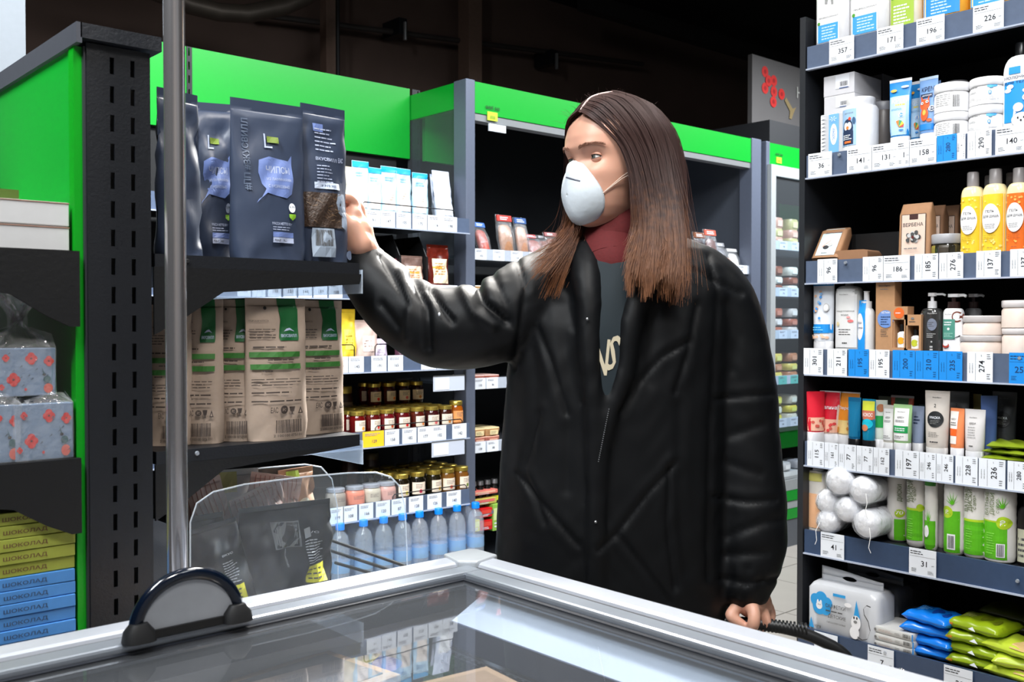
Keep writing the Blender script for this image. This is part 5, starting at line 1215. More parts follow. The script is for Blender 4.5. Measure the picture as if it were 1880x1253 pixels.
for k, (px0, px1, py, dx, kd, lab) in enumerate(((1632, 1671, 876, .09, 0, 'cotton pad sleeve furthest left beside the cotton balls'), (1668, 1704, 879, .06, 1, 'cotton pad sleeve second from the left with a green panel'), (1701, 1725, 882, .045, 2, 'narrow cotton pad sleeve with aloe leaves near the bottom'), (1722, 1742, 885, .10, 6, 'plain side of a cotton pad sleeve between two printed ones'), (1737, 1774, 890, .045, 3, 'cotton pad sleeve turned with barcode and a round badge'), (1774, 1818, 893, .05, 4, 'cotton pad sleeve second from the right with lettering'), (1812, 1868, 896, .05, 5, 'cotton pad sleeve at the right with badge, leaves and barcode'))):
    loc, w_, h = RP(px0, px1, py, 5, dx); a = w_ / 2
    h = max(.2, h); bo = .004
    secs = [(0, a * .7, a * .65), (.006, a * .93, a * .88), (.02, a, a * .95), (h - .03, a, a * .95), (h - .015, a * .9, a * .85), (h, a * .5, a * .3)]
    S = []
    for i in range(len(secs) - 1):
        nn = 16 if i == 2 else 1
        for j in range(nn):
            f = j / nn; q = [secs[i][z_] * (1 - f) + secs[i + 1][z_] * f for z_ in range(3)]; wv = .0008 * (j % 2) if i == 2 else 0; S.append((q[0], q[1] - wv, q[2] - wv))
    S.append(secs[-1])
    pr = Print(w_ * .96, h); pads(kd)(pr)
    lofted('cotton_pad_sleeve', lab, 'cotton pads', loc, RZ, S, mat((.87, .86, .84), .35, noise=.05, scale=40, bump=.2), 'sleeve', [], pr if pr.q else None, 'cotton pad sleeves on the sixth shelf')
loc, w_, h = RP(1874, 1906, 905, 5, .06)
bottle(1874, 1912, 905, 5, .06, 'dark bottle at the right edge of the sixth shelf', mat((.10, .09, .09), .3), lambda p: (p.rect(-.9, .05, .6, .5, mat((.75, .75, .66), .5)), p.lines(-.8, .1, .4, .4, 4, G3)), blkc)
# lowest shelf --------------------------------------------------------------------
grp = mat((.78, .79, .81), .3, noise=.04, bump=.25, scale=30)
def tissue(px0, px1, pyb, dx, lab, pr_=True, m=grp):
    loc, w_, h = RP(px0, px1, pyb, 6, dx, False); d = .11
    t = thing('tissue_pack', lab, 'tissues', (loc.x + d / 2, loc.y, loc.z), RZ, 'tissue packs on the lowest shelf')
    secs = [(0, w_ * .48, d * .46, 7), (.005, w_ * .5, d * .5, 7), (h * .9, w_ * .5, d * .5, 7), (h, w_ * .46, d * .44, 6), (h + .004, w_ * .44, d * .3, 4)]
    MB().loft(secs, m, 40).obj('pack_body', t)
    hh = h + .043
    # carrying handle with an open slot
    b = MB(); n_ = 24; outer = [(-w_ * .42, h), (-w_ * .40, hh), (-w_ * .1, hh - .004), (w_ * .38, hh - .016), (w_ * .46, h)]
    def ot(u):
        x = -w_ * .42 + u * w_ * .88
        for i in range(1, 3):
            if outer[i][0] <= x <= outer[i + 1][0]: f = (x - outer[i][0]) / (outer[i + 1][0] - outer[i][0]); return outer[i][1] * (1 - f) + outer[i + 1][1] * f
        return hh if x < 0 else hh - .016
    hx, hz, hrx, hrz = -w_ * .02, h + .018, w_ * .10, .0065
    vs = []; fs = []
    for i in range(n_ + 1):
        x = -w_ * .42 + i / n_ * w_ * .86; top = ot(i / n_)
        e = hrz * math.sqrt(max(0, 1 - ((x - hx) / hrx) ** 2)) if abs(x - hx) < hrx else 0
        vs += [(x, 0, h - .002), (x, 0, hz - e), (x, 0, hz + e), (x, 0, top)]
    for i in range(n_):
        a = i * 4
        fs += [(a, a + 4, a + 5, a + 1), (a + 2, a + 6, a + 7, a + 3)]
    b.add(vs, fs, m, True); o = b.obj('carry_handle', t)
    s = o.modifiers.new('s', 'SOLIDIFY'); s.thickness = .0016
    if pr_:
        p = Print(w_, h); c_ = mat((.16, .60, .85), .45)
        for u, v, r_ in ((-.72, .68, .16), (-.55, .74, .17), (-.38, .66, .15), (-.6, .55, .2), (-.42, .52, .15)): p.ell(u, v, r_, None, c_)
        p.ell(-.6, .58, .09, .08, wh); p.ell(-.64, .64, .03, .06, wh); p.ell(-.55, .64, .03, .06, wh); p.ell(-.62, .6, .012, None, ink); p.ell(-.57, .6, .012, None, ink)
        p.poly([(-.92, .08), (-.84, .3), (-.74, .08)], c_); p.rect(-.2, .84, .15, .90, c_); p.ell(.22, .72, .1, .045, wh)
        p.text('САЛФЕТКИ', -.13, .62, .085, G3, .28); p.lines(-.4, .49, .2, .54, 1, G3, .5); p.text('ДЕТСКИЕ', -.08, .41, .085, G3, .25); p.text('ГИПОАЛЛЕРГЕННЫЕ', -.1, .28, .035, G3, .26); p.text('10*8', -.62, .14, .06, G3, .09)
        p.poly([(.38, .48), (.46, .86), (.56, .5)], c_); p.ell(.45, .40, .13, .15, wh); p.ell(.40, .5, .02, .03, ink); p.ell(.48, .5, .02, .03, ink); p.ell(.44, .42, .05, .03, gray(.5)); p.ell(.42, .2, .13, .13, wh)
        tl = [(.5, .12), (.62, .08), (.76, .12), (.83, .3), (.78, .48), (.68, .6), (.66, .72), (.74, .8), (.84, .78)]
        for i in range(len(tl) - 1):
            (a0, b0), (a1, b1) = tl[i], tl[i + 1]; p.poly([(a0, b0), (a1, b1), (a1 + .012, b1 + .02), (a0 + .012, b0 + .02)], G3)
        p.obj(t, surf_of(secs), 'printed_label', gap=.0014)
    return t
tissue(1481, 1613, 1084, .01, 'white pack of children paper napkins with a blue cloud print on the lowest shelf')
tissue(1530, 1650, 1075, .145, 'grey tissue pack in the shadow behind the printed napkins', False, mat((.42, .43, .45), .4))  # darker copy of the front pack, its shade put into the colour
tissue(1570, 1680, 1070, .275, 'dark tissue pack furthest back on the lowest shelf', False, mat((.25, .26, .28), .5))  # darker still: deeper shade painted into this pack
for k in range(5):
    q = on_x(1628 + k * 17, 591, XR7 + .2)
    t = thing('napkin_pack', 'upright white napkin pack in shadow behind the flat stack, %s from the left' % ORD[k], 'napkins', (XR7 + .21, q.y, ST[6] - .008), RZ, 'napkin packs at the back of the lowest shelf')
    MB().loft([(0, .016, .03, 4), (.06, .016, .03, 4), (.07, .012, .024, 3)], mat((.62, .63, .65), .5), 16).obj('pack_body', t)  # white pack greyed, so the shade sits in the colour
flat = mat((.80, .80, .79), .35, noise=.08, scale=30)
zz = ST[6] - .008; wl = ['bottom', 'middle', 'top']
for k in range(3):
    loc, w_, h = RP(1606, 1683, 1150, 6, .012, False); h = .0185
    t = thing('napkin_box', '%s flat pack of white napkins with printed edge on the lowest shelf' % wl[k], 'napkins', (loc.x + .06, loc.y, zz + k * .0195), RZ + R(random.uniform(-2, 2)), 'flat napkin stack on the lowest shelf')
    MB().loft([(0, w_ * .49, .058, 10), (.003, w_ * .5, .06, 10), (h - .003, w_ * .5, .06, 10), (h, w_ * .49, .058, 10)], flat, 32).obj('pack_body', t)
    p = Print(w_, h); p.ell(-.86, .5, .06, None, G6); p.lines(-.7, .3, .0, .7, 2, mat((.75, .65, .6), .5), .3); p.lines(.1, .3, .4, .7, 2, G6, .3); p.bars(.5, .25, .85, .8, G3); p.rect(.93, 0, 1, 1, mat((.2, .55, .85), .4), 1, 1)
    p.obj(t, None, 'printed_label', -.0602)
bwip = mat((.08, .48, .88), .25, noise=.1, scale=30)
def wipeP(c, c2):
    return lambda p: (p.ell(.1, .5, .2, .2, mat(c, .4)), p.lines(-.7, .3, -.3, .7, 4, mat(c2, .4), .4), p.ell(.6, .4, .15, .15, mat(c, .4)))
for k in range(4):
    X = XR7 + .075; q = on_x(1712 + (8, 14, 4, 12)[k], 591, X)
    pillow('wet_wipes_pack', '%s of the four blue wet wipes packs piled on the lowest shelf' % ('lowest', 'second from the bottom', 'third from the bottom', 'topmost')[k], 'wet wipes', (X, q.y, zz + k * .0285), RZ + R((4, -6, 5, -9)[k]), .128, .11, .028, bwip, wipeP((.05, .25, .6), (.5, .8, .97)), 'blue wet wipes on the lowest shelf')
lwip = mat((.56, .66, .10), .28, noise=.1, scale=30); owip = mat((.80, .50, .12), .35)
for k in range(4):
    X = XR7 + .085; q = on_x(1806 + (2, 5, 0, 8)[k], 591, X)
    t = pillow('wet_wipes_pack', '%s of four olive green wet wipes packs on the lowest shelf' % ('lowest', 'second from the bottom', 'third from the bottom', 'topmost')[k], 'wet wipes', (X, q.y, zz + k * .030), RZ + R((5, -4, 7, -7)[k]), .135, .12, .030, lwip, wipeP((.45, .5, .1), (.8, .82, .5)), 'green wet wipes on the lowest shelf')
    B(-.066, -.062, .0125, -.052, .06, .0175, owip).obj('orange_end', t)
    MB().add([(-.01, -.0615, .012), (.012, -.066, .010), (.002, -.0615, .020)], [(0, 1, 2)], paper).obj('sticker', t)
for k in range(3):
    X = XR7 + .07; q = on_x(1885 + (0, 5, -3)[k], 591, X)
    pillow('wet_wipes_pack', '%s lime and beige wet wipes pack at the right edge of the lowest shelf' % ('bottom', 'middle', 'top')[k], 'wet wipes', (X, q.y, zz + k * .03), RZ + R((-8, 10, -14)[k]), .13, .12, .03, mat((.72, .80, .22), .3), lambda p: p.rect(.1, .02, .95, .98, mat((.80, .68, .45), .4), 8, 8), 'lime wet wipes on the lowest shelf')
for k in range(2):
    X = XR7 + .25; q = on_x(1850 + 18 * k, 591, X)
    pillow('wet_wipes_pack', '%s dark green wet wipes pack in shadow at the back of the lowest shelf' % ('lower', 'upper')[k], 'wet wipes', (X, q.y, zz + k * .03 + .06), RZ + R(12 - 20 * k), .13, .12, .03, mat((.30, .33, .10), .4), None, 'green wet wipes on the lowest shelf')  # shade at the shelf back is put into the darker green
X = XR7 + .25; q = on_x(1856, 591, X)
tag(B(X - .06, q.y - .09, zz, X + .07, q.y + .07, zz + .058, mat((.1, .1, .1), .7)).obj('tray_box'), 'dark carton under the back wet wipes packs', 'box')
q = on_x(1657, 1236, XR - .02)
lk = thing('shelf_lock', 'small chrome lock knob under the lowest rail of the right-hand rack', 'lock', q, RZ)
MB().loft([(0, .014, .014), (.006, .014, .014), (.010, .009, .009), (.016, .009, .009)], chrome, 20, Matrix.Rotation(R(90), 4, 'X')).obj('knob', lk)
MB().tube([(0, -.004, -.01), (.012, -.008, -.022)], .002, chrome, 6).obj('pin', lk)
# ------------------------------------------------------------- goods on the left gondola
xe_ = XLa - .014
def LX(px, Y=None): return on_y(px, 591, YL if Y is None else Y).x
wcard = mat((.80, .80, .80), .6, noise=.04, scale=60)
for k, (px, py0, py1, lab) in enumerate(((148, 412, 458, 'lower'), (137, 366, 411, 'upper'))):
    x1 = min(LX(px), xe_); zt_ = on_y(75, py0, YL).z; zb2 = ZA[0] + .0005 if k == 0 else zprev + .0006
    t = thing('cardboard_tray', '%s white cardboard tray on the top left shelf' % lab, 'box', (x1 - .2, YL + .02 + .10, zb2), 0, 'white trays on the top left shelf'); h = zt_ - zb2
    MB().box(-.2, -.10, 0, .2, .22, h, wcard).obj('carton', t, bevel=.0015)
    MB().box(-.2, -.1008, h - .002, .2, -.1, h - .0005, mat((.6, .45, .38), .7)).obj('cut_edge', t)
    zprev = zt_
x1 = LX(37, YL + .06)
B(x1 - .2, YL + .06, zprev + .0006, x1, YL + .22, zprev + .018, mat((.28, .36, .10), .5)).obj('green_packet'); tag(bpy.data.objects['green_packet'], 'flat dark green packet lying on the upper white tray', 'packet')
bpy.data.objects['green_packet'].name = 'flat_packet'
# poppy gift boxes in cellophane
gb = mat((.44, .52, .62), .5, noise=.12, scale=30)
poppy = mat((.80, .13, .10), .5); teal_ = mat((.08, .3, .32), .5)
cello = film((1, 1, 1), .10, .05, .5, 1.0, 22)
def gift(x1, z0, w_, h, Y, lab, tuft=True, d=.09):
    t = thing('gift_box', lab, 'gift box', (x1 - w_ / 2, Y + d / 2, z0), 0, 'poppy gift boxes on the middle left shelf')
    MB().box(-w_ / 2, -d / 2, 0, w_ / 2, d / 2, h, gb).obj('carton', t, bevel=.0015)
    P = Print(w_, h)
    for u, v, r_ in ((-.45, .35, .22), (.15, .78, .2), (.75, .72, .17), (-.7, .8, .12), (-.05, .14, .05), (-.85, .2, .1)):
        for a in range(4): P.ell(u + r_ * .45 * math.cos(a * 1.6), v + r_ * .3 * math.sin(a * 1.6), r_ * .62, None, poppy, 10)
        P.ell(u, v, r_ * .2, None, mat((.3, .05, .05), .5), 8)
    P.ell(.72, .15, .16, .10, mat((.80, .35, .28), .5)); P.ell(.68, .34, .13, .07, teal_); P.ell(.58, .44, .06, .03, mat((.1, .1, .15), .5)); P.poly([(.55, .46), (.5, .6), (.6, .45)], teal_)
    for k in range(10): u, v = random.uniform(-.8, .8), random.uniform(.1, .9); P.poly([(u, v), (u + .1, v + .06), (u + .12, v + .03)], mat((.25, .32, .38), .5))
    P.obj(t, None, 'poppy_print', -d / 2, gap=.0004, step=.00004)
    b = MB(); n_ = 15; rr = random.Random(5 + int(w_ * 1000) + int(h * 1e4))
    vs = []; fs = []; W = w_ / 2 + .003; D = d / 2 + .003
    prof = [(0, 1, 1), (h * .5, 1.01, 1.01), (h, 1.02, 1.02), (h + .012, .85, .8), (h + .03, .25, .25), (h + .045, .12, .12), (h + .07, .5, .4), (h + .09, .75, .5)] if tuft else [(0, 1, 1), (h * .5, 1.01, 1.01), (h, 1.02, 1.02), (h + .01, .8, .7)]
    N = 32
    for q, (z, a, c) in enumerate(prof):
        for k in range(N):
            th = 2 * math.pi * (k + .5) / N; cx, sx = math.cos(th), math.sin(th); j = .0012 if q < 3 else .010 if q != 4 else .003
            vs.append((W * a * math.copysign(abs(cx) ** .25, cx) + rr.uniform(-j, j), D * c * math.copysign(abs(sx) ** .25, sx) + rr.uniform(-j, j) - (.001 if q < 3 else 0), z + (rr.uniform(-j, j) if q > 2 else 0)))
    for q in range(len(prof) - 1):
        for k in range(N): fs.append((q * N + k, q * N + (k + 1) % N, (q + 1) * N + (k + 1) % N, (q + 1) * N + k))
    b.add(vs, fs, cello, False); b.obj('cellophane_wrap', t)
h_ = on_y(100, 742, YL).z - ZA[1]
w1 = LX(152) - LX(45)
gift(min(LX(152), xe_), ZA[1] + .0006, w1, h_, YL + .01, 'grey blue gift box with red poppies, lower right, wrapped in cellophane', False)
gift(LX(43), ZA[1] + .0006, w1, h_, YL + .012, 'grey blue poppy gift box cut off at the left edge of the middle shelf', False)
gift(LX(110), ZA[1] + h_ + .012, w1, on_y(60, 640, YL).z - ZA[1] - h_ - .012, YL + .02, 'grey blue poppy gift box on top of the two others with a tuft of cellophane', True)
# chocolate boxes
cgreen = mat((.62, .66, .26), .55, noise=.08, scale=120); cblue = mat((.30, .56, .84), .5, noise=.05, scale=120); brn = mat((.42, .28, .20), .6, noise=0); dbl = mat((.22, .30, .42), .6, noise=0)
th_ = on_y(140, 999, YL).z - on_y(140, 1022.3, YL).z; z = ZA[2] + .0005; n_ = 0
ztop = on_y(140, 950, YL).z
N_ = int((ztop - z) / th_) + 1
for k in range(N_):
    bl = k < N_ - 5; x1 = min(LX(150 + (N_ - k) * .6) + random.uniform(-.002, .002), xe_ + .002)
    ordn = ('bottom', 'second', 'third', 'fourth', 'fifth', 'sixth', 'seventh', 'eighth', 'ninth')[k if bl else k - (N_ - 5)]
    t = thing('chocolate_box', '%s %s box of the milk chocolate stack at the lower left' % (ordn + ('' if ordn == 'bottom' else ' from the bottom'), 'blue' if bl else 'green'), 'chocolate', (x1 - .11, YL + .012 + .045 + random.uniform(-.003, .003), z), R(random.uniform(-.8, .8)), 'milk chocolate boxes at the lower left')
    MB().box(-.11, -.045, 0, .11, .045, th_ - .0008, cblue if bl else cgreen).obj('carton', t, bevel=.0012)
    P = Print(.22, th_ - .0008); P.text('МОЛОЧНЫЙ  ШОКОЛАД', .02, .5, .46, dbl if bl else brn, .62); P.obj(t, None, 'printed_label', -.045)
    z += th_
# blue-grey chip pouches on the right side of the gondola
pch = mat((.20, .24, .32), .38, noise=.06, scale=40, bump=.1); bub = mat((.42, .50, .72), .45); lett = mat((.68, .72, .82), .5, noise=0); ghost = mat((.33, .38, .46), .45, noise=0)
def place_b(px0, px1, pyt, Y, zb2):
    c = on_y((px0 + px1) / 2, 591, Y); w_ = LX(px1, Y) - LX(px0, Y); return (c.x, Y, zb2), w_, on_y((px0 + px1) / 2, pyt, Y).z - zb2
def chipP(w_, h):
    P = Print(w_, h)
    P.poly([(-.35, .62), (-.38, .54), (-.30, .47), (-.2, .44), (-.35, .38), (-.48, .345), (-.42, .37), (-.18, .415), (.1, .40), (.35, .39), (.5, .42), (.56, .5), (.55, .60), (.57, .67), (.45, .63), (.2, .635), (-.1, .645)], bub)
    P.text('ЧИПСЫ', .14, .565, .045, lett, .32); P.text('ИЗ ЛАМИНАРИИ', .16, .505, .018, lett, .32); P.text('С МОРКОВЬЮ', .14, .46, .02, lett, .28)
    P.text('#ПП #ВКУСВИЛЛ', -.66, .65, .045, ghost, None, 90)
    P.rect(-.2, .70, -.16, .79, lett, 1, 2); P.rect(-.16, .70, .0, .71, lett, 1, 1); P.rect(-.12, .735, .2, .775, mat((.42, .50, .15), .5), 4, 2)
    P.ell(.47, .33, .085, .03, paper); P.text('2,3%', .47, .335, .014, G3, .07); P.poly([(.38, .29), (.56, .29), (.56, .27), (.47, .25), (.38, .27)], mat((.5, .7, .15), .5))
    P.text('МАССА НЕТТО 50 г', .17, .225, .017, lett, .28); P.lines(-.1, .18, .5, .21, 2, lett, .3)
    P.rect(-.1, .14, .5, .172, bub, 4, 2); P.rect(-.1, .105, .5, .137, lett, 4, 2); P.text('926,2   18,5', .12, .12, .014, G3, .18)
    return P
loc, w_, h = place_b(427, 558, 188, YL + .045, ZB[0] + .0006)
pouch('chips_pouch', 'blue grey pouch of chips with a pale leaf shape facing forward, tallest on the shelf', 'pouch', loc, R(-3), w_, h, .06, pch, chipP(w_, h), 'blue grey chips pouches', .07, .0016)
loc, w_, h = place_b(551, 637, 196, YL + .052, ZB[0] + .0006)
P = Print(w_, h); P.rect(-.55, .83, -.1, .88, bub, 3, 1); P.lines(-.5, .70, .45, .86, 6, lett, .3); P.text('ВКУСВИЛЛ', -.05, .655, .022, lett, .48); P.lines(-.5, .50, .2, .62, 6, lett, .3); P.text('ЕАС', .6, .66, .03, lett, .1)
P.rect(-.6, .465, .45, .505, mat((.75, .8, .88), .5), 6, 2); P.text('18 ФЕВ 2020', -.05, .485, .016, dbl, .3)
P.rect(-.98, .22, .5, .44, mat((.22, .16, .12), .5, noise=.8, scale=220, bump=.8), 12, 6); P.poly([(.3, .44), (.62, .44), (.72, .40), (.72, .26), (.62, .21), (.45, .23), (.5, .3), (.3, .32), (.2, .38)], mat((.52, .57, .64), .45))
rk = random.Random(3)
for k in range(34): u, v = rk.uniform(-.92, .3), rk.uniform(.23, .42); a = rk.uniform(0, 3); P.poly([(u, v), (u + .22 * math.cos(a), v + .04 * math.sin(a)), (u + .24 * math.cos(a), v + .04 * math.sin(a) + .008)], mat((.42, .33, .24), .5))
P.rect(-.85, .03, .0, .21, mat((.55, .6, .66), .5), 4, 3); P.bars(-.75, .1, -.1, .2, G3); P.ell(.75, .05, .18, .03, mat((.4, .45, .55), .5))
pouch('chips_pouch', 'blue grey pouch with a window of brown chips and barcode, held by her hand', 'pouch', loc, R(4), w_, h, .05, pch, P, 'blue grey chips pouches', .06, .002)
loc, w_, h = place_b(345, 440, 190, YL + .15, ZB[0] + .0006)
pouch('chips_pouch', 'crumpled blue grey pouch with glossy top behind the chrome pole', 'pouch', loc, R(-20), w_ * 1.05, h, .07, pch, chipP(w_, h), 'blue grey chips pouches', .05, .005)
loc, w_, h = place_b(285, 372, 168, YL + .05, ZB[0] + .0006)
pouch('chips_pouch', 'dark blue grey pouch directly behind the chrome pole', 'pouch', loc, R(14), w_, h, .05, pch, None, 'blue grey chips pouches', .06, .003)
for k in range(3):
    loc, w_, h = place_b(300 + 95 * k, 395 + 95 * k, 200, YL + .27 + .02 * k, ZB[0] + .0006)
    pouch('chips_pouch', 'blue grey pouch in the back row of the upper shelf, %s' % ('left', 'middle', 'right')[k], 'pouch', loc, R(8 - 9 * k), w_, h * .93, .06, pch, None, 'blue grey chips pouches', .06, .003)
# kraft packs
kp = mat((.63, .56, .50), .75, noise=.07, scale=140); kgr = mat((.06, .34, .16), .45); kgr2 = mat((.20, .42, .17), .55); kb = mat((.24, .20, .18), .6, noise=0)
def kraftP(w_, h):
    P = Print(w_, h)
    P.poly([(.0, 1.0), (.62, 1.0), (.66, .93), (.68, .92), (.68, .72), (.66, .70), (.05, .70), (.02, .72), (.08, .80), (.1, .85), (.06, .90)], kgr)
    P.text('ВКУСВИЛЛ', .36, .735, .022, lett, .26); P.poly([(.2, .765), (.3, .785), (.4, .79), (.55, .765), (.4, .775)], lett)
    P.ell(-.40, .93, .055, None, mat((.05, .05, .05), .6), 14)
    P.text('МОРСКАЯ КАПУСТА', -.6, .84, .013, kb, .3); P.lines(-.9, .71, -.05, .79, 4, kb, .3)
    P.lines(-.8, .645, .4, .665, 1, kb, .5); P.rect(-.92, .585, .7, .622, kgr2, 10, 1); P.lines(-.4, .555, .5, .575, 1, kb, .4); P.rect(-.92, .50, .7, .537, kgr2, 10, 1); P.lines(-.6, .48, -.2, .495, 1, kb, .5)
    P.lines(-.9, .38, .7, .44, 3, kb, .3); P.lines(-.9, .325, .6, .35, 1, kb, .4); P.lines(-.9, .265, .7, .29, 1, kb, .4)
    P.text('ЕАС', -.28, .215, .04, kb, .12); P.ell(.05, .215, .13, None, kb, 18); P.text('РС', .05, .215, .02, kp, .06)
    P.poly([(.22, .235), (.42, .235), (.38, .2), (.34, .2), (.34, .185), (.4, .18), (.24, .18), (.3, .185), (.3, .2), (.26, .2)], kb)
    P.poly([(.5, .185), (.68, .185), (.59, .235)], kb); P.poly([(.55, .192), (.63, .192), (.59, .215)], kp)
    P.bars(-.25, .055, .6, .145, kb); P.text('2 100100 075101', .15, .036, .018, kb, .48)
    return P
def kpack(px0, px1, pyt, Y, rz, lab, sc_=1):
    loc, w_, h = place_b(px0, px1, pyt, Y, ZB[1] + .0006); w_ *= sc_
    return pouch('kraft_pack', lab, 'food pack', loc, R(rz), w_, h, .05, kp, kraftP(w_, h), 'brown kraft packs on the middle shelf', .05, .0015)
kpack(452, 560, 548, YL + .032, -4, 'brown kraft pack with dark green corner, second from the right')
kpack(541, 626, 552, YL + .075, 3, 'brown kraft pack with dark green corner at the right end', 1.1)
t = kpack(395, 470, 550, YL + .065, -38, 'brown kraft pack turned sideways, third from the right', 1.0)
t = kpack(330, 408, 550, YL + .07, -38, 'brown kraft pack turned sideways right of the chrome pole', 1.0)
kpack(272, 350, 560, YL + .08, -30, 'brown kraft pack in the shade left of the chrome pole', 1.0)
for k in range(3):
    kpack(300 + 100 * k, 390 + 100 * k, 560, YL + .27, -5 + 6 * k, 'brown kraft pack in the back row, %s' % ('left', 'middle', 'right')[k], 1.0)
# lowest shelf: clear bin with black bags and striped packs
ac = film((.93, .97, 1), .035, .05, .22, .05, 8)
def acr(pts, y, lab):
    t = thing('acrylic_divider', lab, 'divider', (0, y, 0))
    MB().prism(pts, 0, .003, 'y', ac).obj('plate', t)
    MB().tube([(p[0], .0015, p[1]) for p in pts], .0014, film((.9, .93, .97), .35, .15, .3), 6).obj('polished_edge', t)
def rrect(pl, Y):
    return [(on_y(px, py, Y).x, on_y(px, py, Y).z) for px, py in pl]
Y1 = YL - .012
acr([(q[0], q[1]) for q in rrect([(350, 1190), (350, 960), (362, 925), (392, 904), (450, 890), (560, 876), (640, 869), (690, 868), (718, 876), (736, 895), (744, 930), (748, 1010), (750, 1180)], Y1)], Y1, 'clear acrylic bin side with rounded corner nearest the freezer')
Y2 = YL + .30
acr([(q[0], q[1]) for q in rrect([(400, 1150), (400, 900), (430, 870), (480, 860), (560, 853), (590, 858), (610, 880), (620, 930), (622, 1150)], Y2)], Y2, 'clear acrylic bin side further back behind the striped packs')
blk = mat((.06, .065, .075), .4, noise=.2, scale=50, bump=.2); yel = mat((.78, .74, .10), .5)
def coffeeP(w_, h, v):
    P = Print(w_, h)
    P.rect(.3, .15, .75, .34, yel, 4, 3); P.lines(.3, .17, .75, .32, 3, kb, .3)
    P.lines(.3, .36, .72, .6, 9, gray(.6), .35); P.text('ВКУС', .5, .66, .02, gray(.7), .16)
    if v: P.rect(-.35, .55, .2, .82, gray(.40), 4, 3); P.rect(-.31, .56, .16, .81, mat((.09, .09, .1), .5), 4, 3); P.bars(-.28, .58, .13, .79, gray(.45)); P.rect(.3, .62, .5, .72, gray(.55), 1, 1)
    P.text('ПРОДУКТОВАЯ', -.1, .45, .022, gray(.6), None, 90)
    return P
zc = ZB[2] + .0006
for px0, px1, pyt, dy, tl, rz, v, lab in ((440, 605, 925, .09, 0, -4, 1, 'large black pouch with grey barcode and yellow label in the clear bin'), (355, 470, 960, .05, 0, -24, 0, 'black pouch leaning left with white lettering in the clear bin'), (345, 410, 945, .10, 0, 8, 0, 'black pouch with a small yellow label beside the chrome pole')):
    loc, w_, h = place_b(px0, px1, pyt, YL + dy, zc)
    t = pouch('coffee_pouch', lab, 'pouch', loc, R(rz), w_, h, .07, blk, coffeeP(w_, h, v), 'black pouches in the clear bin', .05, .006)
    if px0 == 355: t.rotation_euler.y = R(-14)
stripe = mat((.80, .70, .66), .5, noise=.05)
for k, (px0, px1, pyt, dy, ry, lab) in enumerate(((350, 450, 878, .17, 26, 'left striped cream pack slanting behind the black pouches'), (420, 520, 872, .20, -24, 'middle striped cream pack slanting behind the black pouches'), (455, 560, 885, .16, 30, 'right striped cream pack slanting behind the black pouches'))):
    loc, w_, h = place_b(px0, px1, pyt, YL + dy, zc)
    P = Print(w_, h)
    for j in range(10): P.poly([(-.9 + j * .19, .62), (-.86 + j * .19, .62), (-.8 + j * .17, .98), (-.83 + j * .17, .98)], mat((.62, .42, .36), .5))
    t = pouch('striped_pack', lab, 'food pack', loc, R(-10 + 10 * k), w_, h, .05, stripe, P, 'striped packs in the clear bin', .05, .006); t.rotation_euler.y = R(-ry * .5)
for k, (px0, px1, pyt, dy, rz, c, c2, lab) in enumerate(((505, 578, 860, .22, 10, (.62, .48, .38), (.62, .72, .30), 'tan pouch with lime top behind the big black pouch'), (385, 470, 862, .24, -15, (.78, .80, .80), (.80, .80, .55), 'white pouch with a pale yellow corner at the back of the bin'), (345, 400, 905, .22, 0, (.55, .58, .40), (.1, .6, .2), 'olive pouch with a bright green corner next to the bracket'))):
    loc, w_, h = place_b(px0, px1, pyt, YL + dy, zc)
    P = Print(w_, h); P.rect(-.6, .80, .1, .98, mat(c2, .5), 4, 3); P.ell(.3, .62, .35, .10, mat((.78, .76, .68), .5)); P.lines(.1, .55, .5, .68, 4, G6, .3)
    pouch('snack_pouch', lab, 'pouch', loc, R(rz), w_, h, .05, mat(c, .5), P, None, .05, .004)
# ------------------------------------------------------------- the shopper
import numpy as np
HD = 1.85
FH = Vector((FW.x, FW.y, 0)).normalized()
root0 = at_d(1130, 591, 1.89); root = Vector((root0.x, root0.y, 0))
pers = thing('person', 'woman with long brown hair, white face mask and black padded coat reaching for a pouch', 'person', root)
def W(px, py, d): return at_d(px, py, d) - root
def ball(b, c, r, m, sc=(1, 1, 1), n=14):
    vs = []; fs = []
    for i in range(n + 1):
        t = math.pi * i / n
        for k in range(2 * n): p = 2 * math.pi * k / (2 * n); vs.append((c[0] + r * sc[0] * math.sin(t) * math.cos(p), c[1] + r * sc[1] * math.sin(t) * math.sin(p), c[2] + r * sc[2] * math.cos(t)))
    for i in range(n):
        for k in range(2 * n): fs.append((i * 2 * n + k, (i + 1) * 2 * n + k, (i + 1) * 2 * n + (k + 1) % (2 * n), i * 2 * n + (k + 1) % (2 * n)))
    b.add(vs, fs, m, True)
def limb(b, pts, m, n=18):
    """pts: (Vector, r) smooth tapered limb with round ends"""
    P_ = []; Rr = []
    for i in range(len(pts) - 1):
        p0 = pts[max(0, i - 1)]; p1 = pts[i]; p2 = pts[i + 1]; p3 = pts[min(len(pts) - 1, i + 2)]
        for k in range(6):
            t = k / 6
            f = lambda a, b_, c, d: .5 * (2 * b_ + (c - a) * t + (2 * a - 5 * b_ + 4 * c - d) * t * t + (3 * b_ - a - 3 * c + d) * t ** 3)
            P_.append(f(p0[0], p1[0], p2[0], p3[0])); Rr.append(f(p0[1], p1[1], p2[1], p3[1]))
    P_.append(pts[-1][0]); Rr.append(pts[-1][1])
    b.tube(P_, 0, m, n, radii=Rr); ball(b, P_[0], Rr[0], m, n=9); ball(b, P_[-1], Rr[-1], m, n=9)
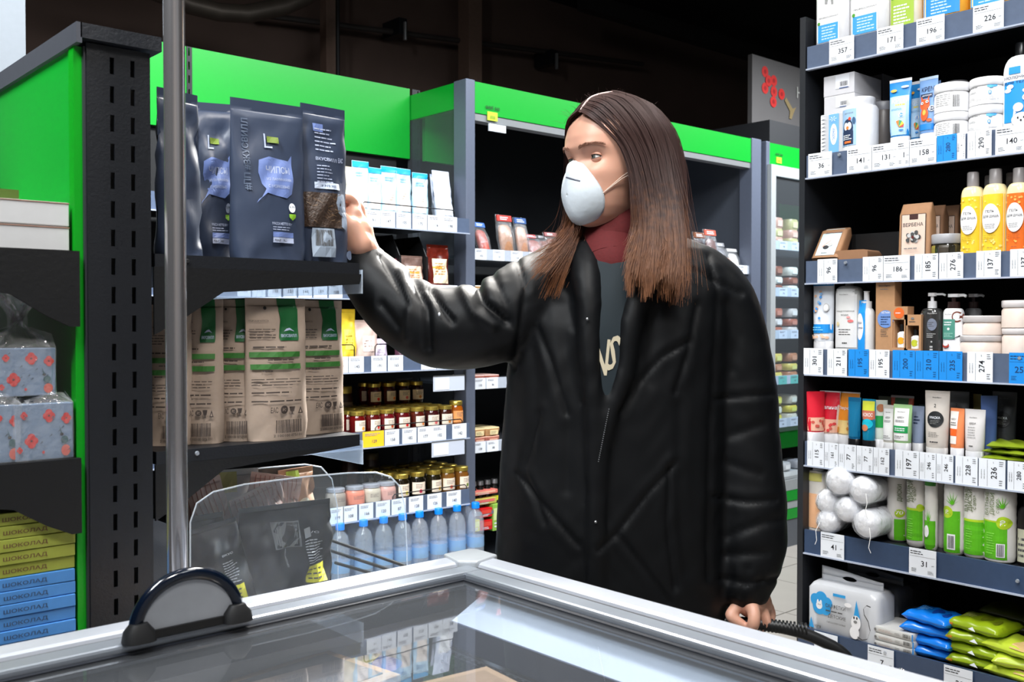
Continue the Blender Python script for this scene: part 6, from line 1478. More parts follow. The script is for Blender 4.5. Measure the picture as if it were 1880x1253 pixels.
def remesh(o, vox, it=4, fac=.6):
    md = o.modifiers.new('r', 'REMESH'); md.mode = 'VOXEL'; md.voxel_size = vox; md.use_smooth_shade = True
    if it: s = o.modifiers.new('s', 'SMOOTH'); s.iterations = it; s.factor = fac
    dg = bpy.context.evaluated_depsgraph_get(); dg.update()
    me = bpy.data.meshes.new_from_object(o.evaluated_get(dg)); old = o.data; mats = list(old.materials)
    o.modifiers.clear(); o.data = me; bpy.data.meshes.remove(old)
    if not me.materials:
        for m in mats: me.materials.append(m)
    me.polygons.foreach_set('use_smooth', [True] * len(me.polygons))
    return o
skin = mat((.82, .62, .53), .45, kind='skin', noise=.05, scale=35)
# --- head frame: turned about 48 degrees to her right
a_ = R(53); fF = -FH * math.cos(a_) - RT * math.sin(a_); sF = RT * math.cos(a_) - FH * math.sin(a_)
fF = (fF + Vector((0, 0, -.03))).normalized()
uF = sF.cross(-fF).normalized() if sF.cross(-fF).z > 0 else -sF.cross(-fF).normalized()
Hc = W(1125, 298, HD)
HM = Matrix(((sF.x, fF.x, uF.x, Hc.x), (sF.y, fF.y, uF.y, Hc.y), (sF.z, fF.z, uF.z, Hc.z), (0, 0, 0, 1)))   # x: her left, y: forward, z: up
TB = [(-.122, .012, .070, -.045), (-.116, .026, .083, -.030), (-.104, .038, .089, -.008), (-.085, .050, .088, .018), (-.065, .058, .087, .045), (-.045, .064, .086, .070), (-.025, .069, .086, .086), (0, .0725, .084, .096), (.02, .074, .092, .100), (.04, .074, .092, .100), (.06, .070, .086, .096), (.08, .060, .072, .083), (.095, .046, .054, .064), (.106, .030, .034, .042), (.112, .012, .012, .016)]
def hp(z):
    for i in range(len(TB) - 1):
        if TB[i][0] <= z <= TB[i + 1][0]:
            t = (z - TB[i][0]) / (TB[i + 1][0] - TB[i][0]); return [TB[i][k] * (1 - t) + TB[i + 1][k] * t for k in (1, 2, 3)]
    return list(TB[0][1:]) if z < TB[0][0] else list(TB[-1][1:])
def g(v, c, s): return math.exp(-((v - c) / s) ** 2)
def face_pt(phi, z):
    w_, fr, bk = hp(z); sx, cy = math.sin(phi), math.cos(phi); e = 2.25
    x = w_ * math.copysign(abs(sx) ** (2 / e), sx); y = (fr if cy > 0 else bk) * math.copysign(abs(cy) ** (2 / e), cy)
    if cy > 0:
        ax = abs(x)
        y += .004 * g(z, .020, .009) * g(ax, .028, .022)                      # brow
        y -= .011 * g(z, .0, .012) * g(ax, .032, .015)                        # eye socket
        y -= .003 * g(z, .004, .012) * g(ax, 0, .008)
        y += .004 * g(z, -.028, .015) * g(ax, .042, .018)                     # cheek
        y += (.020 * g(z, -.036, .013) + .010 * g(z, -.018, .016)) * g(ax, 0, .0085 if z > -.03 else .011)   # nose
        y += .005 * g(z, -.040, .006) * g(ax, .012, .006)                     # nostrils
        y += .0055 * g(z, -.062, .004) * g(ax, 0, .018) + .006 * g(z, -.070, .004) * g(ax, 0, .015)  # lips
        y -= .003 * g(z, -.082, .006) * g(ax, 0, .02); y += .005 * g(z, -.102, .010) * g(ax, 0, .016)
    return Vector((x, y, z))
b = MB(); NZ, NP = 84, 96; vs = []; fs = []
for i in range(NZ + 1):
    z = -.122 + .234 * i / NZ
    for k in range(NP): vs.append(face_pt(2 * math.pi * k / NP, z))
for i in range(NZ):
    for k in range(NP): fs.append((i * NP + k, i * NP + (k + 1) % NP, (i + 1) * NP + (k + 1) % NP, (i + 1) * NP + k))
fs += [tuple(range(NP))[::-1], tuple(range(NZ * NP, NZ * NP + NP))]
b.add(vs, fs, skin, True, HM)
hw_ = lambda x, y, z: HM @ Vector((x, y, z))
for s in (-1, 1):
    limb(b, [(hw_(.071 * s, -.008, -.03), .008), (hw_(.076 * s, -.014, -.01), .009), (hw_(.078 * s, -.018, .012), .010), (hw_(.072 * s, -.008, .018), .007)], skin, 10)
# neck, trunk, legs
nk = W(1132, 470, 1.885)
limb(b, [(hw_(0, -.02, -.05), .050), (hw_(0, -.025, -.11), .050), (nk, .056), (W(1135, 520, 1.90), .075)], skin)
b.loft([(z, r, r * .62, 2.4, 0, 0) for z, r in ((.86, .16), (.95, .165), (1.05, .13), (1.15, .135), (1.28, .155), (1.36, .14), (1.40, .08))], skin, 28, Matrix.Rotation(-YAW, 4, 'Z'))
for s in (-1, 1):
    o_ = RT * (.085 * s)
    limb(b, [(o_ + Vector((0, 0, .88)), .085), (o_ + Vector((0, 0, .65)), .07), (o_ + FH * -.01 + Vector((0, 0, .48)), .054), (o_ + Vector((0, 0, .32)), .052), (o_ + Vector((0, 0, .10)), .036), (o_ + Vector((0, 0, .05)), .036)], skin)
    limb(b, [(o_ + Vector((0, 0, .045)), .035), (o_ - FH * .08 + Vector((0, 0, .035)), .034), (o_ - FH * .15 + Vector((0, 0, .03)), .025)], skin)
# right arm (image left), reaching
sh = W(1030, 520, 1.88); el = W(815, 595, 1.86); wr = W(672, 468, 1.90)
limb(b, [(W(1060, 510, 1.90), .06), (sh, .055), (sh.lerp(el, .5), .045), (el, .034), (W(742, 562, 1.885), .033), (W(694, 500, 1.90), .028), (W(668, 455, 1.895), .027), (W(656, 425, 1.89), .031)], skin)
fr_ = .0085
def finger(pts, r=.0088): limb(b, [(W(*p), r * (1.08 - .07 * i)) for i, p in enumerate(pts)], skin, 12)
limb(b, [(W(662, 448, 1.895), .028), (W(652, 415, 1.89), .026), (W(648, 396, 1.885), .020)], skin)
limb(b, [(W(660, 448, 1.875), .026), (W(645, 418, 1.87), .022)], skin)
finger([(655, 398, 1.895), (649, 372, 1.885), (632, 362, 1.868), (606, 372, 1.858)], .0105)
finger([(662, 405, 1.915), (660, 380, 1.91), (642, 368, 1.895), (612, 376, 1.885)], .0098)
finger([(664, 415, 1.93), (664, 392, 1.93), (646, 380, 1.92), (618, 388, 1.91)], .0095)
finger([(662, 428, 1.945), (662, 410, 1.95), (648, 402, 1.945), (625, 406, 1.935)], .0085)
finger([(650, 440, 1.865), (640, 415, 1.858), (628, 396, 1.855), (612, 384, 1.855)], .0108)
# left arm (image right), hanging to the basket
GD = 1.80
limb(b, [(W(1240, 510, 1.90), .06), (W(1318, 530, 1.88), .055), (W(1345, 660, 1.87), .045), (W(1365, 790, 1.86), .039), (W(1368, 950, 1.84), .034), (W(1372, 1065, 1.815), .026), (W(1376, 1095, 1.81), .028)], skin)
limb(b, [(W(1374, 1085, 1.81), .026), (W(1378, 1108, 1.805), .027)], skin)
limb(b, [(W(1388, 1085, 1.82), .022), (W(1394, 1110, 1.825), .024)], skin)
finger([(1376, 1108, 1.79), (1384, 1126, 1.772), (1383, 1148, 1.765), (1374, 1158, 1.785)], .0118)
finger([(1392, 1108, 1.81), (1403, 1130, 1.80), (1406, 1146, 1.795), (1394, 1156, 1.805)], .0105)
finger([(1400, 1105, 1.835), (1411, 1128, 1.83), (1414, 1142, 1.825), (1402, 1153, 1.83)], .010)
finger([(1404, 1100, 1.855), (1414, 1120, 1.855), (1416, 1134, 1.85), (1406, 1146, 1.85)], .009)
finger([(1362, 1098, 1.805), (1350, 1118, 1.795), (1342, 1132, 1.785), (1360, 1146, 1.78)], .0112)
body = b.obj('body', pers); remesh(body, .0034, 5, .5)
# face details
eyew = mat((.88, .86, .84), .12, kind='coat', noise=.02); iris = mat((.34, .36, .34), .2, kind='coat', noise=.4, scale=300); pup = mat((.02, .02, .02), .1); lid_ = mat((.79, .58, .49), .45, kind='skin', noise=.05, scale=35); lash = mat((.10, .06, .05), .6)
gaze = Vector((-.15, .98, .02)).normalized()
for s in (-1, 1):
    c = Vector((.031 * s, .0635, .001)); e = MB(); 
    M_ = HM @ Matrix.Translation(c)
    q = gaze.to_track_quat('Z', 'Y').to_matrix().to_4x4()
    prof = []
    for k in range(13): t = math.pi * k / 12; prof.append((-.0122 * math.cos(t), max(1e-4, .0122 * math.sin(t)), max(1e-4, .0122 * math.sin(t))))
    e.loft(prof, eyew, 24, M_ @ q); eb = e.obj('eyeball', pers)
    i_ = MB().loft([(.0106, .0062, .0062), (.0118, .0046, .0046), (.0124, .0022, .0022)], iris, 24, M_ @ q).loft([(.0123, .0023, .0023), (.01265, .001, .001)], pup, 16, M_ @ q).obj('iris', eb)
    for up in (1, -1):
        l = MB(); vs = []; fs = []; n1, n2 = 20, 6
        for i in range(n1 + 1):
            u = -1 + 2 * i / n1; az = u * 1.22
            open_ = (.30 if up > 0 else -.24) * (1 - u * u) ** .8 + .03 * u * s
            for k in range(n2 + 1):
                el_ = open_ + ((1.15 if up > 0 else -.85) - open_) * k / n2; r = (.0133 + .0002 * (k / n2)) * (1 - .10 * u ** 4)
                vs.append(c + Vector((r * math.sin(az) * math.cos(el_) * 1.08, r * math.cos(az) * math.cos(el_), r * math.sin(el_))))
        for i in range(n1):
            for k in range(n2): a = i * (n2 + 1) + k; fs.append((a, a + 1, a + n2 + 2, a + n2 + 1))
        l.add(vs, fs, lid_, True, HM); lo = l.obj('eyelid', pers); md = lo.modifiers.new('s', 'SOLIDIFY'); md.thickness = .0012
        lp = [HM @ vs[i * (n2 + 1)] for i in range(0, n1 + 1)]
        MB().tube(lp, .0007 if up > 0 else .00035, lash, 6).obj('lash_line', lo)
    bw = []
    for k in range(9):
        t = k / 8; bw.append(HM @ Vector(((.012 + .042 * t) * s, .0945 - .022 * t * t, .0165 + .0075 * math.sin(t * 2.2) - .002 * t)))
    brm = mat((.46, .31, .24), .8, noise=.3, scale=300)
    br = MB(); rr = random.Random(4)
    for k in range(170):
        t = rr.random(); i = min(7, int(t * 8)); p_ = bw[i].lerp(bw[i + 1], t * 8 - i) + uF * rr.uniform(-.0030, .0030) * (1 - .6 * t) + fF * .0006
        dr = ((bw[i + 1] - bw[i]).normalized() + uF * rr.uniform(.0, .45)).normalized() * .0058
        br.tube([p_, p_ + dr * .5 + fF * .0004, p_ + dr], .0003, brm, 4)
    br.obj('eyebrow', pers)
mth = MB(); mth.tube([hw_(-.019, .082, -.066), hw_(-.008, .0925, -.0655), hw_(.008, .0925, -.0655), hw_(.019, .082, -.066)], .0028, mat((.66, .33, .30), .4), 8, radii=[.0008, .003, .003, .0008]); mth.obj('lips', pers)
# --- face mask: moulded cup
mk = mat((.80, .84, .87), .85, noise=.03, scale=120, bump=.25)
OUT = [(0, -.002), (20, .004), (40, .014), (60, .026), (80, .036)]
mc = Vector((0, .074, -.064)); vs = []; fs = []; NA, NR = 40, 16
def rim(t):   # t angle from up, going towards her left
    c, s_ = math.cos(t), math.sin(t)
    rz = .059 if c > 0 else .054; rx = .043 * (1 - .34 * max(0, c) ** 1.5)
    x = rx * math.copysign(abs(s_) ** .95, s_); z = rz * c
    w_, fr, bk = hp(max(-.12, mc.z + z)); ax = min(.98, abs(x) / max(w_, .02)); y = fr * (1 - ax ** 2.25) ** (1 / 2.25) + .002
    if c > .9: y += .009
    return Vector((x, y, mc.z + z))
for i in range(NR + 1):
    f = i / NR
    for k in range(NA):
        t = 2 * math.pi * k / NA; r0 = rim(t); ctr = Vector((.003, .112, -.066)); p_ = Vector((0, 0, 0))
        u = math.sin(f * math.pi / 2); v = 1 - math.cos(f * math.pi / 2)
        p_.x = r0.x * (1 - v) ; p_.z = r0.z + (ctr.z - r0.z) * v; p_.y = r0.y + (ctr.y - r0.y) * u
        p_.x *= 1.0; vs.append(p_)
for i in range(NR):
    for k in range(NA): fs.append((i * NA + k, i * NA + (k + 1) % NA, (i + 1) * NA + (k + 1) % NA, (i + 1) * NA + k))
fm = MB().add(vs, fs, mk, True, HM).obj('face_mask', pers); md = fm.modifiers.new('s', 'SOLIDIFY'); md.thickness = .0016
MB().tube([HM @ (rim(2 * math.pi * k / 40) + Vector((0, .0005, 0))) for k in range(40)], .0017, mk, 6, closed=True).obj('mask_edge', fm)
def mp(t, f):
    r0 = rim(t); ctr = Vector((.003, .112, -.066)); u = math.sin(f * math.pi / 2); v = 1 - math.cos(f * math.pi / 2)
    return Vector((r0.x * (1 - v), r0.y + (ctr.y - r0.y) * u + .001, r0.z + (ctr.z - r0.z) * v))
cupg = [mp(R(a), f / 20) for a in range(-120, 121, 4) for f in range(0, 20)]
def cup(x, z): return min(cupg, key=lambda q: (q.x - x) ** 2 + (q.z - z) ** 2).y
def cupS(x, z): return sum(cup(x + i * .003, z + j * .003) for i in (-1, 0, 1) for j in (-1, 0, 1)) / 9
MB().tube([HM @ Vector((x / 1000, cupS(x / 1000, mc.z + .028 - .00036 * (x - 4)) + .0006, mc.z + .028 - .00036 * (x - 4))) for x in range(-3, 28, 4)], .0016, mat((.33, .35, .40), .5), 8).obj('nose_strip', fm)
strap = mat((.80, .72, .66), .5)
for dz in (0, .004):
    MB().tube([HM @ mp(R(92), .25), HM @ (mp(R(92), .02)), hw_(.0665, .040, -.040 + dz), hw_(.0785, .005, -.022 + dz * 2), hw_(.082, -.03, .0 + dz * 2)], .0008, strap, 6).obj('strap', fm)
    MB().tube([HM @ mp(R(-92), .25), HM @ (mp(R(-92), .02)), hw_(-.0665, .040, -.040 + dz), hw_(-.0785, .005, -.022 + dz * 2), hw_(-.082, -.03, .0 + dz * 2)], .0008, strap, 6).obj('strap', fm)
# --- hair
hm = bpy.data.materials.new('hair'); hm.use_nodes = True; nt = hm.node_tree; bs = nt.nodes['Principled BSDF']
tc = nt.nodes.new('ShaderNodeTexCoord'); sp = nt.nodes.new('ShaderNodeSeparateXYZ'); mr = nt.nodes.new('ShaderNodeMapRange'); cr = nt.nodes.new('ShaderNodeValToRGB'); nz = nt.nodes.new('ShaderNodeTexNoise'); ad = nt.nodes.new('ShaderNodeMath')
mr.inputs[1].default_value = Hc.z + .12; mr.inputs[2].default_value = Hc.z - .27
nz.inputs['Scale'].default_value = 90; ad.operation = 'MULTIPLY_ADD'; ad.inputs[1].default_value = .5
nt.links.new(tc.outputs['Object'], sp.inputs[0]); nt.links.new(sp.outputs['Z'], mr.inputs[0]); nt.links.new(tc.outputs['Object'], nz.inputs['Vector']); nt.links.new(nz.outputs['Fac'], ad.inputs[0]); nt.links.new(mr.outputs[0], ad.inputs[2]); nt.links.new(ad.outputs[0], cr.inputs[0])
cr.color_ramp.elements[0].position = .62; cr.color_ramp.elements[0].color = (.042, .019, .016, 1); cr.color_ramp.elements[1].position = 1.0; cr.color_ramp.elements[1].color = (.185, .072, .028, 1)
nt.links.new(cr.outputs[0], bs.inputs['Base Color']); bs.inputs['Roughness'].default_value = .5; bs.inputs['Specular IOR Level'].default_value = .22; mr.inputs[4].default_value = .82
G = [  # guide strands, front to back: key points (x, y, z) in the head frame
 [(.003, .080, .086), (.030, .080, .072), (.054, .064, .044), (.071, .046, .012), (.080, .036, -.035), (.081, .032, -.09), (.078, .027, -.15), (.080, .040, -.21), (.084, .052, -.262)],
 [(.002, .050, .114), (.040, .046, .099), (.070, .028, .056), (.083, .012, .012), (.086, .002, -.04), (.086, -.004, -.10), (.088, .004, -.16), (.094, .014, -.22), (.098, .022, -.275)],
 [(.001, .0, .129), (.042, -.014, .114), (.078, -.028, .066), (.091, -.040, .012), (.092, -.046, -.05), (.091, -.048, -.11), (.096, -.042, -.17), (.103, -.030, -.23), (.108, -.018, -.28)],
 [(.001, -.035, .128), (.036, -.064, .108), (.066, -.090, .058), (.078, -.100, .0), (.080, -.100, -.06), (.078, -.094, -.12), (.082, -.082, -.18), (.088, -.070, -.24), (.092, -.058, -.285)],
 [(.0, -.050, .125), (.006, -.088, .104), (.010, -.116, .055), (.012, -.122, .0), (.012, -.118, -.06), (.012, -.108, -.12), (.012, -.10, -.18), (.012, -.098, -.24), (.012, -.095, -.28)]]
FARB = [0, 0, 0, 0, 0, .004, .012, .022, .030]
def guide(gp, side, lift=1.0):
    i = min(3, int(gp)); f = gp - i; out = []
    for k in range(9):
        p_ = [G[i][k][j] * (1 - f) + G[i + 1][k][j] * f for j in range(3)]
        if side < 0:
            fx = FARB[k] * max(0, 1 - gp / 1.5); p_[0] += fx * .5; p_[1] += fx * 1.9
        out.append(Vector((p_[0] * side, p_[1], p_[2])))
    return out
def catm(P_, n):
    o = []
    for i in range(len(P_) - 1):
        p0, p1, p2, p3 = P_[max(0, i - 1)], P_[i], P_[i + 1], P_[min(len(P_) - 1, i + 2)]
        for k in range(n):
            t = k / n; o.append(.5 * (2 * p1 + (p2 - p0) * t + (2 * p0 - 5 * p1 + 4 * p2 - p3) * t * t + (3 * p1 - p0 - 3 * p2 + p3) * t ** 3))
    o.append(P_[-1]); return o
# solid underlayer following the guides
hb_ = MB(); vs = []; fs = []; cols = [(-1, g_ / 3) for g_ in range(0, 13)] + [(1, g_ / 3) for g_ in range(12, -1, -1)]
rowsn = None
for s_, gp in cols:
    c = catm(guide(gp, s_), 3); cc = Vector((0, -.01, 0)); rowsn = len(c) - 4
    for p_ in c[:rowsn]:
        q = Vector((p_.x * .972, (p_.y + .01) * .972 - .01, p_.z if p_.z < 0 else p_.z * .975)); vs.append(q)
for i in range(len(cols) - 1):
    for k in range(rowsn - 1): a = i * rowsn + k; fs.append((a, a + 1, a + rowsn + 1, a + rowsn))
hair = hb_.add(vs, fs, hm, True, HM)
rr = random.Random(11)
def gl(gp, side, k):
    return guide(gp, side)[k]
def strand(gp, side, spread, n=3, rad=.00042, wild=0, cut=0):
    P_ = guide(gp, side); ja = Vector((rr.gauss(0, 1), rr.gauss(0, 1), 0)); L_ = 1
    ph = rr.uniform(0, 6); out = rr.uniform(-.007, .004)
    Q = []
    cl = round(gp * 9 + rr.gauss(0, .35)) / 9; hsh = math.sin(cl * 127.1 + side * 31.7) * 43758.5; hsh -= math.floor(hsh); hs2 = math.sin(cl * 311.7 + side * 11.3) * 24634.6; hs2 -= math.floor(hs2)
    drop = .002 + .052 * hsh + abs(rr.gauss(0, .020)) + cut; cm = (cl - gp) * .75
    clump = math.sin(gp * 23 + side) * .0040 + math.sin(gp * 61 + side * 2) * .0035
    for k, p_ in enumerate(P_):
        f = k / 8; gq = min(4, max(0, gp + cm * f * f * 1.6)); p_ = gl(gq, side, k); p_ = Vector((p_.x, p_.y, p_.z + drop * f ** 4)); rad_dir = Vector((p_.x, p_.y + .01, 0)); rad_dir = rad_dir.normalized() if rad_dir.length > .01 else Vector((0, 0, 1))
        o = rad_dir * (out + (clump * (.12 + 1.9 * f)) + wild * f * f) + ja * spread * (f ** 1.5) + Vector((math.sin(ph + f * 5), math.cos(ph * 1.3 + f * 4), 0)) * .0016 * f
        q = p_ + o
        q += Vector(((hs2 - .5) * .014 * f * f, (hsh - .5) * .014 * f * f, 0)) + Vector((math.sin(f * 7 + hsh * 6), math.cos(f * 6 + hs2 * 6), 0)) * .0028 * f
        Q.append(q)
    c = catm(Q, n); N = len(c); am = (.125 * max(0, 1 - gp / 2.2) if side < 0 else (.038 + .016 * gp if gp < 2 else .070 * max(0, 1 - (gp - 2) / 1.6)))
    for i, v in enumerate(c):
        f = min(1, max(0, (.04 - v.z) / .26)); f = f * f * (3 - 2 * f); c[i] = HM @ v - FH * am * f
    return c, [rad * (1 - .55 * (i / N) ** 3) for i in range(N)]
for k in range(5200):
    side = 1 if rr.random() < .62 else -1
    gp = 4 * rr.random() ** 1.25
    c, ra = strand(gp, side, .0035, cut=rr.choice((0, 0, 0, .03)))
    hair.tube(c, 0, hm, 3, radii=ra)
for k in range(420):   # flyaways
    side = 1 if rr.random() < .6 else -1
    c, ra = strand(4 * rr.random(), side, .012, wild=rr.uniform(.0, .04), rad=.00020)
    hair.tube(c, 0, hm, 3, radii=ra)
for k in range(130):    # baby hairs on the crown
    y0 = rr.uniform(-.06, .08); x0 = rr.uniform(-.05, .05); z0 = .118 - x0 * x0 * 8 - (y0 * y0 * 5 if y0 > 0 else y0 * y0 * 3)
    p0 = Vector((x0, y0, z0)); d_ = Vector((rr.uniform(-1, 1), rr.uniform(-1, 1), rr.uniform(.2, 1))).normalized()
    hair.tube([HM @ p0, HM @ (p0 + d_ * .014), HM @ (p0 + d_ * .024 + Vector((0, 0, -.003)))], 0, hm, 3, radii=[.0002, .0002, .0001])
ho = hair.obj('hair', pers)
MB().tube([HM @ v for v in catm([Vector((.003, .081, .085)), Vector((.002, .052, .1135)), Vector((.001, .0, .1285)), Vector((0, -.030, .1275))], 6)], .0042, mat((.72, .62, .60), .6), 8, radii=[.0022] * 19).obj('parting', ho)
# --- clothes
ctm = mat((.022, .028, .038), .54, noise=.1, scale=60, bump=.08)
ctm.node_tree.nodes['Principled BSDF'].inputs['Specular IOR Level'].default_value = .22
c_ = MB()
TD = 1.91
SEC = [(432, 1075, 1215, .055), (446, 1050, 1255, .085), (462, 1008, 1300, .105), (490, 985, 1340, .125), (540, 960, 1352, .148), (600, 942, 1345, .160), (700, 930, 1335, .165), (850, 918, 1335, .172), (1000, 910, 1335, .178), (1150, 906, 1335, .18), (1300, 904, 1335, .175)]
SX = []
for py, a, e, hd in SEC: 
    p0 = W(a, py, TD); p1 = W(e, py, TD); SX.append((((p0 + p1) / 2).z, (p1 - p0).length / 2, hd, 2.5, ((p0 + p1) / 2).dot(RT), ((p0 + p1) / 2).dot(FH)))
SX = SX[::-1]
fr2 = []
for i in range(len(SX) - 1):
    for k in range(4): fr2.append(tuple(SX[i][j] * (1 - k / 4) + SX[i + 1][j] * k / 4 for j in range(6)))
SX = fr2 + [SX[-1]]
MT = Matrix(((RT.x, FH.x, 0, 0), (RT.y, FH.y, 0, 0), (0, 0, 1, 0), (0, 0, 0, 1)))
c_.loft(SX, ctm, 48, MT)
fsurf = surf_of(SX)
def chest(px, py, off=0):
    """point on the front of the coat seen at this pixel"""
    p_ = W(px, py, TD); x, z = p_.dot(RT), p_.z
    for _ in range(3):
        y = fsurf(x, z); d = (root + MT @ Vector((x, y, z)) - CAMP).dot(FW); q = W(px, py, d); x, z = q.dot(RT), q.z
    return MT @ Vector((x, fsurf(x, z) - off, z))
limb(c_, [(W(1095, 500, 1.90), .09), (W(1010, 540, 1.88), .086), (W(955, 566, 1.865), .083), (W(900, 592, 1.85), .079), (W(835, 604, 1.85), .077), (W(785, 596, 1.862), .074), (W(730, 560, 1.885), .068), (W(690, 520, 1.90), .060), (W(668, 494, 1.905), .052)], ctm, 24)
limb(c_, [(W(1240, 520, 1.90), .09), (W(1300, 545, 1.885), .080), (W(1335, 600, 1.875), .070), (W(1356, 700, 1.87), .068), (W(1366, 800, 1.86), .066), (W(1374, 900, 1.85), .067), (W(1379, 985, 1.835), .066), (W(1374, 1045, 1.82), .056), (W(1370, 1075, 1.812), .047)], ctm, 24)
# stand collar and lapels
limb(c_, [(chest(1068, 446, -.02), .030), (chest(1076, 500, -.004), .029), (chest(1082, 560, 0), .025), (chest(1082, 640, .002), .021), (chest(1090, 740, .002), .018), (chest(1092, 880, 0), .015), (chest(1090, 1100, 0), .014)], ctm)
limb(c_, [(chest(1215, 452, -.02), .026), (chest(1188, 520, -.004), .026), (chest(1160, 590, 0), .022), (chest(1149, 670, .002), .018), (chest(1130, 735, .002), .016), (chest(1112, 790, .002), .015), (chest(1102, 880, 0), .013), (chest(1100, 1100, 0), .012)], ctm)
limb(c_, [(chest(1046, 452, -.02), .028), (W(1070, 425, 1.93), .032), (W(1130, 415, 1.97), .034), (W(1200, 425, 1.95), .032), (chest(1215, 452, -.02), .028)], ctm)
coat = c_.obj('coat', pers); remesh(coat, .006, 6, .6)
# quilting seams, folds and creases pressed into the padding
me = coat.data; nv = len(me.vertices); co = np.empty(nv * 3, 'f'); me.vertices.foreach_get('co', co); co = co.reshape(-1, 3)
no = np.empty(nv * 3, 'f'); me.vertex_normals.foreach_get('vector', no) if hasattr(me, 'vertex_normals') else None; no = no.reshape(-1, 3)
wp = co + np.array(root) - np.array(CAMP); d_ = wp @ np.array(FW); X_ = 940 + F * (wp @ np.array(RT)) / d_; Y_ = 626.5 - F * (wp @ np.array(UP)) / d_
front = np.clip(-(no @ np.array(FH)) * 2 + .3, 0, 1)
def segd(pl):
    m_ = np.full(nv, 1e9)
    for (x0, y0), (x1, y1) in zip(pl[:-1], pl[1:]):
        L2 = (x1 - x0) ** 2 + (y1 - y0) ** 2; t = np.clip(((X_ - x0) * (x1 - x0) + (Y_ - y0) * (y1 - y0)) / L2, 0, 1)
        m_ = np.minimum(m_, np.hypot(X_ - x0 - t * (x1 - x0), Y_ - y0 - t * (y1 - y0)))
    return m_
disp = np.zeros(nv)
SEAM = [[(1262, 628), (1215, 655), (1175, 700), (1140, 760)], [(1240, 850), (1190, 905), (1140, 970), (1100, 1010)], [(1135, 985), (1180, 1040), (1230, 1110)], [(985, 600), (1010, 660), (1040, 760)], [(990, 760), (960, 860), (1000, 960)], [(1060, 1000), (1000, 930), (950, 870)],
        [(1315, 733), (1360, 728), (1420, 724)], [(1310, 912), (1370, 922), (1425, 918)], [(1322, 1062), (1370, 1072), (1425, 1062)], [(1300, 470), (1318, 540), (1312, 640), (1305, 760), (1300, 900), (1300, 1060)], [(950, 480), (965, 530), (955, 600), (945, 680)], [(1200, 470), (1280, 500), (1360, 540)], [(1280, 560), (1265, 640), (1240, 720)], [(1230, 860), (1225, 960), (1240, 1080)]]
for s_ in SEAM: q = segd(s_); disp += -.0040 * np.exp(-(q / 4) ** 2) + .0012 * np.exp(-((q - 14) / 9) ** 2)
FOLD = [([(875, 520), (888, 555), (930, 590)], -.014, 8), ([(850, 535), (870, 575), (905, 600)], .008, 9), ([(760, 505), (782, 560), (786, 640)], -.013, 8), ([(735, 500), (752, 560), (748, 620)], .007, 8), ([(790, 530), (810, 565), (830, 590)], -.009, 6), ([(905, 505), (930, 560), (940, 600)], -.008, 7), ([(700, 470), (730, 520), (750, 560)], -.006, 6), ([(700, 560), (730, 600)], -.006, 7),
        ([(1330, 560), (1352, 620), (1345, 680)], -.006, 9), ([(1340, 800), (1400, 780)], -.006, 9), ([(1330, 850), (1395, 870)], -.005, 9), ([(1335, 985), (1400, 960), (1436, 955)], -.007, 9), ([(1330, 1020), (1410, 1015)], -.006, 8), ([(1330, 1090), (1345, 1050)], -.004, 6), ([(1360, 1095), (1372, 1045)], -.004, 6), ([(1395, 1095), (1398, 1050)], -.004, 6),
        ([(965, 560), (985, 700), (970, 850)], -.006, 13), ([(1030, 560), (1045, 700), (1040, 900)], -.006, 12), ([(1200, 580), (1190, 700)], -.006, 12), ([(1250, 720), (1245, 900), (1260, 1050)], -.005, 12), ([(1010, 480), (1040, 540), (1050, 600)], -.006, 8)]
for s_, a, w_ in FOLD: q = segd(s_); disp += a * (1 if min(p[0] for p in s_) < 900 else .6) * np.exp(-(q / w_) ** 2)
P3 = co * 1.0
disp += .0009 * np.sin(P3[:, 2] * 47 + 3 * np.sin(P3[:, 0] * 21 + P3[:, 1] * 17)) * np.sin(P3[:, 0] * 31 - P3[:, 1] * 26 + 2 * np.sin(P3[:, 2] * 19))
disp += .0004 * np.sin(P3[:, 2] * 130 + 4 * np.sin(P3[:, 0] * 55)) * np.sin(P3[:, 0] * 90 + P3[:, 1] * 80)
co2 = co + no * disp[:, None]
me.vertices.foreach_set('co', co2.astype('f').ravel()); me.update()
# sweatshirt seen in the opening
sh_m = mat((.03, .10, .13), .8, noise=.1, scale=150); 
def vpatch(pl, m, off, name, nx=10, ny=14):
    """pl: rows (py, pxL, pxR)"""
    vs = []; fs = []
    for j in range(ny + 1):
        t = j / ny * (len(pl) - 1); i = min(len(pl) - 2, int(t)); f = t - i; r = [pl[i][k] * (1 - f) + pl[i + 1][k] * f for k in range(3)]
        for k in range(nx + 1): vs.append(chest(r[1] + (r[2] - r[1]) * k / nx, r[0], off))
    for j in range(ny):
        for k in range(nx): a = j * (nx + 1) + k; fs.append((a, a + nx + 1, a + nx + 2, a + 1))
    o = MB().add(vs, fs, m, True).obj(name, pers); md = o.modifiers.new('s', 'SOLIDIFY'); md.thickness = .004; md.offset = 0; return o
sw_ = vpatch([(468, 1075, 1190), (520, 1085, 1178), (580, 1092, 1160), (640, 1094, 1152), (700, 1096, 1142), (765, 1100, 1116)], sh_m, .0085, 'sweatshirt')
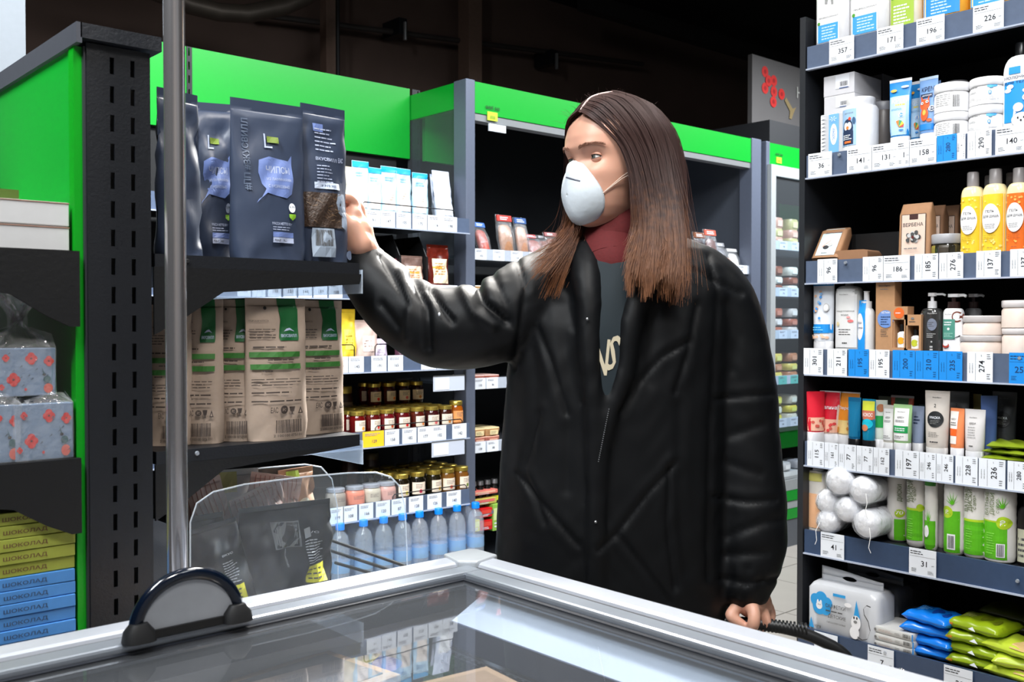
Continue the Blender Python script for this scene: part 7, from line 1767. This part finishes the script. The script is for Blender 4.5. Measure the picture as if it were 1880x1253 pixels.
# letters N S turned on the chest
lt = MB(); crm = mat((.74, .70, .60), .7)
for ch, px, py, hh, ro in (('N', 1101, 655, .066, -6), ('S', 1124, 648, .066, -14)):
    gv, gf, asp = glyphs(ch); vs = []
    for x, y in gv:
        c, s_ = math.cos(R(ro)), math.sin(R(ro)); x *= .5; dx, dy = (x * c - y * s_) * hh, (x * s_ + y * c) * hh
        vs.append(chest(px + dx * 1000, py - dy * 1000, .0118))
    lt.add(vs, gf, crm)
lt.obj('chest_letters', sw_)
# red polo neck
tn = MB(); redn = mat((.34, .045, .06), .85, noise=.15, scale=200, bump=.3)
limb(tn, [(hw_(0, -.018, -.10), .053), (hw_(.002, -.012, -.125), .056), (W(1122, 450, 1.86), .064), (W(1125, 488, 1.84), .066)], redn); tno = tn.obj('polo_neck', pers)
# zip and snaps
zp = MB()
for k in range(26):
    t = k / 25; p_ = chest(1116 - 19 * t, 750 + 95 * t, .0185)
    ball(zp, p_, .0011, steel, n=4)
zp.obj('zip_teeth', coat)
for px, py, o_ in ((1092, 955, .018), (1076, 586, .028)):
    ball_ = MB(); ball(ball_, chest(px, py, o_), .0026, steel, n=6); ball_.obj('snap', coat)
p_ = W(812, 578, 1.85) - FH * .076; sn = MB(); ball(sn, p_, .0022, paper, (1, 1, 1.6), n=6); sn.obj('lint', coat)
# cuffs
# trousers and shoes
tr = MB(); trm = mat((.05, .05, .06), .8)
for s in (-1, 1):
    o_ = RT * (.085 * s)
    limb(tr, [(o_ + Vector((0, 0, .86)), .10), (o_ + Vector((0, 0, .65)), .085), (o_ + Vector((0, 0, .45)), .068), (o_ + Vector((0, 0, .25)), .062), (o_ + Vector((0, 0, .12)), .055)], trm)
tro = tr.obj('trousers', pers); remesh(tro, .008, 3)
for s in (-1, 1):
    o_ = RT * (.085 * s); so = MB()
    limb(so, [(o_ + FH * .03 + Vector((0, 0, .055)), .046), (o_ - FH * .06 + Vector((0, 0, .050)), .045), (o_ - FH * .15 + Vector((0, 0, .040)), .036)], mat((.12, .12, .13), .5))
    ob = so.obj('shoe', pers)
    for v in ob.data.vertices: v.co.z = max(v.co.z, .004)
# ------------------------------------------------------------- shopping basket on her arm
g0 = at_d(1392, 1146, 1.80); g1 = at_d(1448, 1166, 1.79)
gd = (g1 - g0); gd.z = 0; gd.normalize()
bc = Vector((g0.x, g0.y, 0)) + gd * .005
bk = thing('shopping_basket', 'black shopping basket with ribbed handle carried in her lowered hand', 'basket', (bc.x, bc.y, .26))
zg = g0.z - .26
gm = mat((.06, .065, .07), .45)
pn = Vector((-gd.y, gd.x, 0))
hdl = [Vector(-gd * .19) + Vector((0, 0, .20)), -gd * .185 + Vector((0, 0, zg - .06)), -gd * .15 + Vector((0, 0, zg - .012)), -gd * .06 + Vector((0, 0, zg)), gd * .03 + Vector((0, 0, zg - .004)), gd * .10 + Vector((0, 0, zg - .022)), gd * .155 + Vector((0, 0, zg - .06)), gd * .185 + Vector((0, 0, .28)), gd * .19 + Vector((0, 0, .20))]
MB().tube(catm(hdl, 5), .0105, gm, 14).obj('handle', bk)
for k in range(-9, 13):
    c = gd * (k * .0065) + Vector((0, 0, zg - .001 - max(0, k) * .0004)); MB().tube([c - gd * .0016, c + gd * .0016], .0122, gm, 14).obj('grip_rib', bk)
def bring(z, L_, Wd): return [gd * (L_ * sx) + pn * (Wd * sy) + Vector((0, 0, z)) for sx, sy in ((-1, -1), (1, -1), (1, 1), (-1, 1))]
for z, L_, Wd, r in ((.215, .205, .14, .009), (.11, .19, .125, .003), (.16, .197, .132, .003), (.06, .182, .118, .003), (.01, .175, .11, .006)):
    MB().tube(bring(z, L_, Wd), r, gm, 8, closed=True).obj('hoop' if r < .008 else 'basket_rim', bk)
b = MB()
for i in range(4):
    t0, t1 = bring(.215, .205, .14), bring(.01, .175, .11)
    for k in range(9): f = k / 8; b.tube([t0[i].lerp(t0[(i + 1) % 4], f), t1[i].lerp(t1[(i + 1) % 4], f)], .0025, gm, 6)
stuff(b.obj('basket_bars', bk)) if 0 else b.obj('side_mesh', bk)
vs = bring(.008, .175, .11) + bring(.004, .175, .11)
MB().add(vs, [(0, 1, 2, 3), (7, 6, 5, 4), (0, 4, 5, 1), (1, 5, 6, 2), (2, 6, 7, 3), (3, 7, 4, 0)], gm).obj('basket_floor', bk)
